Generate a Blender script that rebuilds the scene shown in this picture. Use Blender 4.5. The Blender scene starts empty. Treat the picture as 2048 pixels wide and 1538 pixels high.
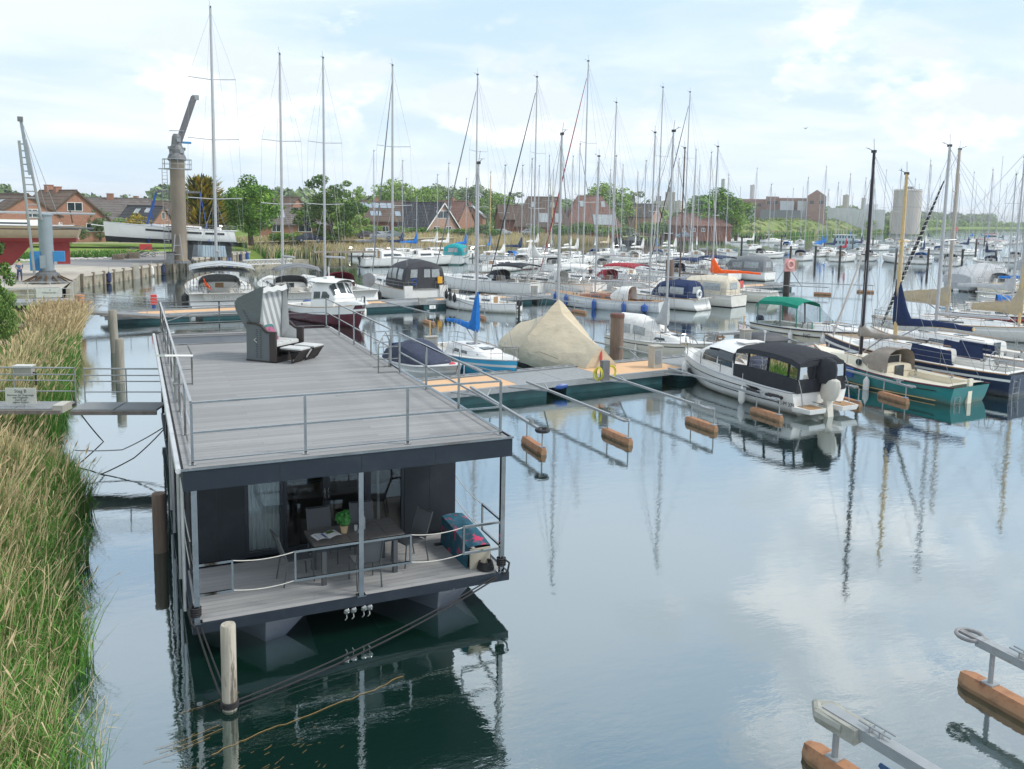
import bpy, math, random
import numpy as np
from mathutils import Vector, Matrix
R = math.radians
rnd = random.Random(7)
S = bpy.context.scene
COL = S.collection

# ------------------------------------------------------------------ camera
CAM = (-0.7536, -13.8411, 7.2698); YAW, PIT, ROLL = 0.4229, 0.1201, 0.0178
FPX, SHY = 1689.76, -138.5
_c, _s = math.cos(YAW), math.sin(YAW)
FW = Vector((_s*math.cos(PIT), _c*math.cos(PIT), -math.sin(PIT)))
RT = Vector((_c, -_s, 0)); UP = RT.cross(FW)
cr, sr = math.cos(ROLL), math.sin(ROLL)
cam_d = bpy.data.cameras.new('camera'); cam = bpy.data.objects.new('camera', cam_d); COL.objects.link(cam)
cam_d.sensor_width = 36; cam_d.lens = 36*FPX/2048; cam_d.clip_start = 0.1; cam_d.clip_end = 9000
cam_d.shift_y = SHY/2048
rr = RT*cr + UP*sr; uu = UP*cr - RT*sr          # rolled axes
m = Matrix((( rr.x, uu.x, -FW.x, CAM[0]), (rr.y, uu.y, -FW.y, CAM[1]), (rr.z, uu.z, -FW.z, CAM[2]), (0, 0, 0, 1)))
cam.matrix_world = m
S.camera = cam

def spot(px, py, z=0.0, d=None):
    """surveyed point: where the line of sight through a spot of the photograph meets height z (or horizontal distance d)"""
    u = px-1024; v = -(py-769-SHY)
    u, v = u*cr - v*sr, u*sr + v*cr
    D = FW + RT*(u/FPX) + UP*(v/FPX)
    t = d/math.hypot(D.x, D.y) if d is not None else (z-CAM[2])/D.z
    return Vector(CAM) + D*t

# ------------------------------------------------------------------ world, sun, exposure
SUN_EL, SUN_AZ = R(47), R(118)      # azimuth clockwise from +y
W = bpy.data.worlds.new('World'); S.world = W; W.use_nodes = True
nt = W.node_tree; N = nt.nodes; Lk = nt.links; N.clear()
def nd(t, **k):
    n = N.new(t)
    for a, b in k.items(): setattr(n, a, b)
    return n
def setin(n, **k):
    for a, b in k.items(): n.inputs[a.replace('_', ' ')].default_value = b
sky = nd('ShaderNodeTexSky', sky_type='NISHITA', sun_disc=False, sun_elevation=SUN_EL, sun_rotation=SUN_AZ, air_density=1.0, dust_density=1.5, ozone_density=1.2)
geo = nd('ShaderNodeTexCoord')
sep = nd('ShaderNodeSeparateXYZ'); Lk.new(geo.outputs['Generated'], sep.inputs[0])
def mth(op, a, b=None, c=None, clamp=False):
    n = nd('ShaderNodeMath', operation=op, use_clamp=clamp)
    for i, x in enumerate((a, b, c)):
        if x is None: continue
        if isinstance(x, (int, float)): n.inputs[i].default_value = x
        else: Lk.new(x, n.inputs[i])
    return n.outputs[0]
def mrange(x, a, b, c=0.0, d=1.0, it='SMOOTHSTEP'):
    n = nd('ShaderNodeMapRange', interpolation_type=it); Lk.new(x, n.inputs[0])
    for i, q in enumerate((a, b, c, d)): n.inputs[i+1].default_value = q
    return n.outputs[0]
zz = mth('MAXIMUM', sep.outputs['Z'], 0.0)
# flat cloud deck coordinates: direction divided by height gives streaks that flatten towards the horizon
den = mth('ADD', zz, 0.16)
cx = mth('DIVIDE', sep.outputs['X'], den); cy = mth('DIVIDE', sep.outputs['Y'], den)
cmb = nd('ShaderNodeCombineXYZ'); Lk.new(cx, cmb.inputs[0]); Lk.new(cy, cmb.inputs[1])
def noise(vec, scale, detail=6, rough=0.55, dist=0.0):
    n = nd('ShaderNodeTexNoise'); Lk.new(vec, n.inputs['Vector'])
    setin(n, Scale=scale, Detail=detail, Roughness=rough, Distortion=dist); return n.outputs['Fac']
mp = nd('ShaderNodeMapping'); Lk.new(cmb.outputs[0], mp.inputs[0])
mp.inputs['Rotation'].default_value = (0, 0, R(35)); mp.inputs['Scale'].default_value = (0.55, 1.1, 1); mp.inputs['Location'].default_value = (3.1, 0.6, 0)
n1 = noise(mp.outputs[0], 1.1, 9, 0.55, 0.6)
n1b = noise(mp.outputs[0], 0.45, 3, 0.5)
veil = mrange(mth('ADD', n1, mth('MULTIPLY', n1b, 0.7)), 0.62, 1.0)
# low bands of stratus
mp2 = nd('ShaderNodeMapping'); Lk.new(geo.outputs['Generated'], mp2.inputs[0])
mp2.inputs['Scale'].default_value = (1.6, 1.6, 9.0)
n2 = noise(mp2.outputs[0], 2.0, 8, 0.55, 0.3)
low = mrange(zz, 0.02, 0.34, 1.0, 0.0)
band = mth('MULTIPLY', mrange(n2, 0.30, 0.62), low)
# heaped cloud
mp3 = nd('ShaderNodeMapping'); Lk.new(geo.outputs['Generated'], mp3.inputs[0]); mp3.inputs['Scale'].default_value = (1.0, 1.0, 2.0)
mp3.inputs['Location'].default_value = (0.35, 0.1, 0.02)
n3 = noise(mp3.outputs[0], 3.3, 12, 0.58, 0.15)
heap = mrange(n3, 0.535, 0.60)
mp4 = nd('ShaderNodeMapping'); Lk.new(geo.outputs['Generated'], mp4.inputs[0]); mp4.inputs['Scale'].default_value = (1.0, 1.0, 2.0)
mp4.inputs['Location'].default_value = (0.35, 0.1, 0.09)
n4 = noise(mp4.outputs[0], 3.3, 12, 0.58, 0.15)
shade = mrange(mth('SUBTRACT', n3, n4), -0.07, 0.06)
def mixc(f, a, b):
    n = nd('ShaderNodeMix', data_type='RGBA')
    if isinstance(f, (int, float)): n.inputs[0].default_value = f
    else: Lk.new(f, n.inputs[0])
    for i, x in ((6, a), (7, b)):
        if isinstance(x, tuple): n.inputs[i].default_value = (*x, 1)
        else: Lk.new(x, n.inputs[i])
    return n.outputs[2]
SK = 10.0
def c_(r, g, b): return (r*SK, g*SK, b*SK)
haze = mrange(zz, 0.0, 0.42, 1.0, 0.0)
base = mixc(0.80, sky.outputs[0], c_(0.40, 0.58, 0.77))
base = mixc(mth('MULTIPLY', haze, 0.55), base, c_(0.61, 0.70, 0.78))
k = mixc(mth('MULTIPLY', veil, 0.78), base, c_(0.725, 0.775, 0.82))
k = mixc(mth('MULTIPLY', band, 0.72), k, mixc(mrange(n2, 0.45, 0.75), c_(0.52, 0.61, 0.69), c_(0.78, 0.81, 0.84)))
k = mixc(mth('MULTIPLY', mth('MULTIPLY', heap, mrange(zz, 0.02, 0.12)), 0.85), k, mixc(shade, c_(0.97, 0.965, 0.955), c_(0.60, 0.66, 0.72)))
below = mrange(sep.outputs['Z'], -0.06, -0.01, 1.0, 0.0)
k = mixc(below, k, c_(0.20, 0.25, 0.27))
bg = nd('ShaderNodeBackground'); bg.inputs[1].default_value = 0.12; Lk.new(k, bg.inputs[0])
wo = nd('ShaderNodeOutputWorld'); Lk.new(bg.outputs[0], wo.inputs[0])

sd = bpy.data.lights.new('sun', 'SUN'); sun = bpy.data.objects.new('sun', sd); COL.objects.link(sun)
sd.energy = 2.0; sd.angle = R(12.0); sd.color = (1.0, 0.955, 0.88)
dirv = Vector((math.sin(SUN_AZ)*math.cos(SUN_EL), math.cos(SUN_AZ)*math.cos(SUN_EL), math.sin(SUN_EL)))
sun.rotation_euler = dirv.to_track_quat('Z', 'Y').to_euler(); sun.location = (60, -20, 60)
S.view_settings.view_transform = 'Standard'; S.view_settings.look = 'None'
S.view_settings.exposure = 0.31; S.view_settings.gamma = 1.0; S.view_settings.use_curve_mapping = False
S.render.engine = 'CYCLES'

# ------------------------------------------------------------------ materials
MATS = {}
def mat(name, col, rough=0.5, metal=0.0, var=0.12, scale=3.0, bump=0.0, bscale=None, spec=0.5, coat=0.0, attr=None, dirt=None, stretch=None, alpha=None, sub=None, rand=0, scum=0):
    if name in MATS: return MATS[name]
    M_ = bpy.data.materials.new(name); M_.use_nodes = True; t = M_.node_tree; b = t.nodes['Principled BSDF']
    b.inputs['Roughness'].default_value = rough; b.inputs['Metallic'].default_value = metal
    b.inputs['Specular IOR Level'].default_value = spec; b.inputs['Coat Weight'].default_value = coat
    tc = t.nodes.new('ShaderNodeTexCoord'); mpn = t.nodes.new('ShaderNodeMapping'); t.links.new(tc.outputs['Object'], mpn.inputs[0])
    if stretch: mpn.inputs['Scale'].default_value = stretch
    no = t.nodes.new('ShaderNodeTexNoise'); no.inputs['Scale'].default_value = scale; no.inputs['Detail'].default_value = 6
    no.inputs['Roughness'].default_value = 0.65
    t.links.new(mpn.outputs[0], no.inputs['Vector'])
    mr = t.nodes.new('ShaderNodeMapRange'); mr.inputs[1].default_value = 0.28; mr.inputs[2].default_value = 0.72
    mr.inputs[3].default_value = 1-var; mr.inputs[4].default_value = 1+var
    t.links.new(no.outputs['Fac'], mr.inputs[0])
    mx = t.nodes.new('ShaderNodeVectorMath'); mx.operation = 'SCALE'
    t.links.new(mr.outputs[0], mx.inputs['Scale'])
    if attr:
        at_ = t.nodes.new('ShaderNodeAttribute'); at_.attribute_name = attr; t.links.new(at_.outputs['Color'], mx.inputs[0])
    else: mx.inputs[0].default_value = col
    out = mx.outputs[0]
    if dirt:
        dc, lo, hi, ds = dirt
        n2 = t.nodes.new('ShaderNodeTexNoise'); n2.inputs['Scale'].default_value = ds; n2.inputs['Detail'].default_value = 9; n2.inputs['Roughness'].default_value = 0.7
        t.links.new(mpn.outputs[0], n2.inputs['Vector'])
        m2 = t.nodes.new('ShaderNodeMapRange'); m2.inputs[1].default_value = lo; m2.inputs[2].default_value = hi; t.links.new(n2.outputs['Fac'], m2.inputs[0])
        mm = t.nodes.new('ShaderNodeMix'); mm.data_type = 'RGBA'; t.links.new(m2.outputs[0], mm.inputs[0]); t.links.new(out, mm.inputs[6]); mm.inputs[7].default_value = (*dc, 1)
        out = mm.outputs[2]
    t.links.new(out, b.inputs['Base Color'])
    if bump:
        n3_ = no
        if bscale:
            n3_ = t.nodes.new('ShaderNodeTexNoise'); n3_.inputs['Scale'].default_value = bscale; n3_.inputs['Detail'].default_value = 5
            t.links.new(mpn.outputs[0], n3_.inputs['Vector'])
        bp = t.nodes.new('ShaderNodeBump'); bp.inputs['Strength'].default_value = 1.0; bp.inputs['Distance'].default_value = bump
        t.links.new(n3_.outputs['Fac'], bp.inputs['Height']); t.links.new(bp.outputs[0], b.inputs['Normal'])
    if scum:   # algae and grime just above the waterline
        sx_ = t.nodes.new('ShaderNodeSeparateXYZ'); t.links.new(tc.outputs['Object'], sx_.inputs[0]); ad = t.nodes.new('ShaderNodeMath'); ad.operation = 'MULTIPLY_ADD'; t.links.new(no.outputs['Fac'], ad.inputs[0]); ad.inputs[1].default_value = -.35; t.links.new(sx_.outputs['Z'], ad.inputs[2])
        zr = t.nodes.new('ShaderNodeMapRange'); zr.inputs[1].default_value = -.14; zr.inputs[2].default_value = .10; zr.inputs[3].default_value = scum; zr.inputs[4].default_value = 0; t.links.new(ad.outputs[0], zr.inputs[0])
        ms_ = t.nodes.new('ShaderNodeMix'); ms_.data_type = 'RGBA'; t.links.new(zr.outputs[0], ms_.inputs[0]); t.links.new(out, ms_.inputs[6]); ms_.inputs[7].default_value = (.16, .15, .09, 1); out = ms_.outputs[2]; t.links.new(out, b.inputs['Base Color'])
    if rand:
        oi = t.nodes.new('ShaderNodeObjectInfo'); rm = t.nodes.new('ShaderNodeMapRange'); rm.inputs[3].default_value = 1-rand; rm.inputs[4].default_value = 1+rand; t.links.new(oi.outputs['Random'], rm.inputs[0]); vs_ = t.nodes.new('ShaderNodeVectorMath'); vs_.operation = 'SCALE'; t.links.new(out, vs_.inputs[0]); t.links.new(rm.outputs[0], vs_.inputs['Scale']); t.links.new(vs_.outputs[0], b.inputs['Base Color'])
    if alpha is not None: b.inputs['Alpha'].default_value = alpha
    if sub: b.inputs['Subsurface Weight'].default_value = sub
    MATS[name] = M_; return M_

gel = mat('white_gelcoat', (0.78, 0.775, 0.75), 0.22, var=0.05, scale=1.2, coat=0.2, scum=.75, dirt=((0.50, 0.49, 0.44), 0.60, 0.85, 2.0))
deckw = mat('deck_paint', (0.70, 0.69, 0.65), 0.5, var=0.08, scale=5, dirt=((0.45, 0.43, 0.38), 0.55, 0.8, 4))
cream = mat('cream_gelcoat', (0.72, 0.66, 0.52), 0.3, var=0.06, scale=1.5, coat=0.1, dirt=((0.45, 0.40, 0.30), 0.62, 0.85, 2.5))
greyhull = mat('grey_gelcoat', (0.33, 0.35, 0.37), 0.3, scum=.6, var=0.06)
navy = mat('navy_gelcoat', (0.018, 0.03, 0.07), 0.25, scum=.4, var=0.1, coat=0.2)
tealhull = mat('teal_gelcoat', (0.01, 0.19, 0.19), 0.25, var=0.12, scum=.5, scale=1.0, coat=0.2)
bluehull = mat('light_blue_gelcoat', (0.05, 0.40, 0.66), 0.3, var=0.08)
burg = mat('burgundy_gelcoat', (0.10, 0.012, 0.022), 0.25, var=0.12, coat=0.2)
redhull = mat('red_antifouling', (0.30, 0.035, 0.035), 0.7, var=0.15, scale=2)
blackp = mat('black_paint', (0.02, 0.022, 0.025), 0.4, var=0.2)
alu = mat('mast_aluminium', (0.47, 0.475, 0.49), 0.4, 0.4, var=0.06)
wire = mat('rigging_wire', (0.33, 0.34, 0.35), 0.45, 0.4, var=0.05)
steel = mat('stainless_steel', (0.37, 0.37, 0.36), 0.09, 1.0, var=0.25, scale=2.2)
goldm = mat('varnished_spar', (0.62, 0.44, 0.20), 0.4, var=0.15, scale=6)
brownm = mat('brown_spar', (0.10, 0.055, 0.04), 0.45, var=0.2)
blackm = mat('black_spar', (0.025, 0.022, 0.028), 0.35, 0.2, var=0.1)
glassd = mat('dark_glass', (0.03, 0.045, 0.055), 0.08, var=0.2, spec=0.9)
glassl = mat('clear_vinyl', (0.34, 0.37, 0.38), 0.12, var=0.3, scale=4, spec=0.9, bump=0.01)
teak = mat('teak_wood', (0.36, 0.21, 0.10), 0.6, var=0.2, scale=8, stretch=(1, 8, 1))
mahog = mat('mahogany', (0.27, 0.085, 0.03), 0.3, var=0.2, scale=8, stretch=(1, 8, 1), coat=0.4)
rubber = mat('black_rubber', (0.022, 0.022, 0.024), 0.6, var=0.2)
whitef = mat('white_fender_vinyl', (0.72, 0.71, 0.68), 0.45, var=0.08)
bluef = mat('blue_fender_vinyl', (0.02, 0.08, 0.30), 0.4, var=0.1)
dkblue = mat('navy_fender_vinyl', (0.02, 0.03, 0.09), 0.5, var=0.15)
orangep = mat('orange_plastic', (0.85, 0.17, 0.03), 0.5, var=0.1)
redp = mat('red_paint', (0.55, 0.06, 0.05), 0.5, var=0.12)
whitep = mat('white_paint', (0.78, 0.78, 0.76), 0.5, var=0.05)
def cloth(name, col, b=0.02): return mat(name, col, 0.85, var=0.14, scale=3.5, bump=b, bscale=6, spec=0.2)
c_navy = cloth('navy_canvas', (0.020, 0.035, 0.095)); c_blue = cloth('bright_blue_canvas', (0.02, 0.17, 0.52))
c_beige = mat('beige_canvas', (0.58, 0.50, 0.37), 0.9, var=.05, scale=.8, spec=.15, bump=.10, bscale=1.6, stretch=(1.0, .35, 1.6), dirt=((.42, .35, .24), .58, .8, 1.2)); c_tan = cloth('tan_canvas', (0.46, 0.37, 0.24)); c_taupe = cloth('taupe_canvas', (0.30, 0.26, 0.22))
c_grey = cloth('grey_canvas', (0.20, 0.21, 0.22)); c_dark = cloth('charcoal_canvas', (0.035, 0.038, 0.045)); c_white = cloth('white_canvas', (0.72, 0.71, 0.68))
c_red = cloth('red_canvas', (0.34, 0.035, 0.05)); c_maroon = cloth('maroon_canvas', (0.13, 0.012, 0.025)); c_teal = cloth('teal_canvas', (0.02, 0.33, 0.36))
c_green = cloth('green_canvas', (0.01, 0.21, 0.14)); c_orange = cloth('orange_canvas', (0.95, 0.13, 0.02)); c_lgrey = cloth('light_grey_canvas', (0.42, 0.44, 0.45)); c_cream = cloth('cream_canvas', (0.62, 0.56, 0.45)); c_silver = cloth('silver_canvas', (0.45, 0.46, 0.47))

# ------------------------------------------------------------------ mesh helpers
class MB:
    def __init__(s): s.v = []; s.f = []; s.m = []
    def add(s, vs, fs, m=0):
        o = len(s.v); s.v += [tuple(p) for p in vs]; s.f += [tuple(i+o for i in q) for q in fs]; s.m += [m]*len(fs); return s
    def box(s, x0, y0, z0, x1, y1, z1, m=0):
        return s.add([(x0,y0,z0),(x1,y0,z0),(x1,y1,z0),(x0,y1,z0),(x0,y0,z1),(x1,y0,z1),(x1,y1,z1),(x0,y1,z1)],
                     [(0,3,2,1),(4,5,6,7),(0,1,5,4),(1,2,6,5),(2,3,7,6),(3,0,4,7)], m)
    def beam(s, a, b, w, h, m=0):
        a = Vector(a); b = Vector(b); d = (b-a).normalized(); u = Vector((0,0,1)) if abs(d.z) < 0.95 else Vector((0,1,0))
        sd_ = d.cross(u).normalized(); up = sd_.cross(d).normalized(); vs = []
        for p in (a, b):
            for i, j in ((-1,-1),(1,-1),(1,1),(-1,1)): vs.append(p+sd_*(i*w/2)+up*(j*h/2))
        return s.add(vs, [(0,1,2,3),(7,6,5,4),(0,4,5,1),(1,5,6,2),(2,6,7,3),(3,7,4,0)], m)
    def tube(s, pts, r, n=6, m=0, cap=True):
        pts = [Vector(p) for p in pts]; rings = []
        k_ = len(pts); rs = r if isinstance(r, (list, tuple)) else [r]*k_
        pu = None
        for i, p in enumerate(pts):
            d = (pts[min(i+1, k_-1)]-pts[max(i-1, 0)])
            if d.length < 1e-9: d = Vector((0,0,1))
            d.normalize()
            if pu is None:
                u = Vector((0,0,1)) if abs(d.z) < 0.9 else Vector((1,0,0)); u = (u-d*u.dot(d)).normalized()
            else:
                u = pu-d*pu.dot(d); u = u.normalized() if u.length > 1e-6 else Vector((1,0,0))
            pu = u; w = d.cross(u)
            rings.append([p+(u*math.cos(a)+w*math.sin(a))*rs[i] for a in (2*math.pi*j/n for j in range(n))])
        return s.loft(rings, True, cap, m)
    def loft(s, rings, closed=True, cap=False, m=0, mrow=None, mcol=None, skip=None):
        n = len(rings[0]); vs = [p for q in rings for p in q]; o = len(s.v); s.v += [tuple(p) for p in vs]
        for i in range(len(rings)-1):
            for j in range(n if closed else n-1):
                if skip and skip(i, j): continue
                k2 = (j+1) % n
                s.f.append((o+i*n+j, o+i*n+k2, o+(i+1)*n+k2, o+(i+1)*n+j)); s.m.append(mcol[j] if mcol else (mrow[i] if mrow else m))
        if cap:
            s.f.append(tuple(o+j for j in reversed(range(n)))); s.m.append(m)
            s.f.append(tuple(o+(len(rings)-1)*n+j for j in range(n))); s.m.append(m)
        return s
    def lathe(s, prof, n=12, c=(0,0,0), m=0, cap=True):
        return s.loft([[(c[0]+r*math.cos(2*math.pi*j/n), c[1]+r*math.sin(2*math.pi*j/n), c[2]+z) for j in range(n)] for r, z in prof], True, cap, m)
    def torus(s, c, R_, r, ax='z', n=16, k=6, m=0):
        pts = []
        for i in range(n+1):
            a = 2*math.pi*i/n; x, y = R_*math.cos(a), R_*math.sin(a)
            pts.append({'z': (x, y, 0), 'x': (0, x, y), 'y': (x, 0, y)}[ax])
        return s.tube([(c[0]+p[0], c[1]+p[1], c[2]+p[2]) for p in pts], r, k, m, False)
    def quad(s, a, b, c, d, m=0): return s.add([a, b, c, d], [(0,1,2,3)], m)
    def rot(s, ang, c=(0, 0), i0=0):
        ca, sa = math.cos(ang), math.sin(ang)
        s.v[i0:] = [(c[0]+(x-c[0])*ca-(y-c[1])*sa, c[1]+(x-c[0])*sa+(y-c[1])*ca, z) for x, y, z in s.v[i0:]]; return s
    def mesh(s, name, mats, smooth=False, ang=35):
        me = bpy.data.meshes.new(name); me.from_pydata(s.v, [], s.f)
        for q in (mats if isinstance(mats, (list, tuple)) else [mats]): me.materials.append(q)
        if any(s.m): me.polygons.foreach_set('material_index', s.m)
        if smooth: me.shade_smooth(); me.set_sharp_from_angle(angle=R(ang))
        me.update(); return me
    def obj(s, name, mats, parent=None, smooth=False, ang=35, loc=None):
        if not s.v: return None
        return link(name, s.mesh(name, mats, smooth, ang), parent, loc)
def link(name, me, parent=None, loc=None, rz=0):
    o = bpy.data.objects.new(name, me); COL.objects.link(o)
    if parent: o.parent = parent
    if loc is not None: o.location = loc
    if rz: o.rotation_euler = (0, 0, rz)
    return o
tagged = []
def tag(o, label=None, cat=None, group=None, kind=None):
    if label: o['label'] = label
    if cat: o['category'] = cat
    if group: o['group'] = group
    if kind: o['kind'] = kind
    tagged.append(o); return o
def thing(name, label, cat, loc=(0,0,0), rz=0, group=None):
    o = bpy.data.objects.new(name, None); COL.objects.link(o); o.location = loc; o.rotation_euler = (0, 0, rz); o.empty_display_size = 0.3
    return tag(o, label, cat, group)
def copy_tree(src, loc, rz=0, label=None, group=None, scale=None):
    def rec(o, par):
        c = o.copy(); COL.objects.link(c)
        if par: c.parent = par
        for ch in [q for q in o.children]: rec(ch, c)
        return c
    r = rec(src, None); r.location = loc; r.rotation_euler = (0, 0, rz)
    if scale: r.scale = scale
    if label: r['label'] = label
    if group: r['group'] = group
    return r
def np_mesh(name, V, F, mats, cols=None, mi=None):
    """quads or tris from numpy arrays, optional per-face colour attribute"""
    me = bpy.data.meshes.new(name); k_ = F.shape[1]
    me.vertices.add(len(V)); me.vertices.foreach_set('co', V.astype(np.float32).ravel())
    me.loops.add(F.size); me.loops.foreach_set('vertex_index', F.astype(np.int32).ravel())
    me.polygons.add(len(F)); me.polygons.foreach_set('loop_start', np.arange(0, F.size, k_, dtype=np.int32))
    for q in (mats if isinstance(mats, (list, tuple)) else [mats]): me.materials.append(q)
    if mi is not None: me.polygons.foreach_set('material_index', mi.astype(np.int32))
    me.update(calc_edges=True)
    if cols is not None:
        a = me.attributes.new('tint', 'FLOAT_COLOR', 'POINT'); c4 = np.ones((len(V), 4), np.float32); c4[:, :3] = cols; a.data.foreach_set('color', c4.ravel())
    return me
# ------------------------------------------------------------------ water
def water_mat():
    M_ = bpy.data.materials.new('harbour_water'); M_.use_nodes = True; t = M_.node_tree; t.nodes.clear(); n = t.nodes.new; L = t.links.new
    out = n('ShaderNodeOutputMaterial'); mix = n('ShaderNodeMixShader'); gl = n('ShaderNodeBsdfGlossy'); df = n('ShaderNodeBsdfDiffuse')
    df.inputs[0].default_value = (0.004, 0.026, 0.018, 1); gl.inputs[0].default_value = (0.80, 0.855, 0.88, 1); gl.inputs['Roughness'].default_value = 0.0
    lw = n('ShaderNodeLayerWeight'); lw.inputs[0].default_value = 0.5
    mr = n('ShaderNodeMapRange'); mr.inputs[1].default_value = 0.25; mr.inputs[2].default_value = 0.98; mr.inputs[3].default_value = 0.30; mr.inputs[4].default_value = 0.93
    L(lw.outputs['Facing'], mr.inputs[0]); L(mr.outputs[0], mix.inputs[0]); L(df.outputs[0], mix.inputs[1]); L(gl.outputs[0], mix.inputs[2]); L(mix.outputs[0], out.inputs[0])
    tc = n('ShaderNodeTexCoord'); mp_ = n('ShaderNodeMapping'); mp_.inputs['Rotation'].default_value = (0, 0, R(24)); mp_.inputs['Scale'].default_value = (0.75, 1.6, 1); L(tc.outputs['Object'], mp_.inputs[0])
    def ns(sc, det, ro=.5, di=0.0):
        q = n('ShaderNodeTexNoise'); L(mp_.outputs[0], q.inputs['Vector']); q.inputs['Scale'].default_value = sc; q.inputs['Detail'].default_value = det; q.inputs['Roughness'].default_value = ro; q.inputs['Distortion'].default_value = di; return q.outputs['Fac']
    def mm(op, a, b):
        q = n('ShaderNodeMath'); q.operation = op
        for i, x in enumerate((a, b)):
            if isinstance(x, (int, float)): q.inputs[i].default_value = x
            else: L(x, q.inputs[i])
        return q.outputs[0]
    calm = n('ShaderNodeMapRange'); L(ns(0.055, 3, .5, .4), calm.inputs[0]); calm.inputs[1].default_value = 0.42; calm.inputs[2].default_value = 0.62; calm.inputs[3].default_value = 0.35; calm.inputs[4].default_value = 1.0
    small = mm('MULTIPLY', ns(3.2, 4, .55, .3), calm.outputs[0])
    hgt = mm('ADD', mm('ADD', mm('MULTIPLY', small, 0.0044), mm('MULTIPLY', mm('MULTIPLY', ns(9, 3, .5, .4), calm.outputs[0]), 0.0013)), mm('MULTIPLY', ns(0.7, 2, .5), 0.0045))
    bp = n('ShaderNodeBump'); bp.inputs['Strength'].default_value = 1.0; bp.inputs['Distance'].default_value = 1.0; L(hgt, bp.inputs['Height'])
    L(bp.outputs[0], gl.inputs['Normal'])
    return M_
wm = MB().quad((-4000, -3000, 0), (5000, -3000, 0), (5000, 5000, 0), (-4000, 5000, 0)).obj('water', [water_mat()]); tag(wm, kind='structure')

# ------------------------------------------------------------------ ground
def ground_mat():
    g = mat('grass_ground', (0.17, 0.25, 0.055), 0.95, var=0.3, scale=0.12, bump=0.15, bscale=1.5, spec=0.1, dirt=((0.33, 0.29, 0.14), 0.58, 0.76, 0.35)); return g
gm = ground_mat()
SH = [(-2.6,-60,1),(-2.6,-20,1),(-2.6,-4,1),(-2.8,3,1),(-3.6,10,1),(-4.3,17,1),(-4.8,28,1),(-5.6,41,1),(-7.0,50,1),(-7.0,62,0),(-7,75,0),(1,88,0),(12.0,108,0),(17,114,2),(22,121,2),(29,124,2),(45,139,2),(60,150,2),(74,158,2),(103,171,2),(136,193,2),(189,217,2),(239,246,2),(374,333,2),(735,574,2),(1400,820,2),(3000,1400,2)]
off = [(0, -.4), (.7, .25), (3.0, 1.0), (9, 1.55), (40, 2.0), (160, 2.4), (900, 3.2), (3500, 4)]
rings = []
for x, y, k_ in SH:
    dx, dy = {1: (-1, 0), 0: (-1, .25), 2: (-.35, .94)}[k_]; row = []
    for o_, z_ in off:
        if k_ == 0: z_ = min(z_, 1.08) if o_ < 30 else z_
        if k_ == 1 and o_ >= 3 and y > -1: z_ = z_+(.9 if o_ < 20 else .6)
        row.append((x+dx*o_, y+dy*o_, z_))
    rings.append(row)
gb = MB(); gb.loft(rings, False); go = gb.obj('ground', [gm], None, True); tag(go, kind='structure')

# grassy dike behind the right hand basin
dk = mat('dike_grass', (0.17, 0.235, 0.07), 0.95, var=0.4, scale=0.06, bump=0.8, bscale=0.35, spec=0.1, dirt=((0.33, 0.31, 0.14), 0.5, 0.65, 0.12))
def dike(pts, h_, w_):
    rings = []
    g = random.Random(4)
    for i, (x, y) in enumerate(pts):
        a, b = pts[max(i-1, 0)], pts[min(i+1, len(pts)-1)]; d = Vector((b[0]-a[0], b[1]-a[1])).normalized(); nrm = Vector((-d.y, d.x)); f = 1.0 if 0 < i < len(pts)-1 else .1
        rings.append([(x+nrm.x*w, y+nrm.y*w, zz_*f+g.uniform(-.25, .25)*(zz_ > 1)) for w, zz_ in ((-w_*.5, .3), (-w_*.3, h_*.42), (-w_*.12, h_*.85), (0, h_), (w_*.2, h_), (w_*.5, 1))])
    return tag(MB().loft(rings, False).obj('dike', [dk], None, True), kind='structure')
dike([(150,222),(180,236),(205,250),(235,268),(270,292),(310,318),(350,344),(400,378),(460,418),(560,490),(700,585),(900,700)], 6.3, 30)


# sandy path, lawn road behind the quay
pth = mat('sandy_path', (0.42, 0.36, 0.26), 0.95, var=0.15, scale=1.0, bump=.02)
def ribbon(name, pts, w, z, m_):
    rings = []
    for i, (x, y) in enumerate(pts):
        a, b = pts[max(i-1, 0)], pts[min(i+1, len(pts)-1)]; d = Vector((b[0]-a[0], b[1]-a[1])).normalized(); n_ = Vector((-d.y, d.x)); zz_ = z[i] if isinstance(z, list) else z
        rings.append([(x-n_.x*w/2, y-n_.y*w/2, zz_), (x+n_.x*w/2, y+n_.y*w/2, zz_)])
    return tag(MB().loft(rings, False).obj(name, [m_]), kind='structure')
ribbon('path', [(-60,112),(-20,116),(0,119),(16,123),(35,134),(60,152)], 3.2, 2.12, pth)

# ------------------------------------------------------------------ quay: concrete apron and timber faced concrete wall
conc = mat('concrete_apron', (0.47, 0.43, 0.36), 0.9, var=0.12, scale=0.4, bump=.01, bscale=8, dirt=((0.33, 0.30, 0.26), 0.48, 0.62, 0.15))
concw = mat('wet_concrete', (0.33, 0.30, 0.23), 0.9, var=0.3, scale=0.9, bump=.03, bscale=5, dirt=((0.09, 0.085, 0.06), 0.50, 0.66, 1.3))
wood = mat('weathered_wood', (0.26, 0.215, 0.165), 0.85, var=0.35, scale=5, stretch=(1, 1, .12), bump=.02, bscale=9)
QZ = 1.15
QP = [(-40,56.5),(-5.6,56.5),(-5.1,70.6)]; w0 = Vector((-5.1,70.6)); w1 = Vector((14.6,113.0))
qe = [(14.6,113.0),(-10,118),(-60,108)]
poly = QP+qe; mb = MB(); n_ = len(poly)
mb.add([(x, y, QZ) for x, y in poly], [tuple(range(n_))]); tag(mb.obj('quay_apron', [conc]), kind='structure')
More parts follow.
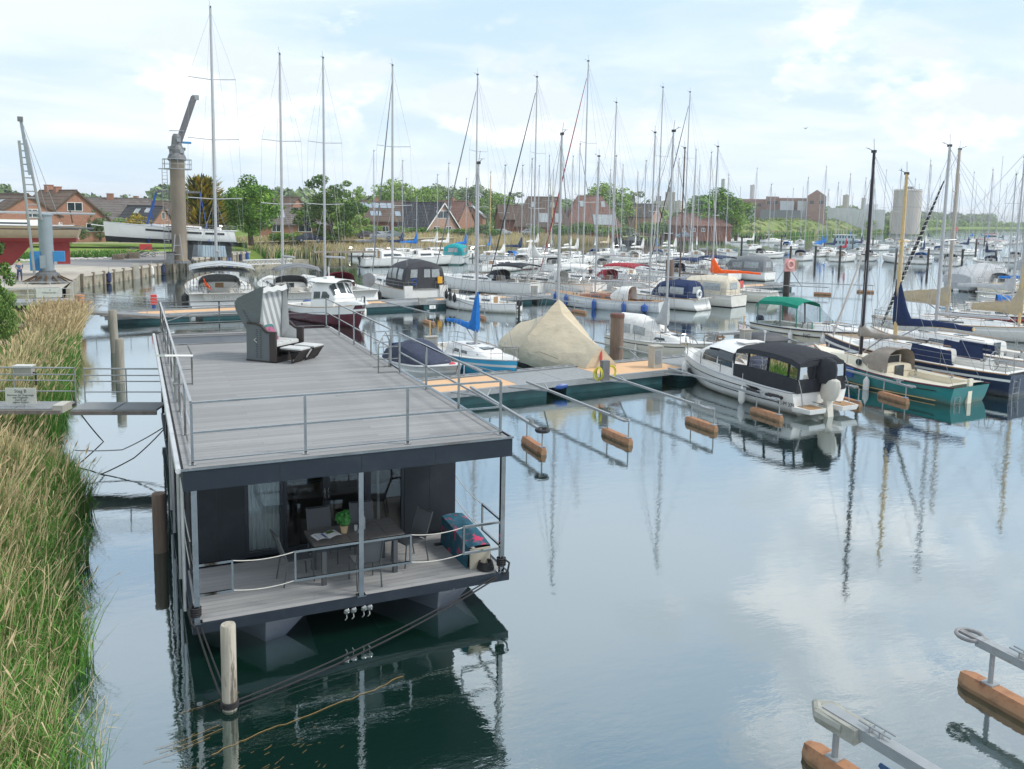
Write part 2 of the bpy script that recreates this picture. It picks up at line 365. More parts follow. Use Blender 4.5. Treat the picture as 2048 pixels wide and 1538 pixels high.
dgrey = mat('asphalt_patch', (0.24, 0.235, 0.23), 0.9, var=0.12, scale=0.7)
tag(MB().add([(x, y, QZ+.004) for x, y in ((-6.5,84),(-1,80),(4,93),(8,101),(-4,104),(-22,98),(-24,88))], [tuple(range(7))]).obj('asphalt_patch', [dgrey]), kind='structure')
qw = thing('quay_wall', 'weathered concrete quay wall with timber posts around the crane apron', 'wall', (-5.1, 70.6, 0))
mb = MB(); mb.box(-.0, -14.1, -1, -.25, .1, QZ-.01); mb.obj('wall_side', concw, qw)
dW = (w1-w0); LW = dW.length; ang = math.atan2(dW.y, dW.x); ns = int(LW/1.9)
pan = MB().box(0.03, -.12, -1.0, LW/ns-.03, .12, QZ-.18).mesh('wall_panel', [concw]); cap = MB().box(0, -.22, QZ-.2, LW/ns, .25, QZ-.004).mesh('coping', [conc]); pst = MB().box(-.11, -.32, -1, .11, -.08, QZ+.1).mesh('timber_post', [wood])
for i in range(ns):
    p = (dW*(i/ns)); 
    for nm, me in (('wall_panel', pan), ('coping', cap), ('timber_post', pst)): link(nm, me, qw, (p.x, p.y, 0), ang)
tag(MB().box(-46, 56.1, -1, -5.7, 56.5, QZ-.02).obj('quay_front_wall', [concw]), 'low concrete front wall of the apron behind the far walkway', 'wall')
# piles along the far shore (right of the reeds)
pile_m = mat('dark_pile', (0.05, 0.042, 0.036), 0.9, var=0.3, scale=4, stretch=(1, 1, .2))

# ------------------------------------------------------------------ foliage
leafm = mat('tree_leaves', (.1, .2, .05), 0.75, var=0.25, scale=0.35, spec=0.25, attr='tint')
bark = mat('bark', (0.10, 0.075, 0.055), 0.95, var=0.3, scale=6, stretch=(1, 1, .2))
rg = np.random.default_rng(5)
def leaf_cloud(n, blobs, size, cols, flat=.75, seed=0, tilt=None):
    """n leaf quads spread on the shells of many small clumps"""
    g = np.random.default_rng(seed); B_ = np.array(blobs, float); wgt = B_[:, 3]**2; wgt /= wgt.sum()
    k = g.choice(len(B_), n, p=wgt); d = g.normal(size=(n, 3)); d /= np.linalg.norm(d, axis=1)[:, None]; r = B_[k, 3]*(0.55+.5*g.random(n)**.5)
    C = B_[k, :3]+d*r[:, None]*np.array([1, 1, flat]); a = d+g.normal(size=(n, 3))*.6; a /= np.linalg.norm(a, axis=1)[:, None]
    if tilt is not None: a = g.normal(size=(n, 3))
    u = np.cross(a, g.normal(size=(n, 3))); u /= np.linalg.norm(u, axis=1)[:, None]; v = np.cross(a, u); s = size*(.7+.9*g.random(n))[:, None]
    u *= s*.5; v *= s*.33 if tilt is None else s*.16
    V = np.stack([C-u, C-v*1.0, C+u, C+v*1.0], 1).reshape(-1, 3); F = np.arange(4*n).reshape(n, 4)
    cc = np.array(cols, float); tk = g.choice(len(cc), len(B_)); col = cc[tk][k]*(0.75+.5*g.random(n))[:, None]
    sw = g.random(n) < .3; col[sw] = cc[g.choice(len(cc), sw.sum())]*(0.8+.4*g.random(sw.sum()))[:, None]
    return V, F, np.repeat(col, 4, 0)
GR = [(.15, .30, .04), (.10, .22, .03), (.20, .34, .05), (.07, .16, .025)]
LG = [(.25, .38, .09), (.18, .30, .07), (.30, .42, .11)]
GY = [(.19, .27, .12), (.15, .22, .105), (.24, .32, .14)]
DK = [(.08, .16, .035), (.055, .11, .03), (.13, .22, .045), (.17, .27, .06)]
YE = [(.42, .30, .02), (.30, .25, .03), (.12, .15, .02), (.50, .38, .03), (.05, .08, .02)]
def crown_mesh(nm, kind, n, size, cols, seed):
    g = random.Random(seed); bl = []
    if kind == 'round':
        for _ in range(64):
            a = g.uniform(0, 6.28); e = g.uniform(-1, 1); r = g.uniform(.5, .86); ce = math.sqrt(max(0, 1-e*e))
            bl.append((r*ce*math.cos(a)*.92, r*ce*math.sin(a)*.92, .02+r*e*.95, g.uniform(.14, .30)))
        bl += [(0, 0, 0, .6), (.2, .1, .3, .4), (-.3, 0, -.1, .4)]
    elif kind == 'tall':
        for _ in range(50):
            a = g.uniform(0, 6.28); e = g.uniform(-1, 1); r = (1-abs(e)**2.2)**.5*g.uniform(.4, .8); bl.append((r*math.cos(a)*.8, r*math.sin(a)*.8, e, g.uniform(.13, .26)))
        bl += [(0, 0, 0, .45), (0, 0, .5, .3), (0, 0, -.5, .4)]
    elif kind == 'ragged':
        for _ in range(60):
            a = g.uniform(0, 6.28); e = g.uniform(-1, .95); r = math.sqrt(max(0, 1-e*e))*g.uniform(.4, 1.05); bl.append((r*math.cos(a), r*math.sin(a), e*g.uniform(.8, 1.1), g.uniform(.07, .22)))
        bl += [(0, 0, -.1, .55), (.25, .1, .2, .35), (-.3, 0, .1, .35)]
    V, F, C_ = leaf_cloud(n, bl, size, cols, seed=seed)
    return np_mesh('crown', V, F, leafm, C_)
CR = {}
def tree(name, label, px, ytop, ybase, d, wpx, kind='round', cols=GR, n=4200, size=.075, key=None, gz=2.2, group=None, trunk=True, squash=None, cat='tree'):
    """a tree whose top, foot line and width were read at distance d"""
    top = spot(px, ytop, d=d); hgt = top.z-gz; w = wpx*d/FPX/2
    o = thing(name, label, cat, (top.x, top.y, gz), rnd.uniform(0, 6.28), group)
    k_ = key or (kind, str(cols[0]), n)
    if k_ not in CR: CR[k_] = crown_mesh(k_, kind, n, size, cols, len(CR)+11)
    fr_ = .97 if not trunk else .95; w *= 1.30
    hz = hgt*fr_/2/1.0; c = link('crown', CR[k_], o, (0, 0, hgt-hz*1.06)); c.scale = (w/1.08, w/1.08, hz)
    if trunk:
        r = max(.12, hgt*.028); g = random.Random(int(px*7+ytop)); mb = MB(); mb.tube([(0, 0, -.2), (.05*w, 0, hgt*.22), (.0, .05*w, hgt*.5), (.06*w, 0, hgt*.85)], [r*1.5, r, r*.7, r*.2], 7)
        for i in range(6):
            a = g.uniform(0, 6.28); z0 = hgt*g.uniform(.22, .55); mb.tube([(0, 0, z0), (w*.3*math.cos(a), w*.3*math.sin(a), z0+hgt*.12), (w*.7*math.cos(a), w*.7*math.sin(a), z0+hgt*.28)], [r*.5, r*.35, r*.1], 5)
        mb.obj('trunk', bark, o)
    return o
tree('maple_tree', 'big bright green maple tree left of the second tall mast', 500, 342, 478, 128, 112, 'round', GR, 11000, .06)
tree('maple_tree', 'dark green bushy tree with ragged crown behind the third tall mast', 660, 350, 470, 150, 128, 'ragged', DK, 10000, .06)
tree('ash_tree', 'bright green tree at the right flank of the dark ragged tree', 706, 370, 465, 175, 66, 'ragged', LG, 4500, .075)
tree('garden_tree', 'small dark tree between the yellow conifer and the maple', 440, 372, 470, 134, 54, 'round', DK, 5200, .07)
tree('poplar_tree', 'pale green tree crown above the solar panel roof, left of the grove', 792, 350, 460, 250, 108, 'round', LG, 6500, .07)
tree('poplar_tree', 'pale green low crown between the two higher groves above the black roof', 858, 362, 460, 262, 80, 'round', LG, 5200, .07)
tree('willow_tree', 'grey green broad tree above the black gabled roof', 886, 357, 460, 285, 96, 'round', GY, 6000, .07)
tree('willow_tree', 'grey green tree above the small brick house, top of the grove', 940, 358, 460, 300, 100, 'round', GY, 6000, .07)
tree('willow_tree', 'lighter low tree at the right end of the grove', 992, 375, 455, 280, 76, 'round', LG, 5200, .07)
tree('willow_tree', 'low green tree left of the brown mansard roof', 1030, 380, 455, 290, 66, 'ragged', GY, 6000, .07)
tree('birch_tree', 'small tree peeping out behind the brown mansard roof', 1106, 382, 455, 300, 40, 'round', GY, 6000, .07)
tree('poplar_tree', 'tall bright green tree right of the red roofed house', 1212, 356, 460, 260, 104, 'round', LG, 6500, .07)
tree('poplar_tree', 'green tree between the bright poplar and the silos', 1272, 378, 460, 270, 62, 'ragged', GY, 6000, .07)
tree('maple_tree', 'round dark green tree behind the brown boathouse', 1432, 370, 472, 225, 128, 'round', GR, 11000, .06, gz=1.5)
tree('maple_tree', 'lighter green tree at the right flank of the boathouse tree', 1476, 392, 474, 222, 40, 'round', LG, 5200, .07, gz=1.5)
tree('garden_tree', 'grey green garden tree right of the brick gable house', 198, 414, 470, 146, 36, 'ragged', GY, 6000, .07)
tree('laburnum_tree', 'yellow leaved tree in front of the small blue roofed house', 270, 424, 468, 135, 56, 'round', YE[:2]+[(.36, .32, .05)], 4200, .09)
tree('garden_tree', 'green shrub tree left of the yellow laburnum', 238, 428, 468, 136, 36, 'round', LG, 5200, .07)
tree('poplar_tree', 'distant tree showing above the grey roof ridge, left one', 186, 386, 455, 330, 40, 'round', GY, 6000, .07)
tree('poplar_tree', 'distant tree right of the grey roof ridge', 252, 386, 455, 330, 36, 'ragged', GY, 6000, .07)
tree('poplar_tree', 'distant low trees left of the big crane column', 308, 392, 455, 360, 74, 'round', LG, 5200, .07)
tree('garden_tree', 'distant tree in the gap between maple and ragged tree', 590, 396, 460, 300, 46, 'round', GY, 6000, .07)
# the yellow conifer: long upswept sprays
g = np.random.default_rng(3); top = spot(402, 343, d=120); o = thing('golden_cypress', 'golden yellow cypress with upswept sprays behind the big crane', 'tree', (top.x, top.y, 1.8)); Hc = top.z-1.8
Vs, Fs, Cs = [], [], []; nv = 0
for i in range(1500):
    a = g.uniform(0, 6.28); z = Hc*g.random()*.86; rr_ = 3.3*max(.1, 1-(z/Hc-.35)**2*1.9)**.5*g.uniform(.3, 1.0)
    b0 = np.array([rr_*.5*math.cos(a), rr_*.5*math.sin(a), z]); t_ = np.array([rr_*math.cos(a)*1.1+.25, rr_*math.sin(a)*1.1, z+g.uniform(.3, 1.3)])
    s = np.array([-math.sin(a), math.cos(a), g.uniform(-.4, .4)])*.12; ln = t_-b0; q = [b0-s*.5, b0+s*.5, b0+ln*.6+s*1.6-np.array([0, 0, .15]), b0+ln*.6-s*1.6-np.array([0, 0, .15])]; q2 = [q[3], q[2], t_+s*.3, t_-s*.3]
    for qq in (q, q2): Vs += qq; Fs.append([nv, nv+1, nv+2, nv+3]); nv += 4
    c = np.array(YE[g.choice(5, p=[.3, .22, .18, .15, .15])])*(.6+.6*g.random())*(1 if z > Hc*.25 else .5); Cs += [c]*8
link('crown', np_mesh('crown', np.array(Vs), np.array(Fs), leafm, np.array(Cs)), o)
MB().tube([(0, 0, -.2), (0, 0, Hc*.75)], [.35, .08], 7).obj('trunk', bark, o)
# tree at the left edge, near: only its right-hand branches reach into the picture
tree('elder_tree', 'tree whose leafy twigs reach in at the left edge beside the lattice jib', -118, 300, 560, 46, 150, 'ragged', DK, 10000, .06, gz=1.6)
tree('elder_bush', 'big dark green bush at the left edge in front of the walkway', -40, 474, 640, 49, 84, 'ragged', GR, 9000, .06, gz=1.3, trunk=False, cat='bush')
tree('elder_bush', 'dense green bush above the sandy bank beside the far walkway', -4, 555, 650, 40, 56, 'round', DK, 5200, .07, gz=1.2, trunk=False, cat='bush')
# hedges and shrubs before the houses
HG = 'garden hedge shrubs in front of the houses'
for i, (px, yt, d, w, c_, lab) in enumerate([(745, 447, 190, 44, LG, 'light shrub left of the black gabled house'), (802, 452, 188, 40, LG, 'hedge shrub in front of the solar panel house'), (840, 452, 188, 46, GR, 'hedge shrub before the black roof'), (884, 454, 188, 46, LG, 'hedge shrub before the white gable'),
        (925, 455, 190, 46, GR, 'hedge shrub right of the white gable'), (965, 446, 195, 48, DK, 'dark shrub in front of the small brick house'), (985, 456, 188, 40, GR, 'hedge shrub at the right end of the clipped hedge'), (1072, 448, 200, 30, LG, 'shrub before the brown mansard house'), (1120, 447, 200, 44, GR, 'long shrub between the brown and the red roofed house'), (1165, 440, 205, 46, GR, 'hedge shrub before the red roofed house'),
        (1205, 448, 205, 50, LG, 'light hedge shrub right of the red roofed house'), (1250, 450, 210, 48, GY, 'greyish shrub behind the quay cabin'), (1310, 440, 215, 70, GR, 'green shrubs left of the boathouse'), (690, 452, 160, 50, LG, 'shrub below the ragged tree'), (640, 455, 150, 40, GY, 'flowering shrub left of the ragged tree trunk'), (590, 462, 140, 46, LG, 'low shrub in front of the skylight house'), (555, 462, 138, 40, GR, 'low shrub right of the maple foot'),
        (130, 462, 120, 26, LG, 'yellow green shrub by the brick gable wall'), (160, 448, 140, 30, GY, 'shrub beside the picture window of the brick house')]):
    tree('garden_shrub', lab, px, yt, 0, d, w, 'round', c_, 2600, .10, group=HG, trunk=False, gz=2.0, cat='shrub')
# far woods
def far_wood(label, pts, hgt, cols, n, size, seed):
    g = random.Random(seed); bl = []
    for i in range(len(pts)-1):
        a, b = Vector((*pts[i], 0)), Vector((*pts[i+1], 0)); k = max(4, int((b-a).length/(hgt*.8)))
        for j in range(k):
            p = a.lerp(b, j/k); s = hgt*g.uniform(.55, 1.0); bl.append((p.x+g.uniform(-1, 1)*hgt, p.y+g.uniform(-1, 1)*hgt, 2+s*.45, s*.55)); bl.append((p.x+g.uniform(-1, 1)*hgt, p.y+g.uniform(-1, 1)*hgt, 1.5+s*.2, s*.4))
    V, F, C_ = leaf_cloud(n, bl, size, cols, flat=.9, seed=seed); o = link('far_wood', np_mesh('far_wood', V, F, leafm, C_)); return tag(o, label, 'wood', kind='stuff')
far_wood('long blue green wood on the far shore at the right', [(330, 420), (520, 540), (700, 650), (900, 760), (1300, 960)], 20, GY, 26000, 3.4, 21)
far_wood('low bushes along the far right waterline', [(400, 362), (560, 470), (760, 604), (1000, 690), (1500, 870)], 7, LG, 12000, 2.2, 22)
far_wood('distant wood behind the houses on the left', [(-160, 420), (0, 430), (120, 440), (260, 450), (380, 470)], 17, GY, 16000, 3.0, 23)
far_wood('belt of trees closing the view behind the houses', [(-140, 300), (-40, 290), (60, 300), (150, 318), (230, 330), (300, 360)], 11, GY+LG, 20000, 1.7, 25)
far_wood('distant wood behind the factory', [(300, 560), (480, 640), (700, 760)], 13, GY, 12000, 3.6, 24)

# ------------------------------------------------------------------ reeds
reedm = mat('reed_blades', (.1, .2, .05), 0.8, var=0.15, scale=2.0, spec=0.2, attr='tint')
def reeds(name, label, samp, n, seed, hh=(1.4, 2.2), tan=.5, width=.012, segs=3, lean=.25, tufts=True, leaves=0, k_='stuff', green=((.07, .20, .03), (.15, .31, .06)), tn=((.52, .42, .23), (.68, .57, .34))):
    g = np.random.default_rng(seed); P = samp(g, n); n = len(P); H = g.uniform(hh[0], hh[1], n)*P[:, 3]; az = g.uniform(0, 2*np.pi, n); ln = (.05+lean*(g.random(n)**2.2)*1.9)*H
    wind = np.array([.10, -.04]); dx = np.cos(az)*ln+wind[0]*H; dy = np.sin(az)*ln+wind[1]*H
    istan = g.random(n) < tan*P[:, 4]; H = np.where(istan, H*1.05, H*.86)
    w = width*(g.uniform(.6, 1.4, n))*P[:, 5]; pa = g.uniform(0, np.pi, n); wx, wy = np.cos(pa)*w, np.sin(pa)*w
    ts = np.linspace(0, 1, segs+1); V = []; C = []
    ga = np.array(green[0])+(np.array(green[1])-np.array(green[0]))*g.random((n, 1)); ta = np.array(tn[0])+(np.array(tn[1])-np.array(tn[0]))*g.random((n, 1))
    col = np.where(istan[:, None], ta, ga)
    for t in ts:
        cx_ = P[:, 0]+dx*t**1.8; cy_ = P[:, 1]+dy*t**1.8; cz_ = P[:, 2]+H*t*(1-.10*t); ww = (1-.75*t) if not tufts else np.where(istan, .55+.3*(t < .5), 1.15-t)
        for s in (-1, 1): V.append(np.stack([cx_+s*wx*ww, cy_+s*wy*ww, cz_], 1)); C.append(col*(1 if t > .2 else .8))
    m_ = 2*(segs+1); V = np.stack(V, 1).reshape(-1, 3); C = np.stack(C, 1).reshape(-1, 3); b = (np.arange(n)*m_)[:, None]
    F = np.concatenate([b+np.array([2*i, 2*i+1, 2*i+3, 2*i+2]) for i in range(segs)], 0)
    if tufts: # feathery heads on the dry stems
        idx = np.where(istan & (g.random(n) < .28))[0]; k = len(idx); tp = np.stack([P[idx, 0]+dx[idx], P[idx, 1]+dy[idx], P[idx, 2]+H[idx]*.9], 1); q = []
        dr = np.stack([dx[idx], dy[idx], H[idx]*.25], 1); dr /= np.linalg.norm(dr, axis=1)[:, None]+1e-6
        sc = P[idx, 5][:, None]
        for _ in range(2):
            s = g.normal(size=(k, 3))*.0045*sc; e = tp+dr*.20+np.stack([np.zeros(k), np.zeros(k), g.uniform(.0, .12, k)], 1); md = (tp+e)/2; q.append(np.stack([tp, md+s, e, md-s], 1))
        q = np.concatenate(q, 0).reshape(-1, 3); o_ = len(V); V = np.concatenate([V, q]); F = np.concatenate([F, o_+np.arange(len(q)).reshape(-1, 4)]); C = np.concatenate([C, np.tile([[.50, .39, .23]], (len(q), 1))])
    if leaves: # broad bent leaves on the stems close to the camera
        idx = np.where(P[:, 1] < 9)[0]; idx = g.choice(idx, min(leaves, len(idx)*2)); k = len(idx); t = g.uniform(.25, .85, k); b0 = np.stack([P[idx, 0]+dx[idx]*t**1.8, P[idx, 1]+dy[idx]*t**1.8, P[idx, 2]+H[idx]*t], 1)
        aa = g.uniform(0, 6.28, k); l_ = g.uniform(.14, .38, k); d_ = np.stack([np.cos(aa), np.sin(aa), np.zeros(k)], 1)*l_[:, None]; s = np.stack([-np.sin(aa), np.cos(aa), np.zeros(k)], 1)*(.0075*g.uniform(.6, 1.3, k))[:, None]; up = np.array([0, 0, 1.]); e1 = b0+d_*.45+up*(l_*.45)[:, None]; e2 = b0+d_+up*(l_*g.uniform(-.1, .5, k))[:, None]
        q = np.stack([b0-s*.5, b0+s*.5, e1+s, e1-s, e1-s, e1+s, e2+s*.1, e2-s*.1], 1).reshape(-1, 3); o_ = len(V); V = np.concatenate([V, q]); F = np.concatenate([F, o_+np.arange(len(q)).reshape(-1, 4)]); lc = np.where((g.random(k) < .2)[:, None], ta[idx]*.8, ga[idx]*.95); C = np.concatenate([C, np.repeat(lc, 8, 0)])
    o = link(name, np_mesh(name, V, F, reedm, C)); return tag(o, label, 'reeds', kind=k_)
EX = [(-20,-1.25),(-2.3,-1.42),(-.7,-1.5),(1.9,-1.65),(5.5,-1.90),(8.3,-1.95),(11.2,-2.2),(14.0,-3.2),(17.2,-3.05),(22,-3.15),(27.7,-3.25),(34,-3.5),(41.4,-4.1),(45,-5.5)]
ey = np.array([a for a, b in EX]); exx = np.array([b for a, b in EX])
def near_samp(g, n):
    y = -12.5+55*g.random(n)**1.25; e = np.interp(y, ey, exx)+.25*np.sin(y*1.7)+.15*np.sin(y*4.1); u = g.random(n)**.8
    wd = np.interp(y, [-13, 0, 8, 12, 15, 20, 42], [3.4, 3.2, 2.6, 2.0, 1.9, 1.9, 1.4]); x = e-.25-u*wd
    z = np.clip((e-1.2-x)*.28, -.05, .8); tanf = np.clip(.12+.8*(e-x)/2.2, 0, 1.6)*np.interp(y, [-13, 5, 12, 20, 42], [1, 1, .55, .5, .6]); s = np.interp(e-x, [0, .5, 1.5, 4], [.52, .8, 1.0, .9])
    dd = np.hypot(x-CAM[0], y-CAM[1]); wf = np.clip(dd/11, .8, 4.0)
    ok = ~((y > 11.6) & (y < 14.8) & (x > -5.6) & (g.random(n) < .8)); s = np.where((y > 10) & (y < 16), s*.62, s); return np.stack([x, y, z, s, tanf, wf], 1)[ok]
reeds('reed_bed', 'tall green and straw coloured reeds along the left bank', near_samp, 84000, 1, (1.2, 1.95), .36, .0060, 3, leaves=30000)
def bank_samp(g, n):
    y = -13+58*g.random(n); e = np.interp(y, ey, exx); x = e-2.4-5.0*g.random(n)**1.2; z = np.interp(-(x-e), [2, 4, 6, 12], [.7, 1.5, 2.0, 2.2])
    pat = (np.sin(x*1.3+y*.7)+np.sin(y*1.1-x*.5) > -.3); return np.stack([x, y, z, np.full(n, .36), np.full(n, .7), np.full(n, 2.0)], 1)[pat]
reeds('bank_grass', 'short mixed grass on the sandy bank behind the reeds', bank_samp, 22000, 2, (.5, 1.1), .4, .010, 2, tufts=False, lean=.5)
# clump with tall tan heads right before the far gangway
def clump_samp(g, n):
    a = g.random(n)*6.28; r = g.random(n)**.5; x = -4.5+1.1*r*np.cos(a); y = 36+4.5*r*np.sin(a); return np.stack([x, y, np.zeros(n), np.full(n, 1.0), np.full(n, 1.6), np.full(n, 3.2)], 1)
reeds('reed_clump', 'straw coloured clump of tall feathery reeds in front of the far gangway', clump_samp, 3600, 3, (1.5, 2.15), .62, .010, 3)
shx = np.array([(17,114),(22,121),(29,124),(45,139),(60,150),(74,158),(103,171),(112,176)], float)
def shore_samp(g, n):
    i = g.integers(0, len(shx)-1, n); t = g.random(n)[:, None]; p = shx[i]*(1-t)+shx[i+1]*t; o = g.uniform(-1.5, 13, n)
    return np.stack([p[:, 0]-.35*o, p[:, 1]+.94*o, np.clip(o*.12, 0, 1.2), np.full(n, 1.), np.interp(p[:, 0], [17, 26, 34, 110], [.4, .9, 1.25, 1.3]), np.full(n, 7.)], 1)
reeds('shore_reeds', 'broad belt of dry golden reeds along the shore before the houses', shore_samp, 26000, 4, (1.2, 2.0), .78, .010, 2, tufts=False)
def dike_samp(g, n):
    t = g.random(n); q = np.array([(150,200),(189,218),(239,247),(374,334),(560,462)], float); i = g.integers(0, 4, n); p = q[i]*(1-t[:, None])+q[i+1]*t[:, None]; o = g.uniform(-1, 6, n)
    return np.stack([p[:, 0]-.35*o, p[:, 1]+.94*o, np.full(n, .2), np.full(n, 1.), np.full(n, .5), np.full(n, 16.)], 1)
reeds('dike_reeds', 'green reed fringe at the foot of the far dike', dike_samp, 9000, 6, (1.5, 2.6), .4, .012, 2, tufts=False)
bl_ = []
g = random.Random(17)
for i in range(260):
    q = [(165,229),(180,236),(205,250),(235,268),(270,292),(310,318),(350,344),(400,378),(460,418)]; k = g.randrange(8); t = g.random(); o = g.uniform(-13, 3); s = g.uniform(.6, 1.7); x = q[k][0]*(1-t)+q[k+1][0]*t+.55*-o*-1*.0-.5*o*0; y = q[k][1]*(1-t)+q[k+1][1]*t
    x += .58*-o; y += .82*o; bl_.append((x, y, max(.6, 6.3*(1+o/14) if o < 0 else 6.3)+s*.2, s))
V, F, C_ = leaf_cloud(16000, bl_, .55, [(.20, .28, .08), (.26, .33, .10), (.15, .22, .07), (.30, .30, .13)], seed=31, flat=.7); tag(link('dike_scrub', np_mesh('dike_scrub', V, F, leafm, C_)), 'scrubby bushes and tall weeds covering the far dike', 'scrub', kind='stuff')
# stones on the sandy upper bank
stm = mat('bank_stone', (0.40, 0.34, 0.27), 0.9, var=0.25, scale=3, bump=.02)
g = random.Random(9); mb = MB()
for i in range(420):
    y = g.uniform(16, 40) if i % 3 else g.uniform(2, 11); x = np.interp(y, ey, exx)-g.uniform(2.4, 5.5); z = float(np.interp(-(x-np.interp(y, ey, exx)), [2, 4, 6, 12], [.62, 1.45, 1.95, 2.2])); r = g.uniform(.05, .20)
    mb.lathe([(r*.6, -.05), (r, 0), (r*.8, r*.45), (r*.3, r*.62)], 6, (x, y, z))
tag(mb.obj('bank_stones', [stm]), 'pale rubble stones on the sandy bank', 'stones', kind='stuff')
sandm = mat('bank_sand', (0.36, 0.28, 0.19), 0.95, var=0.2, scale=1.5, bump=.05, dirt=((.16, .12, .07), .5, .7, 1.2))
rings = []
for y in np.arange(-14, 45, 1.5):
    e = float(np.interp(y, ey, exx)); rings.append([(e-o_, y, z_+.03*math.sin(y*2+o_)) for o_, z_ in ((1.6, .12), (2.4, .72), (4, 1.42), (6, 1.95), (9, 2.2))])
tag(MB().loft(rings, False).obj('sand_bank', [sandm], None, True), kind='structure')

# ------------------------------------------------------------------ houses
brick = mat('red_brick', (0.40, 0.205, 0.145), 0.9, var=0.2, scale=2.5, dirt=((.27, .13, .09), .5, .8, 6))
brickb = mat('brown_brick', (0.20, 0.085, 0.055), 0.9, var=0.2, scale=2.5)
pinkb = mat('pale_brick', (0.42, 0.27, 0.21), 0.9, var=0.12, scale=2.5)
def roofmat(nm, c): return mat(nm, c, 0.85, var=0.22, scale=1.2, dirt=((c[0]*.6, c[1]*.55, c[2]*.5), .5, .75, .8))
rgrey = roofmat('grey_roof_tiles', (.155, .135, .125)); rbrown = roofmat('brown_roof_tiles', (.125, .09, .07)); rdark = roofmat('dark_roof_tiles', (.05, .052, .06)); rred = roofmat('red_roof_tiles', (.21, .115, .09)); rmoss = roofmat('mossy_roof_tiles', (.16, .11, .08))
def house(label, px, d, ybase, yridge, yeave, Lx, Wy, ang, wallm, roofm_, gab=(), side=(), chim=(), gz=None, name='brick_house', sky_=(), half=False, panels=0, hip=0, over=.35, extra=None):
    p = spot(px, 440, d=d); zg = spot(px, ybase, d=d).z if gz is None else gz; zr = spot(px, yridge, d=d).z; ze = spot(px, yeave, d=d).z
    t = thing(name, label, 'house', (p.x, p.y, zg), R(ang)); hr, he = zr-zg, ze-zg
    a, b = Lx/2, Wy/2; mb = MB(); ca = a-hip*.0
    mb.add([(-a,-b,-1),(a,-b,-1),(a,b,-1),(-a,b,-1),(-a,-b,he),(a,-b,he),(a,b,he),(-a,b,he)]+([] if hip else [(-a,0,hr-.12),(a,0,hr-.12)]), [(0,1,5,4),(2,3,7,6)]+([(1,2,6,5),(3,0,4,7)] if hip else [(1,2,6,9,5),(3,0,4,8,7)]))
    mb.obj('wall', wallm, t)
    sl = (hr-he)/b; o = over; th = .16; hx = hip if hip else 0
    def slope(sg):
        q = MB(); y0 = sg*(b+o); z0 = he-sl*o; e = a+o*.7; rx = a+o*.7-hx
        q.add([(-e, y0, z0), (e, y0, z0), (rx, 0, hr), (-rx, 0, hr), (-e, y0, z0-th), (e, y0, z0-th), (rx, 0, hr-th), (-rx, 0, hr-th)], [(0,1,2,3),(7,6,5,4),(0,4,5,1),(1,5,6,2),(3,7,4,0)]); return q
    rp = slope(-1).obj('roof_slope', roofm_, t); rq = slope(1).obj('roof_slope', roofm_, t)
    if hip:
        for sg in (1, -1):
            e = a+o*.7; q = MB(); q.add([(sg*e, -b-o, he-sl*o), (sg*e, b+o, he-sl*o), (sg*(e-hx), 0, hr)], [(0,1,2)]); q.obj('roof_slope', roofm_, t)
    # tile courses as real ridges on the near slope
    for sg, ro in ((-1, rp), (1, rq)):
        q = MB(); nrow = int(b/.55)
        for i in range(nrow):
            f = (i+.3)/nrow; y = sg*(b+o)*(1-f); z = he-sl*o+(hr-(he-sl*o))*f; e = a+o*.7-hx*f; q.add([(-e, y, z+.012), (e, y, z+.012), (e, y-sg*.12, z+.012+.12*sl*1.0+.0), (-e, y-sg*.12, z+.012+.12*sl), (-e, y, z+.055), (e, y, z+.055)], [(4,5,2,3),(0,1,5,4)])
        k = q.obj('tile_courses', roofm_, ro); k['kind'] = 'stuff'
    q = MB(); q.tube([(-a-o*.7+hx, 0, hr+.02), (a+o*.7-hx, 0, hr+.02)], .13, 6); q.obj('ridge', roofm_, t)
    if not hip:
        for sg in (1, -1):
            q = MB()
            for s2 in (1, -1): q.beam((sg*(a+o*.72), s2*(b+o), he-sl*o-.12), (sg*(a+o*.72), 0, hr-.12), .06, .26)
            q.obj('barge_board', whitep if half else rbrown, t)
    def win(face, u, z, w, h_, dark=glassd):
        """face: 'g+','g-' gables, 's+','s-' long sides"""
        f = MB(); gq = MB(); fr_ = .09
        sx = 1 if face[1] == '+' else -1
        def P_(uu, zz_, off_): return (sx*(a+off_), uu, zz_) if face[0] == 'g' else (uu, sx*(b+off_), zz_)
        for (u0, u1, z0, z1) in ((u-w/2, u+w/2, z+h_-fr_, z+h_), (u-w/2, u+w/2, z, z+fr_), (u-w/2, u-w/2+fr_, z+fr_, z+h_-fr_), (u+w/2-fr_, u+w/2, z+fr_, z+h_-fr_), (u-fr_/2, u+fr_/2, z+fr_, z+h_-fr_)):
            v8 = [P_(uu_, zz_, of) for of in (.0, .07) for uu_, zz_ in ((u0, z0), (u1, z0), (u1, z1), (u0, z1))]; f.add(v8, [(0,1,2,3),(4,5,6,7),(0,1,5,4),(1,2,6,5),(2,3,7,6),(3,0,4,7)])
        wo_ = f.obj('window', whitep, t); gq.quad(P_(u-w/2+fr_, z+fr_, .02), P_(u+w/2-fr_, z+fr_, .02), P_(u+w/2-fr_, z+h_-fr_, .02), P_(u-w/2+fr_, z+h_-fr_, .02)); gq.obj('pane', dark, wo_)
    for q in gab: win(*q)
    for q in side: win(*q)
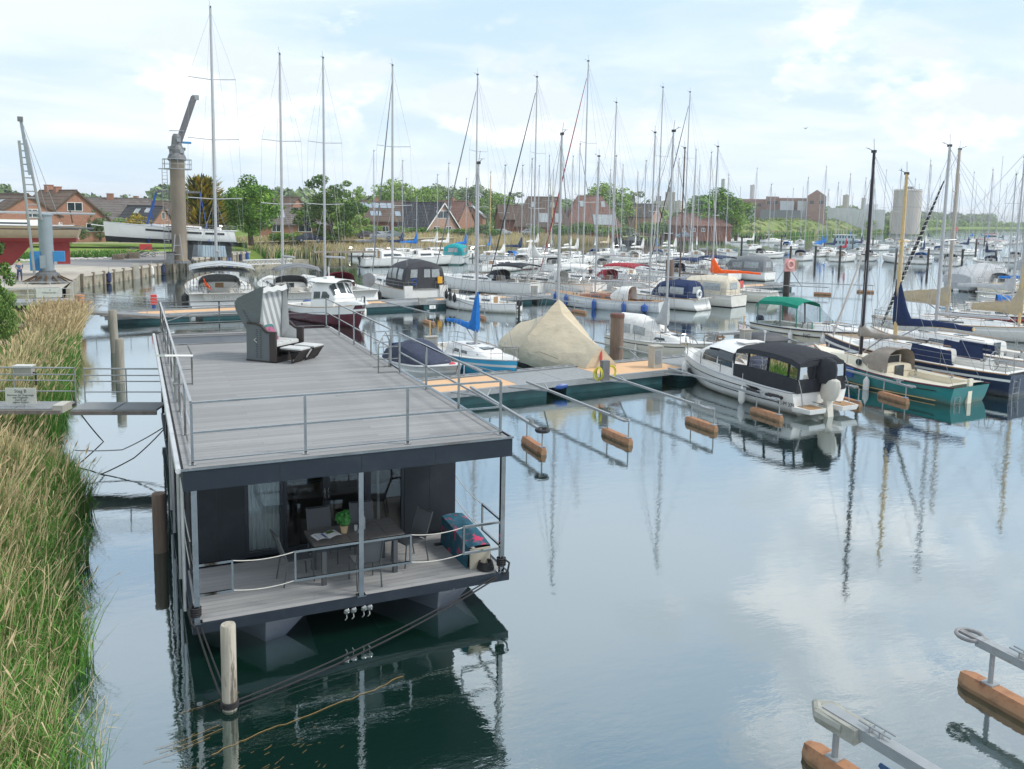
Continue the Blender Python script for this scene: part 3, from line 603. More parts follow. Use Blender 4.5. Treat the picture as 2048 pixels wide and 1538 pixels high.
    for x, y, w, hh in chim:
        zz_ = hr-abs(y)*sl; mb = MB(); mb.box(x-w/2, y-w/2, zz_-.6, x+w/2, y+w/2, zz_+hh); mb.box(x-w/2-.06, y-w/2-.06, zz_+hh, x+w/2+.06, y+w/2+.06, zz_+hh+.1); mb.obj('chimney', brick, t)
    for x, f, w, l, sg in sky_:
        y0 = sg*b*(1-f); z0 = he+(hr-he)*f; y1 = sg*b*(1-f-l); z1 = he+(hr-he)*(f+l); q = MB(); of = .07
        for k in (0, 1): q.quad((x-w/2, y0, z0+of), (x+w/2, y0, z0+of), (x+w/2, y1, z1+of), (x-w/2, y1, z1+of)) if k else q.tube([(x-w/2, y0, z0+of), (x+w/2, y0, z0+of), (x+w/2, y1, z1+of), (x-w/2, y1, z1+of), (x-w/2, y0, z0+of)], .06, 4)
        q.obj('skylight', panels if panels else glassl, t)
    return t, (a, b, he, hr, sl)
skl = mat('skylight_glass', (.52, .58, .62), .15, var=.1); sol = mat('solar_panel', (.30, .36, .42), .12, var=.15, scale=4)
house('red brick gable house with mossy roof behind the grey slewing crane', 118, 150, 472, 381, 440, 12, 10.5, -62, brick, rmoss, gab=(('g+', -.3, 3.9, 2.3, 1.35), ('g+', 2.6, .8, 2.7, 1.3), ('g+', -2.6, 1.4, .7, .8)), chim=((-3.2, .1, 1.0, .9), (.2, -.1, .9, .6)), sky_=((-1.5, .1, 1.2, .2, -1), (-3.2, .15, 1.0, .2, -1)))
house('half hidden brick house with brown roof at the far left edge', 18, 142, 470, 388, 428, 11, 9, -58, brick, rbrown, gab=(('g+', .5, 2.6, 1.6, 1.2),), sky_=((1.5, .45, .8, .25, -1),))
house('long low house with weathered grey tiled roof behind the brick gable house', 205, 178, 466, 396, 440, 17, 12, -8, brick, rgrey, side=(('s-', -3, .9, 1.6, 1.2), ('s-', 3, .9, 1.6, 1.2)), chim=((1.5, 0, 1.1, .8),), sky_=((-5.5, .72, .9, .16, -1),))
house('small blue grey roofed brick cottage left of the big crane', 292, 170, 466, 412, 442, 7.5, 6, -40, brick, rdark, gab=(('g+', 0, 2.6, .9, 1.3), ('g+', -1.4, .4, .9, 1.1)), sky_=((-1, .5, .9, .3, -1), (1.2, .55, .9, .3, -1)))
house('brown roofed house partly behind the big crane column', 320, 205, 464, 402, 440, 15, 11, -20, brick, rbrown, chim=((-5, 0, .9, .9),), side=(('s-', 0, .8, 1.4, 1.2),))
house('grey roofed row house with dormer left of the blue sling', 250, 215, 464, 404, 442, 12, 9, 5, brickb, rgrey, sky_=((2.5, .4, 1.6, .35, -1), (4.5, .4, 1.2, .35, -1)), panels=sol)
house('brick bungalow with a block of pale roof windows right of the maple', 588, 165, 470, 416, 446, 13, 9, -4, brick, rgrey, side=(('s-', -3.6, .7, 1.6, 1.5), ('s-', 1.5, .7, 2.4, 1.7), ('s-', 4.4, .7, 1.8, 1.7)), sky_=((-4.6, .35, .8, .5, -1), (-3.5, .35, .8, .5, -1), (-2.4, .35, .8, .5, -1)), panels=skl)
house('tall brown roof gable rising behind the maple', 570, 200, 466, 394, 430, 9, 8, -60, brick, rmoss)
house('long house with a row of solar panels on its brown roof', 762, 200, 468, 402, 440, 13, 12, -6, brickb, rbrown, side=(('s-', -3.5, .7, 1.6, 1.3), ('s-', 0, .7, 1.6, 1.3), ('s-', 3.4, .7, 1.6, 1.3)), sky_=((-4.8, .62, 1.5, .26, -1), (-3.1, .62, 1.5, .26, -1), (-1.4, .62, 1.5, .26, -1), (.3, .62, 1.5, .26, -1), (2.0, .62, 1.5, .26, -1), (-2.5, .22, 1.1, .24, -1), (-1.2, .22, 1.1, .24, -1), (3.2, .22, 1.2, .24, -1)), panels=sol, chim=((-1, 0, .7, .8),))
house('wide black roofed house with pale glazed gable', 846, 196, 470, 405, 458, 12, 12, -60, pinkb, rdark, gab=(('g+', 0, 3.9, 4.6, 1.7), ('g+', -2.3, .6, 1.9, 1.5), ('g+', 2.0, .6, 1.9, 1.5)), side=(('s-', -3, .6, 1.6, 1.2), ('s-', 2, .6, 1.6, 1.2)), half=True, over=.7)
house('red brick house end right behind the black roofed gable', 905, 214, 466, 402, 438, 8, 8, -50, brick, rred, chim=((0, 0, .8, .7),), sky_=((0, .4, .9, .3, -1),))
house('small brick house with light grey roof patches', 940, 222, 464, 408, 432, 8.5, 7.5, -118, brick, rgrey, gab=(('g-', 0, 3.0, 1.3, 1.2), ('g+', 0, 3.0, 1.3, 1.2)), sky_=((-1.5, .15, 2.6, .7, 1), (1.8, .3, 1.4, .5, 1)), panels=skl, chim=((1, 0, .7, .6),))
house('brown mansard roofed house with white dormers', 1084, 222, 466, 394, 450, 14.5, 14, -24, brickb, rbrown, hip=3.6, gab=(('g+', -2, 2.6, 1.3, 1.3), ('g-', 0, 3.4, 1.5, 1.4)), side=(('s-', -3.5, 1.0, 1.4, 1.4), ('s-', 3.5, 1.0, 1.4, 1.4)), sky_=((-2.5, .62, 1.0, .2, -1), (2.5, .62, 1.0, .2, -1), (.2, .1, 2.2, .32, -1), (4.0, .1, 1.6, .32, -1)))
house('red roofed house with glazed balcony right of the brown mansard house', 1178, 226, 466, 392, 450, 14.5, 14, -18, brickb, rred, hip=4.2, gab=(('g+', 0, 2.2, 3.4, 1.7),), side=(('s-', -3, .9, 1.6, 1.3),), sky_=((-2.4, .62, 1.0, .2, -1), (3.2, .62, 1.0, .2, -1), (2.8, .02, 5.5, .34, -1)))
house('small white gabled house behind the masts left of the silos', 1290, 262, 462, 408, 432, 8, 7, -60, pinkb, rgrey)
house('brown brick boathouse with orange hip roof on the quay', 1392, 218, 473, 428, 449, 15, 9, -12, brickb, rred, side=(('s-', -5, 1.3, .9, .9), ('s-', -2.5, 1.3, .9, .9), ('s-', 0, 1.3, .9, .9)), hip=3.2, name='boathouse')
house('brown roofed garage house left of the red roofed house', 1020, 236, 464, 410, 436, 7, 6, -10, brickb, rbrown)

# ------------------------------------------------------------------ factory and silos on the skyline
fbr = mat('factory_brick', (0.33, 0.21, 0.18), .9, var=.15, scale=.5); fcon = mat('silo_concrete', (0.48, 0.44, 0.39), .9, var=.12, scale=.25, stretch=(1, 1, .2)); fwh = mat('factory_white', (.55, .57, .58), .6, var=.08, scale=.3); fdk = mat('factory_dark', (.20, .21, .23), .7, var=.2)
def blk(parent, nm, px0, px1, y0, y1, d, dep, m_, z0=None):
    A, B_ = spot(px0, y1, d=d), spot(px1, y1, d=d); zt = spot((px0+px1)/2, y0, d=d).z; zb = z0 if z0 is not None else spot((px0+px1)/2, y1, d=d).z
    u = Vector((B_.x-A.x, B_.y-A.y, 0)); n_ = Vector((-u.y, u.x, 0)).normalized()*dep; mb = MB()
    mb.add([(A.x, A.y, zb), (B_.x, B_.y, zb), (B_.x+n_.x, B_.y+n_.y, zb), (A.x+n_.x, A.y+n_.y, zb), (A.x, A.y, zt), (B_.x, B_.y, zt), (B_.x+n_.x, B_.y+n_.y, zt), (A.x+n_.x, A.y+n_.y, zt)], [(4,5,6,7),(0,1,5,4),(1,2,6,5),(2,3,7,6),(3,0,4,7)])
    return mb.obj(nm, m_, parent), (A, B_, zt, zb, u)
fa = thing('factory', 'long brown brick factory with a square tower on the skyline', 'factory', (0, 0, 0))
for nm, a, b, y0, y1, dd, dep, m_ in (('hall', 1478, 1530, 398, 436, 480, 30, fbr), ('hall', 1530, 1556, 393, 436, 476, 26, fbr), ('hall', 1556, 1612, 396, 436, 474, 26, fbr), ('tower', 1612, 1650, 392, 438, 465, 16, fbr), ('annex', 1560, 1588, 402, 414, 470, 3, fwh), ('annex', 1478, 1510, 412, 424, 470, 5, fwh), ('annex', 1520, 1600, 420, 436, 462, 8, fdk), ('annex', 1595, 1612, 402, 412, 468, 3, fwh)):
    o_, q = blk(fa, nm, a, b, y0, y1, dd, dep, m_, 1.5)
    if nm == 'tower':
        A, B_, zt, zb, u = q; n_ = Vector((-u.y, u.x, 0)).normalized()*16; c = (A+B_)/2; MB().add([(A.x, A.y, zt), (B_.x, B_.y, zt), (B_.x+n_.x, B_.y+n_.y, zt), (A.x+n_.x, A.y+n_.y, zt), (c.x, c.y, zt+3.2), (c.x+n_.x, c.y+n_.y, zt+3.2)], [(0,1,4),(1,2,5,4),(2,3,5),(3,0,4,5)]).obj('roof', fbr, fa)
    if nm in ('hall', 'tower'):
        A, B_, zt, zb, u = q; k = max(2, int(u.length/5))
        for i in range(k):
            p = A+u*((i+.5)/k); e = u.normalized(); n2 = Vector((u.y, -u.x, 0)).normalized()*.05
            MB().quad((p.x-e.x+n2.x, p.y-e.y+n2.y, zt-4), (p.x+e.x+n2.x, p.y+e.y+n2.y, zt-4), (p.x+e.x+n2.x, p.y+e.y+n2.y, zt-2.4), (p.x-e.x+n2.x, p.y-e.y+n2.y, zt-2.4)).obj('window', glassd, fa)
def silo(label, px0, px1, y0, d, m_=fcon, dome=0, name='silo', ring=True):
    c = spot((px0+px1)/2, y0, d=d); r = (px1-px0)/2*d/FPX; t = thing(name, label, name.split('_')[-1], (c.x, c.y, 1.5)); H_ = c.z-1.5
    MB().lathe([(r, -1), (r, H_-.4), (r*1.03, H_-.35), (r*1.03, H_), (r*.6, H_+dome*.7), (.2, H_+dome)], 24).obj('drum', m_, t, True)
    q = MB(); q.box(-r*.12, -r*.12, H_+dome, r*.12, r*.12, H_+dome+r*.18); q.box(r*.3, -r*.05, H_, r*.5, r*.1, H_+r*.3)
    if ring: q.torus((0, 0, H_+.5), r*.98, .08, 'z', 20, 4); q.torus((0, 0, H_*.6), r*1.005, .1, 'z', 20, 4)
    q.obj('roof_gear', fdk, t); return t
silo('big pale concrete silo rising behind the right hand masts', 1793, 1840, 381, 470, dome=.8)
SG = 'row of slim silo cylinders behind the boathouse tree'
for i in range(4): silo(['leftmost slim silo cylinder of the group left of the round tree', 'second slim silo cylinder of the group left of the round tree', 'third slim silo cylinder of the group left of the round tree', 'rightmost slim silo cylinder of the group beside the round tree'][i], 1308+i*14, 1321+i*14, 402, 520, fcon, ring=False)
silo('slim stack with pipe loop standing over the left end of the factory', 1501, 1510, 370, 500, fwh, ring=False, name='process_tower')
silo('slender tower behind the masts left of the pipe stack', 1443, 1450, 358, 520, fwh, ring=False, name='process_tower')
silo('small grey silo right of the factory tower', 1687, 1698, 390, 600, fcon, ring=False); silo('short grey silo tower at the middle of the right skyline', 1724, 1732, 396, 640, fcon, ring=False)
silo('low white storage tank on the right skyline', 1730, 1754, 410, 560, fwh, dome=1.0, name='storage_tank')
st_ = thing('silo_headhouse', 'steel headhouse with stair frames over the slim silos', 'headhouse', (0, 0, 0)); blk(st_, 'box', 1330, 1350, 384, 402, 522, 8, fcon); blk(st_, 'box', 1312, 1322, 392, 402, 520, 6, fdk); blk(st_, 'box', 1336, 1342, 374, 384, 522, 4, fdk)
sh = thing('warehouse', 'low white warehouses right of the factory tower', 'warehouse', (0, 0, 0)); blk(sh, 'hall', 1655, 1712, 416, 432, 540, 20, fwh, 1.5); blk(sh, 'hall', 1712, 1770, 419, 433, 540, 20, fwh, 1.5); blk(sh, 'hall', 1780, 1830, 422, 434, 560, 16, mat('factory_yellow', (.45, .40, .25), .8), 1.5)
# ------------------------------------------------------------------ boats (local axes: +x bow, +y port, z up from the waterline; origin under the stern)
def ip(x, pts):
    """piecewise linear through [(x, a, b..)]"""
    if x <= pts[0][0]: return pts[0][1:]
    for p, q in zip(pts, pts[1:]):
        if x <= q[0]:
            t = (x-p[0])/(q[0]-p[0]+1e-9); return tuple(a+(b-a)*t for a, b in zip(p[1:], q[1:]))
    return pts[-1][1:]
ARCH = [(-1,0),(-1.0,.45),(-.93,.78),(-.72,.94),(-.38,1.0),(0,1.02),(.38,1.0),(.72,.94),(.93,.78),(1.0,.45),(1,0)]
ROOF = [(-1,0),(-.90,.72),(-.82,.90),(-.66,.98),(-.3,1.04),(0,1.06),(.3,1.04),(.66,.98),(.82,.90),(.90,.72),(1,0)]
TENT = [(-1,0),(-.98,.5),(-.90,.76),(-.6,.93),(-.25,1.02),(0,1.04),(.25,1.02),(.6,.93),(.90,.76),(.98,.5),(1,0)]
class Hull:
    def __init__(h, L, B, fs=0.9, fb=1.25, stern=0.75, full=0.45, rake=0.10, trans=0.05, motor=False, dip=0.08):
        h.L, h.B, h.fs, h.fb, h.stern, h.full, h.rake, h.trans, h.motor, h.dip = L, B, fs, fb, stern, full, rake, trans, motor, dip
    def b(h, t):
        if t < h.full: q = h.stern+(1-h.stern)*math.sin(math.pi/2*t/h.full)
        else:
            u = (t-h.full)/(1-h.full); q = max(0.0, 1-u**(2.6 if h.motor else 2.0))**(0.75 if h.motor else 0.9)
        return max(h.B/2*q, 0.015)
    def z(h, t): return h.fs+(h.fb-h.fs)*t**1.6-h.dip*math.sin(math.pi*t)
    def tx(h, x): return min(max(x/h.L, 0), 1)
    def bx(h, x): return h.b(h.tx(x))
    def zx(h, x): return h.z(h.tx(x))
    def P(h, t, lv):
        """point on the side, lv 0 at the keel line .. 1 at the sheer"""
        zs = h.z(t); b = h.b(t); z = -0.32+(zs+0.32)*lv
        if h.motor: w = [(0,.0),(.16,.55),(.30,.80 if t<.6 else .80-.35*(t-.6)),(.62,.93),(1,1)]
        else: w = [(0,.0),(.12,.55),(.26,.86),(.5,.965),(1,1)]
        u = ip(lv, [(a, c) for a, c in w])[0]
        if t > 0.75: u = u**(1+ (t-0.75)*2.2)
        xx = h.L*t
        xx += -h.rake*h.L*(1-lv)**1.3*max(0, (t-0.55)/0.45)**1.5
        xx += h.trans*(lv)*max(0, 1-t/0.12)*(1 if t < 0.12 else 0)
        return (xx, b*u, z)
LV = [0, .12, .24, .30, .5, .78, .86, 1.0]
def hull_obj(h, par, mh, mboot, mstripe, n=16, mtop=None):
    mb = MB(); ts = [0, .03]+[i/n for i in range(1, n)]+[.985, 1.0]
    rows = [1, 1, 1, 0, 0, 2, 0]
    for sgn in (1, -1):
        mb.loft([[(p[0], p[1]*sgn, p[2]) for p in (h.P(t, l) for t in ts)] for l in LV], False, mrow=rows)
    # transom
    tp = [h.P(0, l) for l in LV]
    mb.loft([[(p[0], p[1]*k, p[2]) for k in (-1, -.5, 0, .5, 1)] for p in tp], False, mrow=[1, 1, 1, 0, 0, 0, 0])
    return mb.obj('hull', [mh, mboot, mstripe], par, True, 40)
def deck_obj(h, par, md, cock=None, mf=None, n=18, cw=0.55, well=0.5, name='deck'):
    mb = MB(); xs = sorted(set([round(h.L*i/n, 3) for i in range(n+1)]+([round(cock[0], 3), round(cock[1], 3)] if cock else [])))
    sec = []
    for x in xs:
        t = h.tx(x); b = h.b(t); z = h.z(t); c = min(cw*h.B/2, b*.75)
        sec.append([(x, -b, z), (x, -b*.97, z+.03), (x, -c, z+.05), (x, c, z+.05), (x, b*.97, z+.03), (x, b, z)])
    for i in range(len(xs)-1):
        a, b = sec[i], sec[i+1]; inn = cock and cock[0]-1e-3 <= xs[i] and xs[i+1] <= cock[1]+1e-3
        for j in range(5):
            if inn and j == 2: continue
            mb.quad(a[j], a[j+1], b[j+1], b[j], 0)
        if inn:
            lo = lambda p: (p[0], p[1]*.92, p[2]-well)
            mb.quad(a[2], b[2], lo(b[2]), lo(a[2]), 0); mb.quad(a[3], lo(a[3]), lo(b[3]), b[3], 0)
            mb.quad(lo(a[2]), lo(b[2]), lo(b[3]), lo(a[3]), 1)
            sz = well*.45
            for sg in (2, 3):       # benches
                k = -1 if sg == 2 else 1; q = lambda p, f, dz: (p[0], p[1]*f, p[2]-dz)
                mb.quad(q(a[sg], .94, sz), q(b[sg], .94, sz), q(b[sg], .5, sz), q(a[sg], .5, sz), 0)
                mb.quad(q(a[sg], .5, sz), q(b[sg], .5, sz), q(b[sg], .5, well), q(a[sg], .5, well), 0)
    if cock:
        for x in cock:
            i = min(range(len(xs)), key=lambda k: abs(xs[k]-x)); a = sec[i]
            if i == 0: continue
            mb.quad(a[2], a[3], (a[3][0], a[3][1]*.92, a[3][2]-well), (a[2][0], a[2][1]*.92, a[2][2]-well), 0)
    return mb.obj(name, [md, mf or md], par)
def shell(h, prof, tpl, par, name, mats, skip=None, base=None, caps=True, smooth=True, dz=0.02, mcol=None):
    """cabin, hood or tent: prof = [(x, halfwidth, height)] on the deck"""
    rings = []
    for x, w, ht in prof:
        z0 = base if base is not None else h.zx(x)+dz
        rings.append([(x, w*u, z0+ht*v) for u, v in tpl])
    mb = MB(); mb.loft(rings, False, skip=skip, mcol=mcol)
    if caps:
        for r in ((rings[0]), (rings[-1])):
            mb.add(r, [tuple(range(len(r)))])
    return mb.obj(name, mats, par, smooth, 40)
def surf(h, prof, tpl, x, s, base=None, off=0.012, dz=0.02):
    w, ht = ip(x, prof); n = len(tpl)-1; k = min(int(s*n), n-1); f = s*n-k
    u = tpl[k][0]*(1-f)+tpl[k+1][0]*f; v = tpl[k][1]*(1-f)+tpl[k+1][1]*f
    du = tpl[k+1][0]-tpl[k][0]; dv = tpl[k+1][1]-tpl[k][1]
    nx, nz = -dv*ht, du*w; l = math.hypot(nx, nz)+1e-9
    z0 = base if base is not None else h.zx(x)+dz
    return (x, w*u+nx/l*off, z0+ht*v+nz/l*off)
def panel(h, prof, tpl, xa, xb, sa, sb, par, name, mt, base=None, off=0.012, nx=5, ns=4, both=True, frame=None, slant=0.0):
    """window or patch lying just proud of the shell"""
    outs = []
    for side in ((0, 1) if both else (0,)):
        mb = MB(); rings = []
        for j in range(ns+1):
            s = sa+(sb-sa)*j/ns
            s_ = 1-s if side else s
            rings.append([surf(h, prof, tpl, xa+(xb-xa)*i/nx+slant*j/ns, s_, base, off) for i in range(nx+1)])
        mb.loft(rings, False); outs.append(mb.obj(name, mt, par, True))
    return outs
def rails(h, par, x0, x1, ht=0.55, r=0.013, gap=1.6, pul=True, push=True, n=5, wires=2, inset=.95):
    sm_ = MB().tube([(0, 0, 0), (0, 0, ht)], r, n, 0, False).mesh('stanchion', [steel]); ln = MB()
    k = max(2, int((x1-x0)/gap)+1); xs = [x0+(x1-x0)*i/(k-1) for i in range(k)]
    for sg in (1, -1):
        tp = []
        for x in xs:
            b = h.bx(x)*inset*sg; z = h.zx(x); link('stanchion', sm_, par, (x, b, z)); tp.append((x, b, z+ht))
        for w in range(wires): ln.tube([(p[0], p[1], p[2]-w*ht*.45) for p in tp], r*.5, 3, 0, False)
    ln.obj('guard_wire', wire, par)
    if pul:
        mb = MB(); xb = h.L*.99; pts = []
        for sg in (1, -1):
            q = [(x1, h.bx(x1)*inset*sg, h.zx(x1)+ht), ((x1+xb)/2, h.bx((x1+xb)/2)*inset*sg, h.zx((x1+xb)/2)+ht+.03), (xb, 0.10*sg, h.zx(xb)+ht+.05)]
            pts.append(q); mb.tube(q, r*1.2, n, 0, False)
            mb.tube([q[1], (q[1][0], q[1][1], h.zx(q[1][0]))], r, n, 0, False); mb.tube([q[2], (q[2][0]-.15, q[2][1], h.zx(xb))], r, n, 0, False)
            mb.tube([(p[0], p[1], p[2]-ht*.45) for p in q[:2]], r*.8, n, 0, False)
        mb.tube([pts[0][2], pts[1][2]], r*1.2, n, 0, False); mb.obj('pulpit', steel, par)
    if push:
        mb = MB()
        for sg in (1, -1):
            q = [(x0, h.bx(x0)*inset*sg, h.zx(x0)+ht), (0.12, h.b(0)*inset*sg, h.z(0)+ht), (0.08, h.b(0)*.45*sg, h.z(0)+ht)]
            mb.tube(q, r*1.2, n, 0, False); mb.tube([(p[0], p[1], p[2]-ht*.45) for p in q], r*.8, n, 0, False)
            for p in q[1:]: mb.tube([p, (p[0], p[1], h.z(0)-.0)], r, n, 0, False)
        mb.obj('pushpit', steel, par)
def rig(h, par, xm, H, z0, r=0.075, ms=None, spr=(.42, .72), sw=0.8, boom=None, cover=None, furl=None, frac=0.95, stays=True, wr=0.010, top=True, bz=1.0, rake=0.0, cover_h=0.32, fr=0.05, n=8, coll=0.9, backx=0.1):
    """H is the height of the masthead above the water"""
    ms = ms or alu; mb = MB(); xt = xm-rake*(H-z0)
    mb.tube([(xm, 0, z0), ((xm+xt)/2, 0, (z0+H)/2), (xt, 0, H)], [r, r*.97, r*.72], n, 0); mo = mb.obj('mast', ms, par, True, 60)
    at = lambda f: (xm+(xt-xm)*f, 0, z0+(H-z0)*f)
    tips = {1: [], -1: []}
    for f in spr:
        p = at(f); w = sw*(1.15-.35*f)*h.B/3.2*1.25
        for sg in (1, -1):
            q = (p[0]-w*.18, p[1]+w*sg, p[2]+w*.05); MB().tube([p, q], r*.28, 4).obj('spreader', ms, mo); tips[sg].append(q)
    if top:
        t_ = MB(); t_.tube([(xt, .0, H), (xt-.02, 0.1, H+.55)], .011, 3, 0, False); t_.tube([(xt, 0, H+.02), (xt+.35, 0, H+.16)], .014, 3, 0, False)
        t_.tube([(xt+.35, -.14, H+.17), (xt+.35, .14, H+.17)], .012, 3, 0, False); t_.box(xt-.09, -.05, H-.05, xt+.12, .05, H+.07)
        t_.obj('wind_vane', blackp, mo)
    if stays:
        w = MB(); hd = at(frac)
        for sg in (1, -1):
            ch = (xm-.15, h.bx(xm)*.93*sg, h.zx(xm)); w.tube([at(.985 if spr else frac)]+list(reversed(tips[sg]))+[ch], wr, 3, 0, False)
            if spr: w.tube([at(spr[0]), (ch[0]+.05, ch[1]*.97, ch[2])], wr*.9, 3, 0, False); w.tube([at(spr[0]), (ch[0]-.7, h.bx(ch[0]-.7)*.95*sg, h.zx(ch[0]-.7))], wr*.9, 3, 0, False)
            w.tube([at(.99), (xm-.3-(xm-backx)*.97, h.b(0)*.8*sg, h.z(0)+.05)], wr*.8, 3, 0, False)
        if not furl: w.tube([hd, (h.L*.97, 0, h.z(1))], wr, 3, 0, False)
        w.obj('rigging', wire, par)
        if furl:
            f_ = MB(); a = Vector(hd); b = Vector((h.L*.97, 0, h.z(1)+.25)); f_.tube([a+(b-a)*.03, a+(b-a)*.3, a+(b-a)*.75, b], [fr*.5, fr, fr*1.25, fr*.9], 7, 0)
            f_.tube([b, (h.L*.97, 0, h.z(1))], wr, 4, 0, False); f_.obj('furled_headsail', furl, par, True)
    if boom:
        bz_ = z0+bz; q = MB(); a = (xm-.12, 0, bz_); b = (xm-.12-boom, 0, bz_+.12)
        q.tube([a, b], r*.75, 7, 0); q.obj('boom', ms, par, True)
        q = MB(); q.tube([(xm-.12, 0, z0+.15), (xm-.1-boom*.32, 0, bz_-.03)], r*.35, 5); q.tube([b, at(.97)], wr*.7, 3, 0, False); q.obj('boom_vang', wire, par)
        if cover:
            rings = []; nn = 16
            for i in range(nn+1):
                t = i/nn; x = xm-.06-(boom*1.0)*t; hh = cover_h*(1-.55*t); ww = .14*(1-.35*t)
                if t < .18: hh += (coll)*(1-t/.18)**1.2
                zc = bz_-.08+.12*t-.03*math.sin(6*t+1); wv = 1+.10*math.sin(i*2.3)
                rings.append([(x, ww*u*wv, zc+hh*v+.02*math.sin(i*1.7)*v) for u, v in ((0, -.02), (.9, .1), (1.0, .35), (.6, .8), (.15, 1.0), (-.15, 1.0), (-.6, .8), (-1.0, .35), (-.9, .1))])
            rings.insert(0, [(xm+.14, p[1]*.8, p[2]) for p in rings[0]])
            q = MB(); q.loft(rings, True, True); q.obj('sail_cover', cover, par, True, 60)
    return mo
def wheel(par, x, y, z, r=.42):
    mb = MB(); mb.torus((x, y, z), r, .022, 'x', 18, 5)
    for k in range(5):
        a = 2*math.pi*k/5; mb.tube([(x, y, z), (x, y+r*math.cos(a), z+r*math.sin(a))], .010, 4, 0, False)
    mb.tube([(x, y, z), (x+.12, y, z)], .04, 6); mb.obj('steering_wheel', steel, par)
    mb = MB(); mb.box(x+.06, y-.13, z-.75, x+.3, y+.13, z+.05); mb.obj('pedestal', whitep, par)
def outboard(par, x, z, y=0, s=1.0, mc=None, ml=None, tilt=0.0):
    mb = MB(); t = tilt
    rings = []
    for zz_, a, b in ((.0,.13,.20),(.12,.17,.27),(.38,.17,.28),(.52,.13,.22),(.56,.07,.12)):
        rings.append([(x-.22*s+(b*s*math.cos(k*math.pi/5))-t*zz_*s, y+a*s*math.sin(k*math.pi/5), z+zz_*s) for k in range(10)])
    mb.loft(rings, True, True); o = mb.obj('outboard_cowl', mc or blackp, par, True)
    mb = MB(); mb.beam((x-.2*s, y, z+.05*s), (x-.2*s-t*.9*s, y, z-.95*s), .12*s, .2*s); mb.box(x-.42*s, y-.10*s, z-.55*s, x-.06*s, y+.10*s, z-.5*s)
    for k in range(3):
        a = 2*math.pi*k/3; mb.beam((x-.45*s-t*.8*s, y, z-.85*s), (x-.45*s-t*.8*s, y+.14*s*math.cos(a), z-.85*s+.14*s*math.sin(a)), .10*s, .02*s)
    mb.beam((x, y, z-.25*s), (x-.2*s, y, z-.1*s), .2*s, .12*s); mb.obj('outboard_leg', ml or blackp, par)
def fender_mesh(nm, m_, r=.13, L=.62):
    me = MB().lathe([(.02, -L/2-.05), (r*.55, -L/2), (r, -L/2+.1), (r*1.04, 0), (r, L/2-.1), (r*.5, L/2), (.03, L/2+.06), (.03, L/2+.12)], 10)
    me.tube([(0, 0, L/2+.1), (0, 0, L/2+.6)], .01, 4); return me.mesh(nm, [m_], True)
FM = {}
def fender(bt, h, x, side, label, mt=None, r=.13, L=.6, dz=-.1, group=None):
    """top-level: hangs from the rail of boat bt on its port (+1) or starboard (-1) side"""
    key = (mt.name if mt else 'w', r, L)
    if key not in FM: FM[key] = fender_mesh('fender', mt or whitef, r, L)
    c, s_ = math.cos(bt.rotation_euler.z), math.sin(bt.rotation_euler.z); y = side*(h.bx(x)+r*.85); z = h.zx(x)-.45+dz
    o = link('fender', FM[key], None, (bt.location.x+x*c-y*s_, bt.location.y+x*s_+y*c, z)); tag(o, label, 'fender', group); return o
def frame_arch(par, xs, w, z0, ht, r=.016, name='canopy_frame'):
    mb = MB()
    for x, x2 in xs: mb.tube([(x, -w, z0), (x2, -w*.97, z0+ht*.75), (x2, -w*.7, z0+ht), (x2, w*.7, z0+ht), (x2, w*.97, z0+ht*.75), (x, w, z0)], r, 5, 0, False)
    mb.obj(name, steel, par)
def bimini(par, x0, x1, w, z, mt, legs=((.3, .1), (.7, .9)), deckz=1.0, arch=.16, droop=.12):
    rings = []
    for i in range(7):
        t = i/6; x = x0+(x1-x0)*t; e = droop*(abs(2*t-1)**2.2)
        rings.append([(x, w*u, z+arch*(1-u*u)-e-(.10 if abs(u) > .97 else 0)) for u in (-1.0, -.95, -.7, -.35, 0, .35, .7, .95, 1.0)])
    mb = MB(); mb.loft(rings, False); low = [[(p[0], p[1], p[2]-.02) for p in q] for q in rings]; mb.loft([list(reversed(q)) for q in low], False)
    mb.obj('bimini', mt, par, True, 50)
    fr_ = MB()
    for a, b in legs:
        for xx, tt in ((x0+(x1-x0)*.5, a), (x0+(x1-x0)*.5, b)):
            x2 = x0+(x1-x0)*tt; fr_.tube([(xx, -w*.96, deckz), (x2, -w*.96, z-.05), (x2, 0, z+arch-.04), (x2, w*.96, z-.05), (xx, w*.96, deckz)], .014, 5, 0, False)
    fr_.obj('bimini_frame', steel, par)
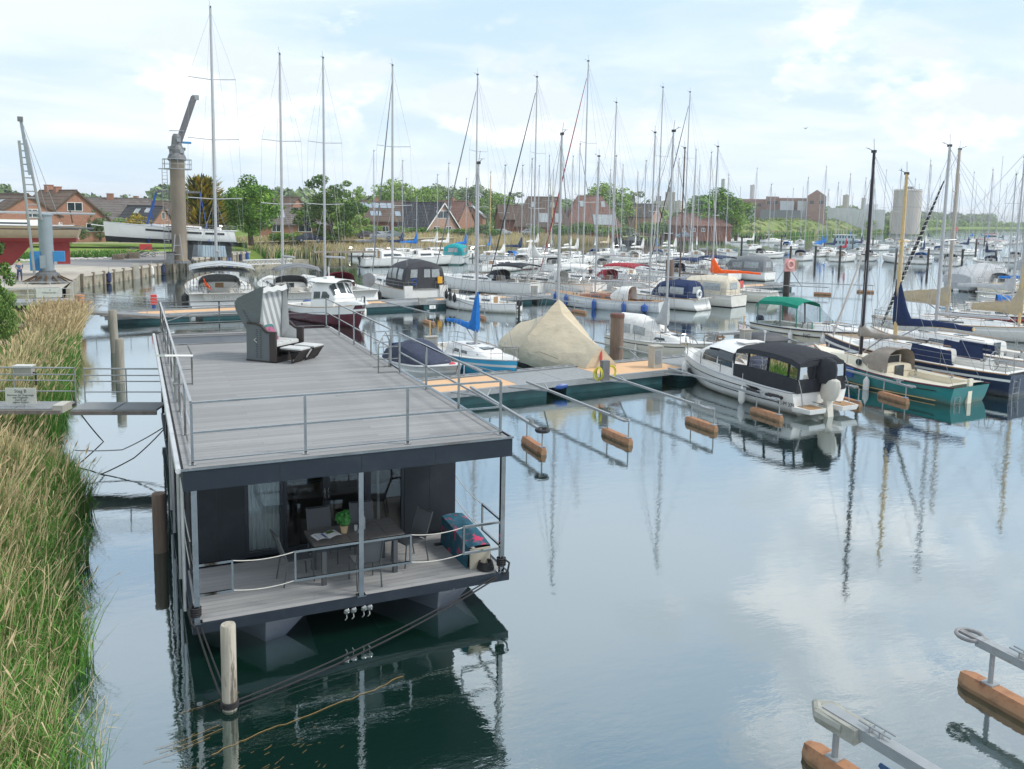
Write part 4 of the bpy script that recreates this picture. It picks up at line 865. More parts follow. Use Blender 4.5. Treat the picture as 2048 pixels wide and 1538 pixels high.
def sprayhood(h, par, xa, xf, w, ht, mt, base=None, win=True, open_back=True):
    """xa = aft open edge, xf = front edge on the cabin top"""
    b0 = base if base is not None else h.zx((xa+xf)/2)
    tp = [(-1,0),(-.99,.35),(-.95,.62),(-.8,.85),(-.45,.98),(0,1.02),(.45,.98),(.8,.85),(.95,.62),(.99,.35),(1,0)]
    pr = [(xa-.15, w, ht*.97), (xa, w, ht), (xa+(xf-xa)*.45, w*.97, ht*.93), (xa+(xf-xa)*.8, w*.88, ht*.52), (xf, w*.8, ht*.12)]
    shell(h, pr, tp, par, 'sprayhood', mt, base=b0, caps=False)
    inner = [(a, b*.985, c*.985) for a, b, c in pr]; rings = [[(x, ww*u, b0+hh*v) for u, v in reversed(tp)] for x, ww, hh in inner]
    MB().loft(rings, False).obj('sprayhood_lining', mt, par, True, 50)
    if win:
        panel(h, pr, tp, xa+(xf-xa)*.52, xa+(xf-xa)*.92, .22, .40, par, 'window', glassl, base=b0)
        panel(h, pr, tp, xa+(xf-xa)*.52, xa+(xf-xa)*.92, .43, .57, par, 'window', glassl, base=b0, both=False)
        panel(h, pr, tp, xa+.1*(xf-xa), xa+(xf-xa)*.42, .06, .17, par, 'window', glassl, base=b0)
def clutter(h, par, x0, x1, k=8, seed=1, top=None):
    """winches, lines, hatch edges and cleats on deck"""
    g = random.Random(seed); mb = MB(); mc = MB(); ln = MB()
    for i in range(k):
        x = g.uniform(x0, x1); y = g.choice((-1, 1))*g.uniform(.4, .9)*h.bx(x)*.85; z = h.zx(x)+.04
        mb.lathe([(.07, 0), (.05, .06), (.07, .14), (.06, .16)], 6, (x, y, z))
        x2 = x+g.uniform(-.9, .9); ln.tube([(x, y, z+.05), ((x+x2)/2, y*.9, z+.03), (x2, y*.7, z+.08)], .014, 3, 0, False)
    mb.obj('winches', steel, par)['kind'] = 'stuff'; ln.obj('deck_lines', cloth('rope_pale', (.42, .42, .42)), par)

BOATS = {}
def yacht(name, label, anchor, head, L, B, where='stern', hull=None, boot=None, stripe=None, top_px=None, H=None, mast_x=.58, mast=True, cat='sailboat', hk=None, cock=(.06, .36), well=.55,
          cabin=(.36, .80), ch=.42, cwid=.62, windows=None, rig_k=None, rail=True, hood=None, hood_h=.75, bim=None, tent=None, wheels=1, seed=0, deck=None, group=None, detail=2, roofm=None, engine=None, hatch=True, tender=False):
    """anchor: surveyed point; head: compass of the bow as an angle from +x"""
    hk = dict(hk or {}); hk.setdefault('fs', .28+.07*L if L < 12 else 1.15); hk.setdefault('fb', hk['fs']+.28)
    h = Hull(L, B, **hk); p = anchor; a = R(head); d = Vector((math.cos(a), math.sin(a), 0))
    if where == 'bow': p = p-d*L
    elif where == 'mid': p = p-d*L/2
    elif where == 'mast': p = p-d*L*mast_x
    t = thing(name, label, cat, (p.x, p.y, 0), a, group); BOATS[label] = (t, h)
    hull_obj(h, t, hull or gel, boot or navy, stripe or hull or gel, n=14 if detail > 1 else 8)
    cx_ = (cock[0]*L, cock[1]*L) if cock else None
    deck_obj(h, t, deck or deckw, cx_, teak if seed % 2 else deckw, n=14 if detail > 1 else 8, well=well)
    if detail > 1:
        for sg in (1, -1):
            mb = MB(); pts = [(x, h.bx(x)*sg, h.zx(x)+.02) for x in [L*i/12 for i in range(13)]]; mb.tube(pts, .03, 4, 0, False); mb.obj('rub_rail', alu if seed % 3 else teak, t)
    if cabin:
        x0, x1 = cabin[0]*L, cabin[1]*L; w = lambda x: min(h.bx(x)*.80, cwid*B/2)
        pr = [(x0, w(x0), ch), (x0+.02*L, w(x0+.02*L), ch*1.03), ((x0+x1)/2, w((x0+x1)/2), ch*.98), (x0+(x1-x0)*.8, w(x0+(x1-x0)*.8)*.96, ch*.7), (x1, w(x1)*.7, ch*.16)]
        shell(h, pr, ROOF, t, 'cabin', roofm or gel)
        if windows is None: windows = [(.08, .32), (.38, .62)]
        for wa, wb in windows: panel(h, pr, ROOF, x0+(x1-x0)*wa, x0+(x1-x0)*wb, .032, .078, t, 'window', glassd, slant=-.05)
        zt = h.zx(x0)+ch
        mb = MB(); mb.box(x0-.03, -.3, h.zx(x0)-well*.55, x0-.01, .3, zt-.02); mb.obj('companionway_hatch', glassd if seed % 2 else teak, t)
        if hatch and detail > 1:
            for q in (.35, .72):
                x = x0+(x1-x0)*q; ww, hh = ip(x, pr); z = h.zx(x)+.02+hh*1.055; MB().box(x-.25, -.25, z-.02, x+.25, .25, z+.035).obj('deck_hatch', glassd, t)
            for sg in (1, -1):
                mb = MB(); pts = [(x, ip(x, pr)[0]*.78*sg, h.zx(x)+ip(x, pr)[1]*1.0+.06) for x in (x0+.2, (x0+x1)/2, x0+(x1-x0)*.7)]; mb.tube(pts, .018, 4, 0, False); mb.obj('grab_rail', teak, t)
    else: zt = h.zx(mast_x*L)
    if rail and detail: rails(h, t, .1*L, .84*L, r=.014, n=5 if detail > 1 else 3)
    if mast:
        if top_px: # masthead height read from the photograph at the mast's distance
            mx = Vector((p.x, p.y, 0))+d*(mast_x*L); dd = math.hypot(mx.x-CAM[0], mx.y-CAM[1]); H = spot(top_px[0], top_px[1], d=dd).z
        z0 = (h.zx(mast_x*L)+(ip(mast_x*L, pr)[1] if cabin and cabin[0] < mast_x < cabin[1] else 0)); rk = dict(rig_k or {}); rk.setdefault('boom', L*.36)
        rig(h, t, mast_x*L, H, z0, **rk)
    if hood: sprayhood(h, t, cabin[0]*L-.35, cabin[0]*L+1.1, cwid*B/2*.95, hood_h+ch*.55, hood, base=h.zx(cabin[0]*L)+.05)
    if bim: bimini(t, cock[0]*L+.2, cock[1]*L-.1, B*.40, h.zx(cock[0]*L)+1.55, bim, deckz=h.zx(.2*L))
    if tent:
        mt_, hh, xa, xb = tent; wt = min(h.bx(xa*L), h.bx(xb*L))*.92
        pr = [(xa*L, wt*.92, hh*.78), (xa*L+.25, wt, hh*.97), ((xa+xb)/2*L, wt, hh), (xb*L-.5, wt*.95, hh*.82), (xb*L, wt*.85, hh*.35)]
        shell(h, pr, TENT, t, 'cockpit_tent', mt_)
        l_ = xb*L-xa*L; panel(h, pr, TENT, xa*L+.12*l_, xa*L+.48*l_, .05, .155, t, 'window', glassl); panel(h, pr, TENT, xa*L+.54*l_, xa*L+.80*l_, .05, .155, t, 'window', glassl)
        z = h.zx(xa*L); q = MB(); q.quad((xa*L-.015, -wt*.5, z+hh*.3), (xa*L-.015, wt*.5, z+hh*.3), (xa*L-.015, wt*.45, z+hh*.68), (xa*L-.015, -wt*.45, z+hh*.68)); q.obj('window', glassl, t)
    if wheels and cock and detail > 1:
        if wheels == 1: wheel(t, cock[0]*L+.09*L, 0, h.zx(.15*L)+.35)
        else:
            for y in (-.24*B, .24*B): wheel(t, cock[0]*L+.08*L, y, h.zx(.12*L)+.32)
    if detail > 1: clutter(h, t, .1*L, .75*L, 6 if L < 9 else 10, seed+3)
    if engine: outboard(t, 0.0, h.z(0)-.15, y=engine if isinstance(engine, float) else .35, s=.8)
    return t, h
def ladder(par, x, y, z0, z1, w=.3):
    mb = MB()
    for sg in (-1, 1): mb.tube([(x, y+sg*w/2, z0), (x-.05, y+sg*w/2, z1)], .015, 5)
    for i in range(4): zz_ = z0+(z1-z0)*(i+.5)/4; mb.tube([(x-.03, y-w/2, zz_), (x-.03, y+w/2, zz_)], .014, 5)
    mb.obj('boarding_ladder', steel, par)
# ------------------------------------------------------------------ houseboat (x across, y along, front at y = 0)
HBW, HBL, ZR, ZD = 5.28, 15.2, 3.24, 0.66
wpc = mat('grey_composite_plank', (0.345, 0.345, 0.345), 0.8, rand=.10, dirt=((.22, .22, .215), .52, .80, 1.1), spec=.25, var=0.10, scale=3, stretch=(.3, 6, 1), bump=.003, bscale=30)
antm = mat('anthracite_panel', (0.020, 0.026, 0.034), 0.5, spec=.3, dirt=((.035, .042, .05), .5, .8, 2), var=0.10, scale=1.5)
antd = mat('anthracite_frame', (0.018, 0.025, 0.035), 0.35, var=0.1)
hullg = mat('grey_blue_pontoon', (0.105, 0.125, 0.16), 0.4, var=0.12, scale=1.2, dirt=((.08, .095, .11), .55, .75, 2.5))
fasc = mat('fascia_blue_grey', (0.022, 0.031, 0.044), 0.5, spec=.25, dirt=((.04, .052, .066), .5, .85, 2.5), var=.08)
hb = thing('houseboat', 'anthracite houseboat with grey roof terrace and steel railings moored at the left bank', 'houseboat', (0, 0, 0))
# pontoons
def pontoon(x0, x1):
    mb = MB(); rings = []
    for y, zb, w in ((0.35, .35, .35), (1.0, .02, .8), (1.5, -.25, 1.0), (15.0, -.25, 1.0)):
        c = (x0+x1)/2; hw = (x1-x0)/2*w; rings.append([(c-hw, y, .50), (c-hw*.92, y, zb), (c, y-.0, zb-.12), (c+hw*.92, y, zb), (c+hw, y, .50)])
    mb.loft(rings, True, True); return mb.obj('pontoon', hullg, hb)
def bow(x0, x1):
    c = (x0+x1)/2; mb = MB(); w = (x1-x0)/2
    mb.add([(c-w, 1.7, .5), (c+w, 1.7, .5), (c+w, 1.7, -.3), (c-w, 1.7, -.3), (c, .08, .5), (c, .22, -.3), (c-w*.96, .35, .5), (c+w*.96, .35, .5)], [(0,6,4,7,1), (6,0,3,5,4), (4,5,2,1,7), (3,2,5)])
    mb.box(c-w, 1.7, -.3, c+w, 15, .5); return mb.obj('pontoon', hullg, hb)
bow(.12, 2.05); bow(3.2, 5.1)
# lower deck
mb = MB(); mb.box(-.08, -.16, .50, 5.44, -.10, .655); mb.box(-.08, -.10, .50, -.02, 15.2, .655); mb.box(5.38, -.10, .50, 5.44, 15.2, .655); mb.box(-.02, -.10, .50, 5.38, 15.2, .60); mb.obj('deck_frame', fasc, hb)
def planks(par, x0, x1, y0, y1, z, w, gap=.013, th=.025, jx=None, skip=None, nm='plank'):
    k = int((y1-y0)/w); xs = [(x0, x1)] if not jx else None; cache = {}
    for i in range(k):
        y = y0+i*w; cut = jx[i % len(jx)] if jx else None
        for a, b in ([(x0, x1)] if cut is None else [(x0, cut-.002), (cut+.002, x1)]):
            for c, d_ in (skip(a, b, y) if skip else [(a, b)]):
                key = (round(c, 3), round(d_, 3))
                if key not in cache:
                    m_ = MB(); g1 = .004
                    m_.box(c, gap/2, -th, d_, w-gap/2, 0)
                    for q in (.2, .4, .6, .8): m_.box(c, w*q-.004, -th, d_, w*q+.004, .0025)
                    cache[key] = m_.mesh(nm, [wpc])
                link(nm, cache[key], par, (0, y, z))
planks(hb, -.02, 5.38, -.09, 2.15, .655, .145, jx=(3.6, 1.9, 4.2, 2.6))
def hole(a, b, y):
    if 12.55 < y < 14.3:
        out = []
        if a < -.02+.02: out.append((a, min(b, .02)))
        if b > 3.0: out.append((max(a, 3.0), b))
        return [q for q in out if q[1] > q[0]]
    return [(a, b)]
planks(hb, -.14, 5.36, -.16, 15.2, ZR, .145, jx=(4.1, 2.0, 3.2, 1.2), skip=hole)
# roof slab with fascia
mb = MB(); mb.box(-.16, -.20, ZR-.36, 5.44, 15.3, ZR-.03); mb.obj('roof_slab', fasc, hb)
mb = MB(); mb.box(-.18, -.215, ZR-.03, 5.46, -.19, ZR+.005); mb.box(5.42, -.19, ZR-.03, 5.455, 15.3, ZR+.005); mb.obj('roof_edge_trim', steel, hb)
for x in (1.32, 2.66, 3.98): MB().box(x-.005, -.204, ZR-.35, x+.005, -.199, ZR-.04).obj('panel_seam', blackp, hb)
for x in (.52, 4.68): MB().box(x-.004, 2.196, .68, x+.004, 2.204, 2.86).obj('panel_seam', blackp, hb)
mb = MB(); mb.tube([(-.22, -.2, ZR-.02), (-.22, 15.2, ZR-.02)], .045, 8); mb.obj('gutter', mat('white_gutter', (.62, .63, .64), .35, .3), hb, True)
mb = MB(); mb.box(0.04, 12.52, ZR-.028, 2.98, 14.4, ZR-.02); mb.obj('stairwell', antd, hb)
# cabin
Y0 = 2.2; ZC = ZR-.36
mb = MB(); mb.box(.04, Y0, .66, 1.02, Y0+.12, ZC); mb.box(.12, Y0-.012, 2.28, .42, Y0, 2.58, 0); mb.obj('front_wall', antm, hb)
mb = MB(); mb.box(4.14, Y0, .66, 5.24, Y0+.12, ZC); mb.obj('front_wall', antm, hb)
mb = MB(); mb.box(5.12, Y0+.12, .66, 5.24, 12.4, ZC); mb.box(5.12, 14, .66, 5.24, 15.1, ZC); mb.box(.04, Y0+.12, .66, .16, 15.1, ZC); mb.box(.16, 15.0, .66, 5.24, 15.1, ZC); mb.obj('side_wall', antm, hb)
# side windows on the left wall
for y in (3.6, 6.0, 9.4, 12.0):
    fr_ = MB(); fr_.box(.012, y, 1.3, .04, y+1.3, 2.5); w_ = fr_.obj('window', antd, hb); MB().box(.004, y+.07, 1.37, .012, y+1.23, 2.43).obj('pane', glassd, w_)
# glazing: fixed left pane, double door, right pane; thin frames
ghg = bpy.data.materials.new('window_glass'); ghg.use_nodes = True; t_ = ghg.node_tree; t_.nodes.clear()
o_ = t_.nodes.new('ShaderNodeOutputMaterial'); mx = t_.nodes.new('ShaderNodeMixShader'); tr = t_.nodes.new('ShaderNodeBsdfTransparent'); gg = t_.nodes.new('ShaderNodeBsdfGlossy'); gg.inputs['Roughness'].default_value = .01; fz = t_.nodes.new('ShaderNodeFresnel'); fz.inputs[0].default_value = 1.75
tr.inputs[0].default_value = (.85, .89, .90, 1); t_.links.new(fz.outputs[0], mx.inputs[0]); t_.links.new(tr.outputs[0], mx.inputs[1]); t_.links.new(gg.outputs[0], mx.inputs[2]); t_.links.new(mx.outputs[0], o_.inputs[0])
ghc = ghg.copy(); ghc.name = 'clear_window_vinyl'; ghc.node_tree.nodes['Transparent BSDF'].inputs[0].default_value = (.72, .75, .76, 1)
for a, b, nm in ((1.02, 1.74, 'window'), (1.74, 2.56, 'door'), (2.56, 3.38, 'door'), (3.38, 4.14, 'window')):
    f = .065; q = MB(); q.box(a+.002, Y0+.01, .68, a+f, Y0+.09, ZC-.02); q.box(b-f, Y0+.01, .68, b-.002, Y0+.09, ZC-.02); q.box(a+f, Y0+.01, .68, b-f, Y0+.09, .68+f*1.4); q.box(a+f, Y0+.01, ZC-.02-f, b-f, Y0+.09, ZC-.02)
    w_ = q.obj(nm, antd, hb); MB().box(a+f, Y0+.04, .68+f*1.4, b-f, Y0+.055, ZC-.02-f).obj('pane', ghg, w_)
    if nm == 'door':
        x = b-.035 if a < 2 else a+.035; h_ = MB(); h_.box(x-.018, Y0-.004, 1.62, x+.018, Y0+.008, 1.88); h_.tube([(x, Y0, 1.80), (x, Y0-.05, 1.80), (x+(-.12 if a < 2 else .14)*(1 if a > 2 else 0.0), Y0-.055, 1.80)], .012, 6); h_.obj('handle', steel, w_)
# interior
mb = MB(); mb.box(.16, Y0+.12, .66, 5.12, 7.0, .68); mb.obj('room_floor', mat('laminate_floor', (.20, .155, .11), .35, var=.15, scale=3, stretch=(.3, 3, 1)), hb)
mb = MB(); mb.box(.16, 7.0, .68, 5.12, 7.05, ZC); mb.box(.16, Y0+.13, ZC-.03, 5.12, 7, ZC-.004); mb.obj('room_wall', mat('room_paint', (.42, .40, .38), .8), hb)
mb = MB(); rings = []
for i in range(49):
    x = 1.06+.62*i/48; y = Y0+.22+.035*math.sin(i*1.15); rings.append([(x, y, .72), (x+.004*math.sin(i*3), y, 1.8), (x, y, ZC-.06)])
mb.loft(rings, False); mb.obj('curtain', mat('sheer_curtain', (.78, .80, .80), .9, var=.1), hb, True, 80)
mb = MB(); rings = [[(3.62+.07*i/8*(1-.5*math.sin(z)), Y0+.2+.03*math.sin(i*1.4), .72+z*.7) for i in range(9)] for z in (0, 1, 1.5, 2.2, 3.0)]; mb.loft(rings, False); mb.obj('curtain', MATS['sheer_curtain'], hb, True, 80)
mb = MB(); mb.box(2.2, 4.2, 1.36, 3.9, 5.1, 1.4); mb.box(2.25, 4.25, .68, 2.33, 4.33, 1.36); mb.box(3.77, 4.25, .68, 3.85, 4.33, 1.36); mb.box(3.6, 5.6, .68, 5.0, 6.6, 1.1); mb.box(3.6, 6.3, 1.1, 5.0, 6.6, 1.5); mb.box(.5, 6.4, .68, 2.6, 6.95, 1.55); mb.obj('indoor_furniture', mat('indoor_grey', (.10, .10, .105), .7), hb)
# posts holding the roof and lower rails
for x, y in ((.0, -.10), (2.66, -.10), (5.30, -.10), (-.02, 3.9), (-.02, 7.8), (-.02, 11.6), (-.02, 15.1), (5.32, 15.1)):
    q = MB(); q.box(x-.042, y-.04, .66, x+.042, y+.04, ZC-.002); q.box(x-.08, y-.055, .657, x+.08, y+.08, .672); q.obj('post', steel, hb)
def bar(nm, pts, r=.021, n=8, par=hb): return MB().tube(pts, r, n).obj(nm, steel, par, True)
def qbar(nm, a, b, w=.04, h_=.04, par=hb): return MB().beam(a, b, w, h_).obj(nm, steel, par)
rope = mat('white_rope', (.62, .60, .54), .9, var=.15, scale=30); brope = mat('black_rope', (.02, .02, .022), .8, var=.3, scale=30); yrope = mat('pale_yellow_rope', (.55, .48, .30), .9, var=.15)
def catenary(a, b, sag, n=10): return [tuple(Vector(a).lerp(Vector(b), i/n)-Vector((0, 0, sag*4*(i/n)*(1-i/n)))) for i in range(n+1)]
for z in (1.62, 1.12):
    qbar('rail', (.04, -.10, z), (.55, -.10, z)); qbar('rail', (1.55, -.10, z), (2.62, -.10, z)); qbar('rail', (2.70, -.10, z), (3.55, -.10, z)); qbar('rail', (4.55, -.10, z), (5.26, -.10, z))
    for a, b in (((.55, -.10, z), (1.55, -.10, z)), ((3.55, -.10, z), (4.55, -.10, z))): MB().tube(catenary(a, b, .05), .008, 6).obj('rope', rope, hb, True)
    qbar('rail', (5.32, -.06, z), (5.32, .9, z)); MB().tube(catenary((5.32, .9, z), (5.32, 2.9, z+.28), .10), .008, 6).obj('rope', rope, hb, True)
    qbar('rail', (-.02, -.06, z), (-.02, .9, z)); MB().tube(catenary((-.02, .9, z), (-.02, 3.86, z), .10), .011, 6).obj('rope', rope, hb, True)
for x, y in ((.55, -.10), (1.55, -.10), (3.55, -.10), (4.55, -.10), (5.32, .9), (-.02, .9)):
    qbar('rail_post', (x, y, 1.10), (x, y, 1.64), .032, .032)
# roof railing: posts, top rail and mid rail
def roof_rail(p, q, npost, z=ZR, top=1.0, ends=(True, True)):
    p, q = Vector(p), Vector(q)
    for zz_ in (top, top*.52, .07): qbar('rail' if zz_ > .1 else 'foot_rail', (p.x, p.y, z+zz_), (q.x, q.y, z+zz_), .040 if zz_ > .9 else .028, .030 if zz_ > .1 else .018)
    for i in range(npost+1):
        if (i == 0 and not ends[0]) or (i == npost and not ends[1]): continue
        c = p.lerp(q, i/npost); qb = MB(); qb.box(c.x-.02, c.y-.02, z+.01, c.x+.02, c.y+.02, z+top-.015); qb.box(c.x-.05, c.y-.05, z+.003, c.x+.05, c.y+.05, z+.012); qb.obj('railing_post', steel, hb)
roof_rail((0, 0, 0), (5.28, 0, 0), 3); roof_rail((0, 0.05, 0), (0, 15.2, 0), 8, ends=(False, True)); roof_rail((5.28, 0.05, 0), (5.28, 6.4, 0), 3, ends=(False, True)); roof_rail((5.28, 7.2, 0), (5.28, 15.2, 0), 4); roof_rail((0.05, 15.2, 0), (5.23, 15.2, 0), 3, ends=(False, False))
# gates with bowed tops
def gate(a, b, z=ZR, top=.95):
    a, b = Vector(a), Vector(b); q = MB(); q.tube([(a.x, a.y, z), (a.x, a.y, z+top*.75), tuple(a.lerp(b, .25)+Vector((0, 0, z+top))), (b.x, b.y, z+top)], .018, 8, 0, False); q.tube([(a.x, a.y, z+top*.38), (b.x, b.y, z+top*.38)], .012, 6); q.tube([(a.x, a.y, z+.03), (b.x, b.y, z+.03)], .012, 6)
    q.tube([(a.x, a.y, z+top*.7), (b.x, b.y, z+top*.7)], .012, 6); return q.obj('gate_rail', steel, hb, True)
gate((4.75, 6.45, 0), (5.24, 6.42, 0)); gate((.40, 6.5, 0), (.04, 6.5, 0)); gate((.04, 12.5, 0), (3.0, 12.5, 0)); gate((.04, 12.7, 0), (.04, 14.3, 0)); gate((3.0, 12.5, 0), (3.0, 14.3, 0)); gate((3.0, 14.35, 0), (.2, 14.35, 0))
gate((5.24, 7.2, 0), (4.8, 7.15, 0))
# antenna panel
q = MB(); q.tube([(-.02, 4.7, ZR-.3), (-.02, 4.7, ZR+.78)], .045, 10); q.tube([(-.02, 4.7, ZR+.7), (-.02, 4.7, ZR+.95)], .022, 8); q.tube([(-.08, 4.7, ZR+.4), (.05, 4.7, ZR+.4)], .05, 8); ap = q.obj('antenna_mast', mat('galvanised', (.30, .31, .32), .5, .4), hb, True)
q = MB(); q.box(-.30, -.22, -.02, .28, .22, .02); me = q.mesh('antenna_panel', [whitep]); o_ = link('antenna_panel', me, ap, (-.02, 4.7, ZR+.99)); o_.rotation_euler = (R(-8), R(6), R(20))
# outlets below the deck edge
for x in (2.40, 2.52, 2.70, 2.80):
    q = MB(); q.lathe([(.055, 0), (.06, .03), (.045, .05), (.02, .06)], 10); o_ = link('underwater_lamp', q.mesh('underwater_lamp', [steel], True), hb, (x, -.13, .44)); o_.rotation_euler = (R(100), 0, 0)
    MB().tube([(x, -.11, .40), (x+.01, -.12, .30), (x-.02, -.1, .26)], .006, 4).obj('lamp_cable', whitep, hb)
# service pipes on the left wall, seen along the side
for y in (1.2, 2.6, 5.1, 6.6): MB().tube([(-.12, y, .3), (-.12, y, 2.7)], .03, 6).obj('down_pipe', MATS['white_gutter'], hb)

# ------------------------------------------------------------------ things on the houseboat
# beach chair
wick = mat('grey_wicker', (0.13, 0.15, 0.155), 0.7, var=0.15, scale=12, stretch=(1, 1, 4), bump=.012, bscale=60); wickd = mat('dark_brown_frame', (0.045, 0.035, 0.032), .6, var=.2)
bc = thing('beach_chair', 'grey wicker hooded beach chair with striped lining on the roof terrace', 'beach chair', (2.39, 8.87, ZR), R(-46))
W_ = 1.22    # local: x = facing direction (front), y = across
q = MB(); 
for y in (0, W_-.03):
    q.add([(x, yy, z) for yy in (y, y+.03) for x, z in ((-.62, .04), (.10, .04), (.10, .80), (-.06, .84), (-.20, 1.0), (-.32, 1.06), (-.62, 1.06))], [(6,5,4,3,2,1,0), (7,8,9,10,11,12,13)]+[(i, (i+1) % 7, 7+(i+1) % 7, 7+i) for i in range(7)])
q.box(-.65, .0, .04, -.62, W_, .95); q.obj('side_panel', wick, bc)
q = MB()
for y in (-.004, W_-.036):
    q.box(.10, y-.01, .0, .30, y+.05, .86); q.box(-.66, y-.01, 0, .30, y+.05, .05)
    for a, b in (((.30, .86), (.02, .86)), ((.02, .86), (-.18, 1.03)), ((-.18, 1.03), (-.34, 1.08)), ((-.34, 1.08), (-.62, 1.08))): q.beam((a[0], y+.02, a[1]), (b[0], y+.02, b[1]), .07, .05)
q.box(-.66, 0, 0, .30, W_, .04); q.box(.26, 0, .04, .30, W_, .16); q.obj('base_frame', wickd, bc)
bc.scale = (1, 1, .94)
q = MB() # hood, tipped back
hp = [(-.28, 1.02), (-.70, .92), (-1.02, 1.42), (-1.06, 1.62), (-.96, 1.76), (-.20, 2.12), (-.12, 2.08)]
for y in (.04, W_-.07): q.add([(x, yy, z) for yy in (y, y+.03) for x, z in hp], [tuple(range(7)), tuple(reversed(range(7, 14)))]+[(i, 7+i, 7+(i+1) % 7, (i+1) % 7) for i in range(7)])
for (x0, z0), (x1, z1) in zip(hp[1:], hp[2:6]): q.add([(x0, .05, z0), (x0, W_-.05, z0), (x1, W_-.05, z1), (x1, .05, z1)], [(0,1,2,3)])
q.obj('hood', wick, bc)
for k in range(2):  # open weave slots
    pass
q = MB()
for i in range(16):
    z = .12+i*.052
    for x in (-.34, -.22): q.box(x, -.0035, z, x+.07, .0, z+.016)
for i in range(9): x = -.56-.03*i; z = 1.06+.045*i; q.box(x, .036, z, x+.075, .04, z+.014)
q.obj('weave_slots', blackp, bc)
# striped lining: alternate diagonal bands built from cloth strips on the back rest
lg = mat('striped_cloth_grey', (.29, .31, .32), .85, var=.08); lw_ = mat('striped_cloth_white', (.56, .57, .56), .85, var=.06)
q = MB(); nS = 13
A0, A1 = Vector((-.44, .10, .62)), Vector((-.44, W_-.10, .62)); B0, B1 = Vector((-.26, .10, 2.0)), Vector((-.26, W_-.10, 2.0))
A0.x = A1.x = -.30; B0.x = B1.x = -.30
back0, back1 = (-.40, .50), (-.33, 1.90)   # leaning backwards with the hood
def BP(u, v): return (back0[0]+(back1[0]-back0[0])*v+.0, .09+(W_-.18)*u, back0[1]+(back1[1]-back0[1])*v)
for i in range(nS*2):
    u0 = -1+i*2/(nS*2)*1.0; s0 = -.7+i*1.7/(nS*1.2); w0_ = 1.7/(nS*1.2)
    def cl(a, v): return min(max(a-.55*v+.0, 0), 1)
    vs_ = [j/8 for j in range(9)]
    for j in range(8):
        a0, a1, b0_, b1_ = cl(s0, vs_[j]), cl(s0+w0_, vs_[j]), cl(s0+w0_, vs_[j+1]), cl(s0, vs_[j+1])
        if a1-a0 < 1e-3 and b0_-b1_ < 1e-3: continue
        q.quad(BP(a0, vs_[j]), BP(a1, vs_[j]), BP(b0_, vs_[j+1]), BP(b1_, vs_[j+1]), i % 2)
q.obj('striped_backrest', [lg, lw_], bc)
q = MB(); q.quad((-.33, .09, 1.90), (-.33, W_-.09, 1.90), (-.20, W_-.09, 2.07), (-.20, .09, 2.07), 0)
for sg in (.075, W_-.075): q.quad((-.40, sg, .50), (-.12, sg, .86), (-.19, sg, 2.05), (-.33, sg, 1.90), 0)
for sg in (.045, W_-.045): q.quad((-.55, sg, .50), (.09, sg, .50), (.09, sg, .80), (-.3, sg, 1.0), 0)
rings = [[(-.16+.0*u-.04*(k == 0), .05+(W_-.10)*u, 2.10-.14*k-.02*math.sin(u*18)) for u in [i/14 for i in range(15)]] for k in (0, 1)]
q.loft(rings, False, m=0); q.obj('lining', lw_, bc)
q = MB(); q.box(-.42, .10, .44, .20, W_-.10, .52); 
for k in range(3): q.box(-.40, .12+k*.34, .515, .18, .12+k*.34+.31, .545)
q.obj('seat_cushion', lw_, bc)
q = MB()
for sg in (.03, W_-.03): q.tube([(-.30, sg-.04, .55), (-.38, sg-.06*(1 if sg < .5 else -1), .62), (-.30, sg, .70), (-.24, sg, .60), (-.32, sg, .55)], .012, 5)
q.obj('carry_handle', rope, bc)
for y in (.12, .72):
    q = MB(); q.box(.34, y, .40, .98, y+.44, .44); fo = q.obj('footrest', lw_, bc); q = MB()
    for yy in (y, y+.41): q.beam((.60, yy+.015, .39), (.72, yy+.015, .03), .03, .03); q.beam((.98, yy+.015, .40), (.76, yy+.015, .07), .03, .03)
    q.box(.30, y, .36, .99, y+.44, .395); q.add([(.98, y, .38), (.98, y+.44, .38), (.76, y+.40, .07), (.76, y+.04, .07)], [(0,1,2,3)]); q.tube([(.70, y, .03), (.70, y+.44, .03)], .02, 6); q.obj('footrest_frame', wickd, fo)
def pillow(label, loc, rz, tilt, mt, s=.42):
    mb = MB(); n_ = 9; top = [[(s*(i/(n_-1)-.5), s*(j/(n_-1)-.5), .075*(1-abs(2*i/(n_-1)-1)**2.6)*(1-abs(2*j/(n_-1)-1)**2.6)) for j in range(n_)] for i in range(n_)]
    mb.loft(top, False); mb.loft([[(p[0], p[1], -p[2]) for p in reversed(r)] for r in top], False); o = mb.obj('cushion', mt, None, True, 60, loc); o.rotation_euler = (0, tilt, rz); return tag(o, label, 'cushion')
def on_bc(x, y, z):
    a = bc.rotation_euler.z; return (bc.location.x+x*math.cos(a)-y*math.sin(a), bc.location.y+x*math.sin(a)+y*math.cos(a), bc.location.z+z)
pillow('dark green patterned cushion leaning in the beach chair', on_bc(-.34, .58, .76), R(-46), R(70), mat('green_pattern', (.06, .16, .16), .9, var=.4, scale=14))
pillow('pink flowered cushion lying in front of the green one in the beach chair', on_bc(-.22, .52, .70), R(-38), R(62), mat('pink_flower', (.42, .12, .20), .9, var=.5, scale=9, dirt=((.05, .06, .16), .48, .56, 7)), .40)
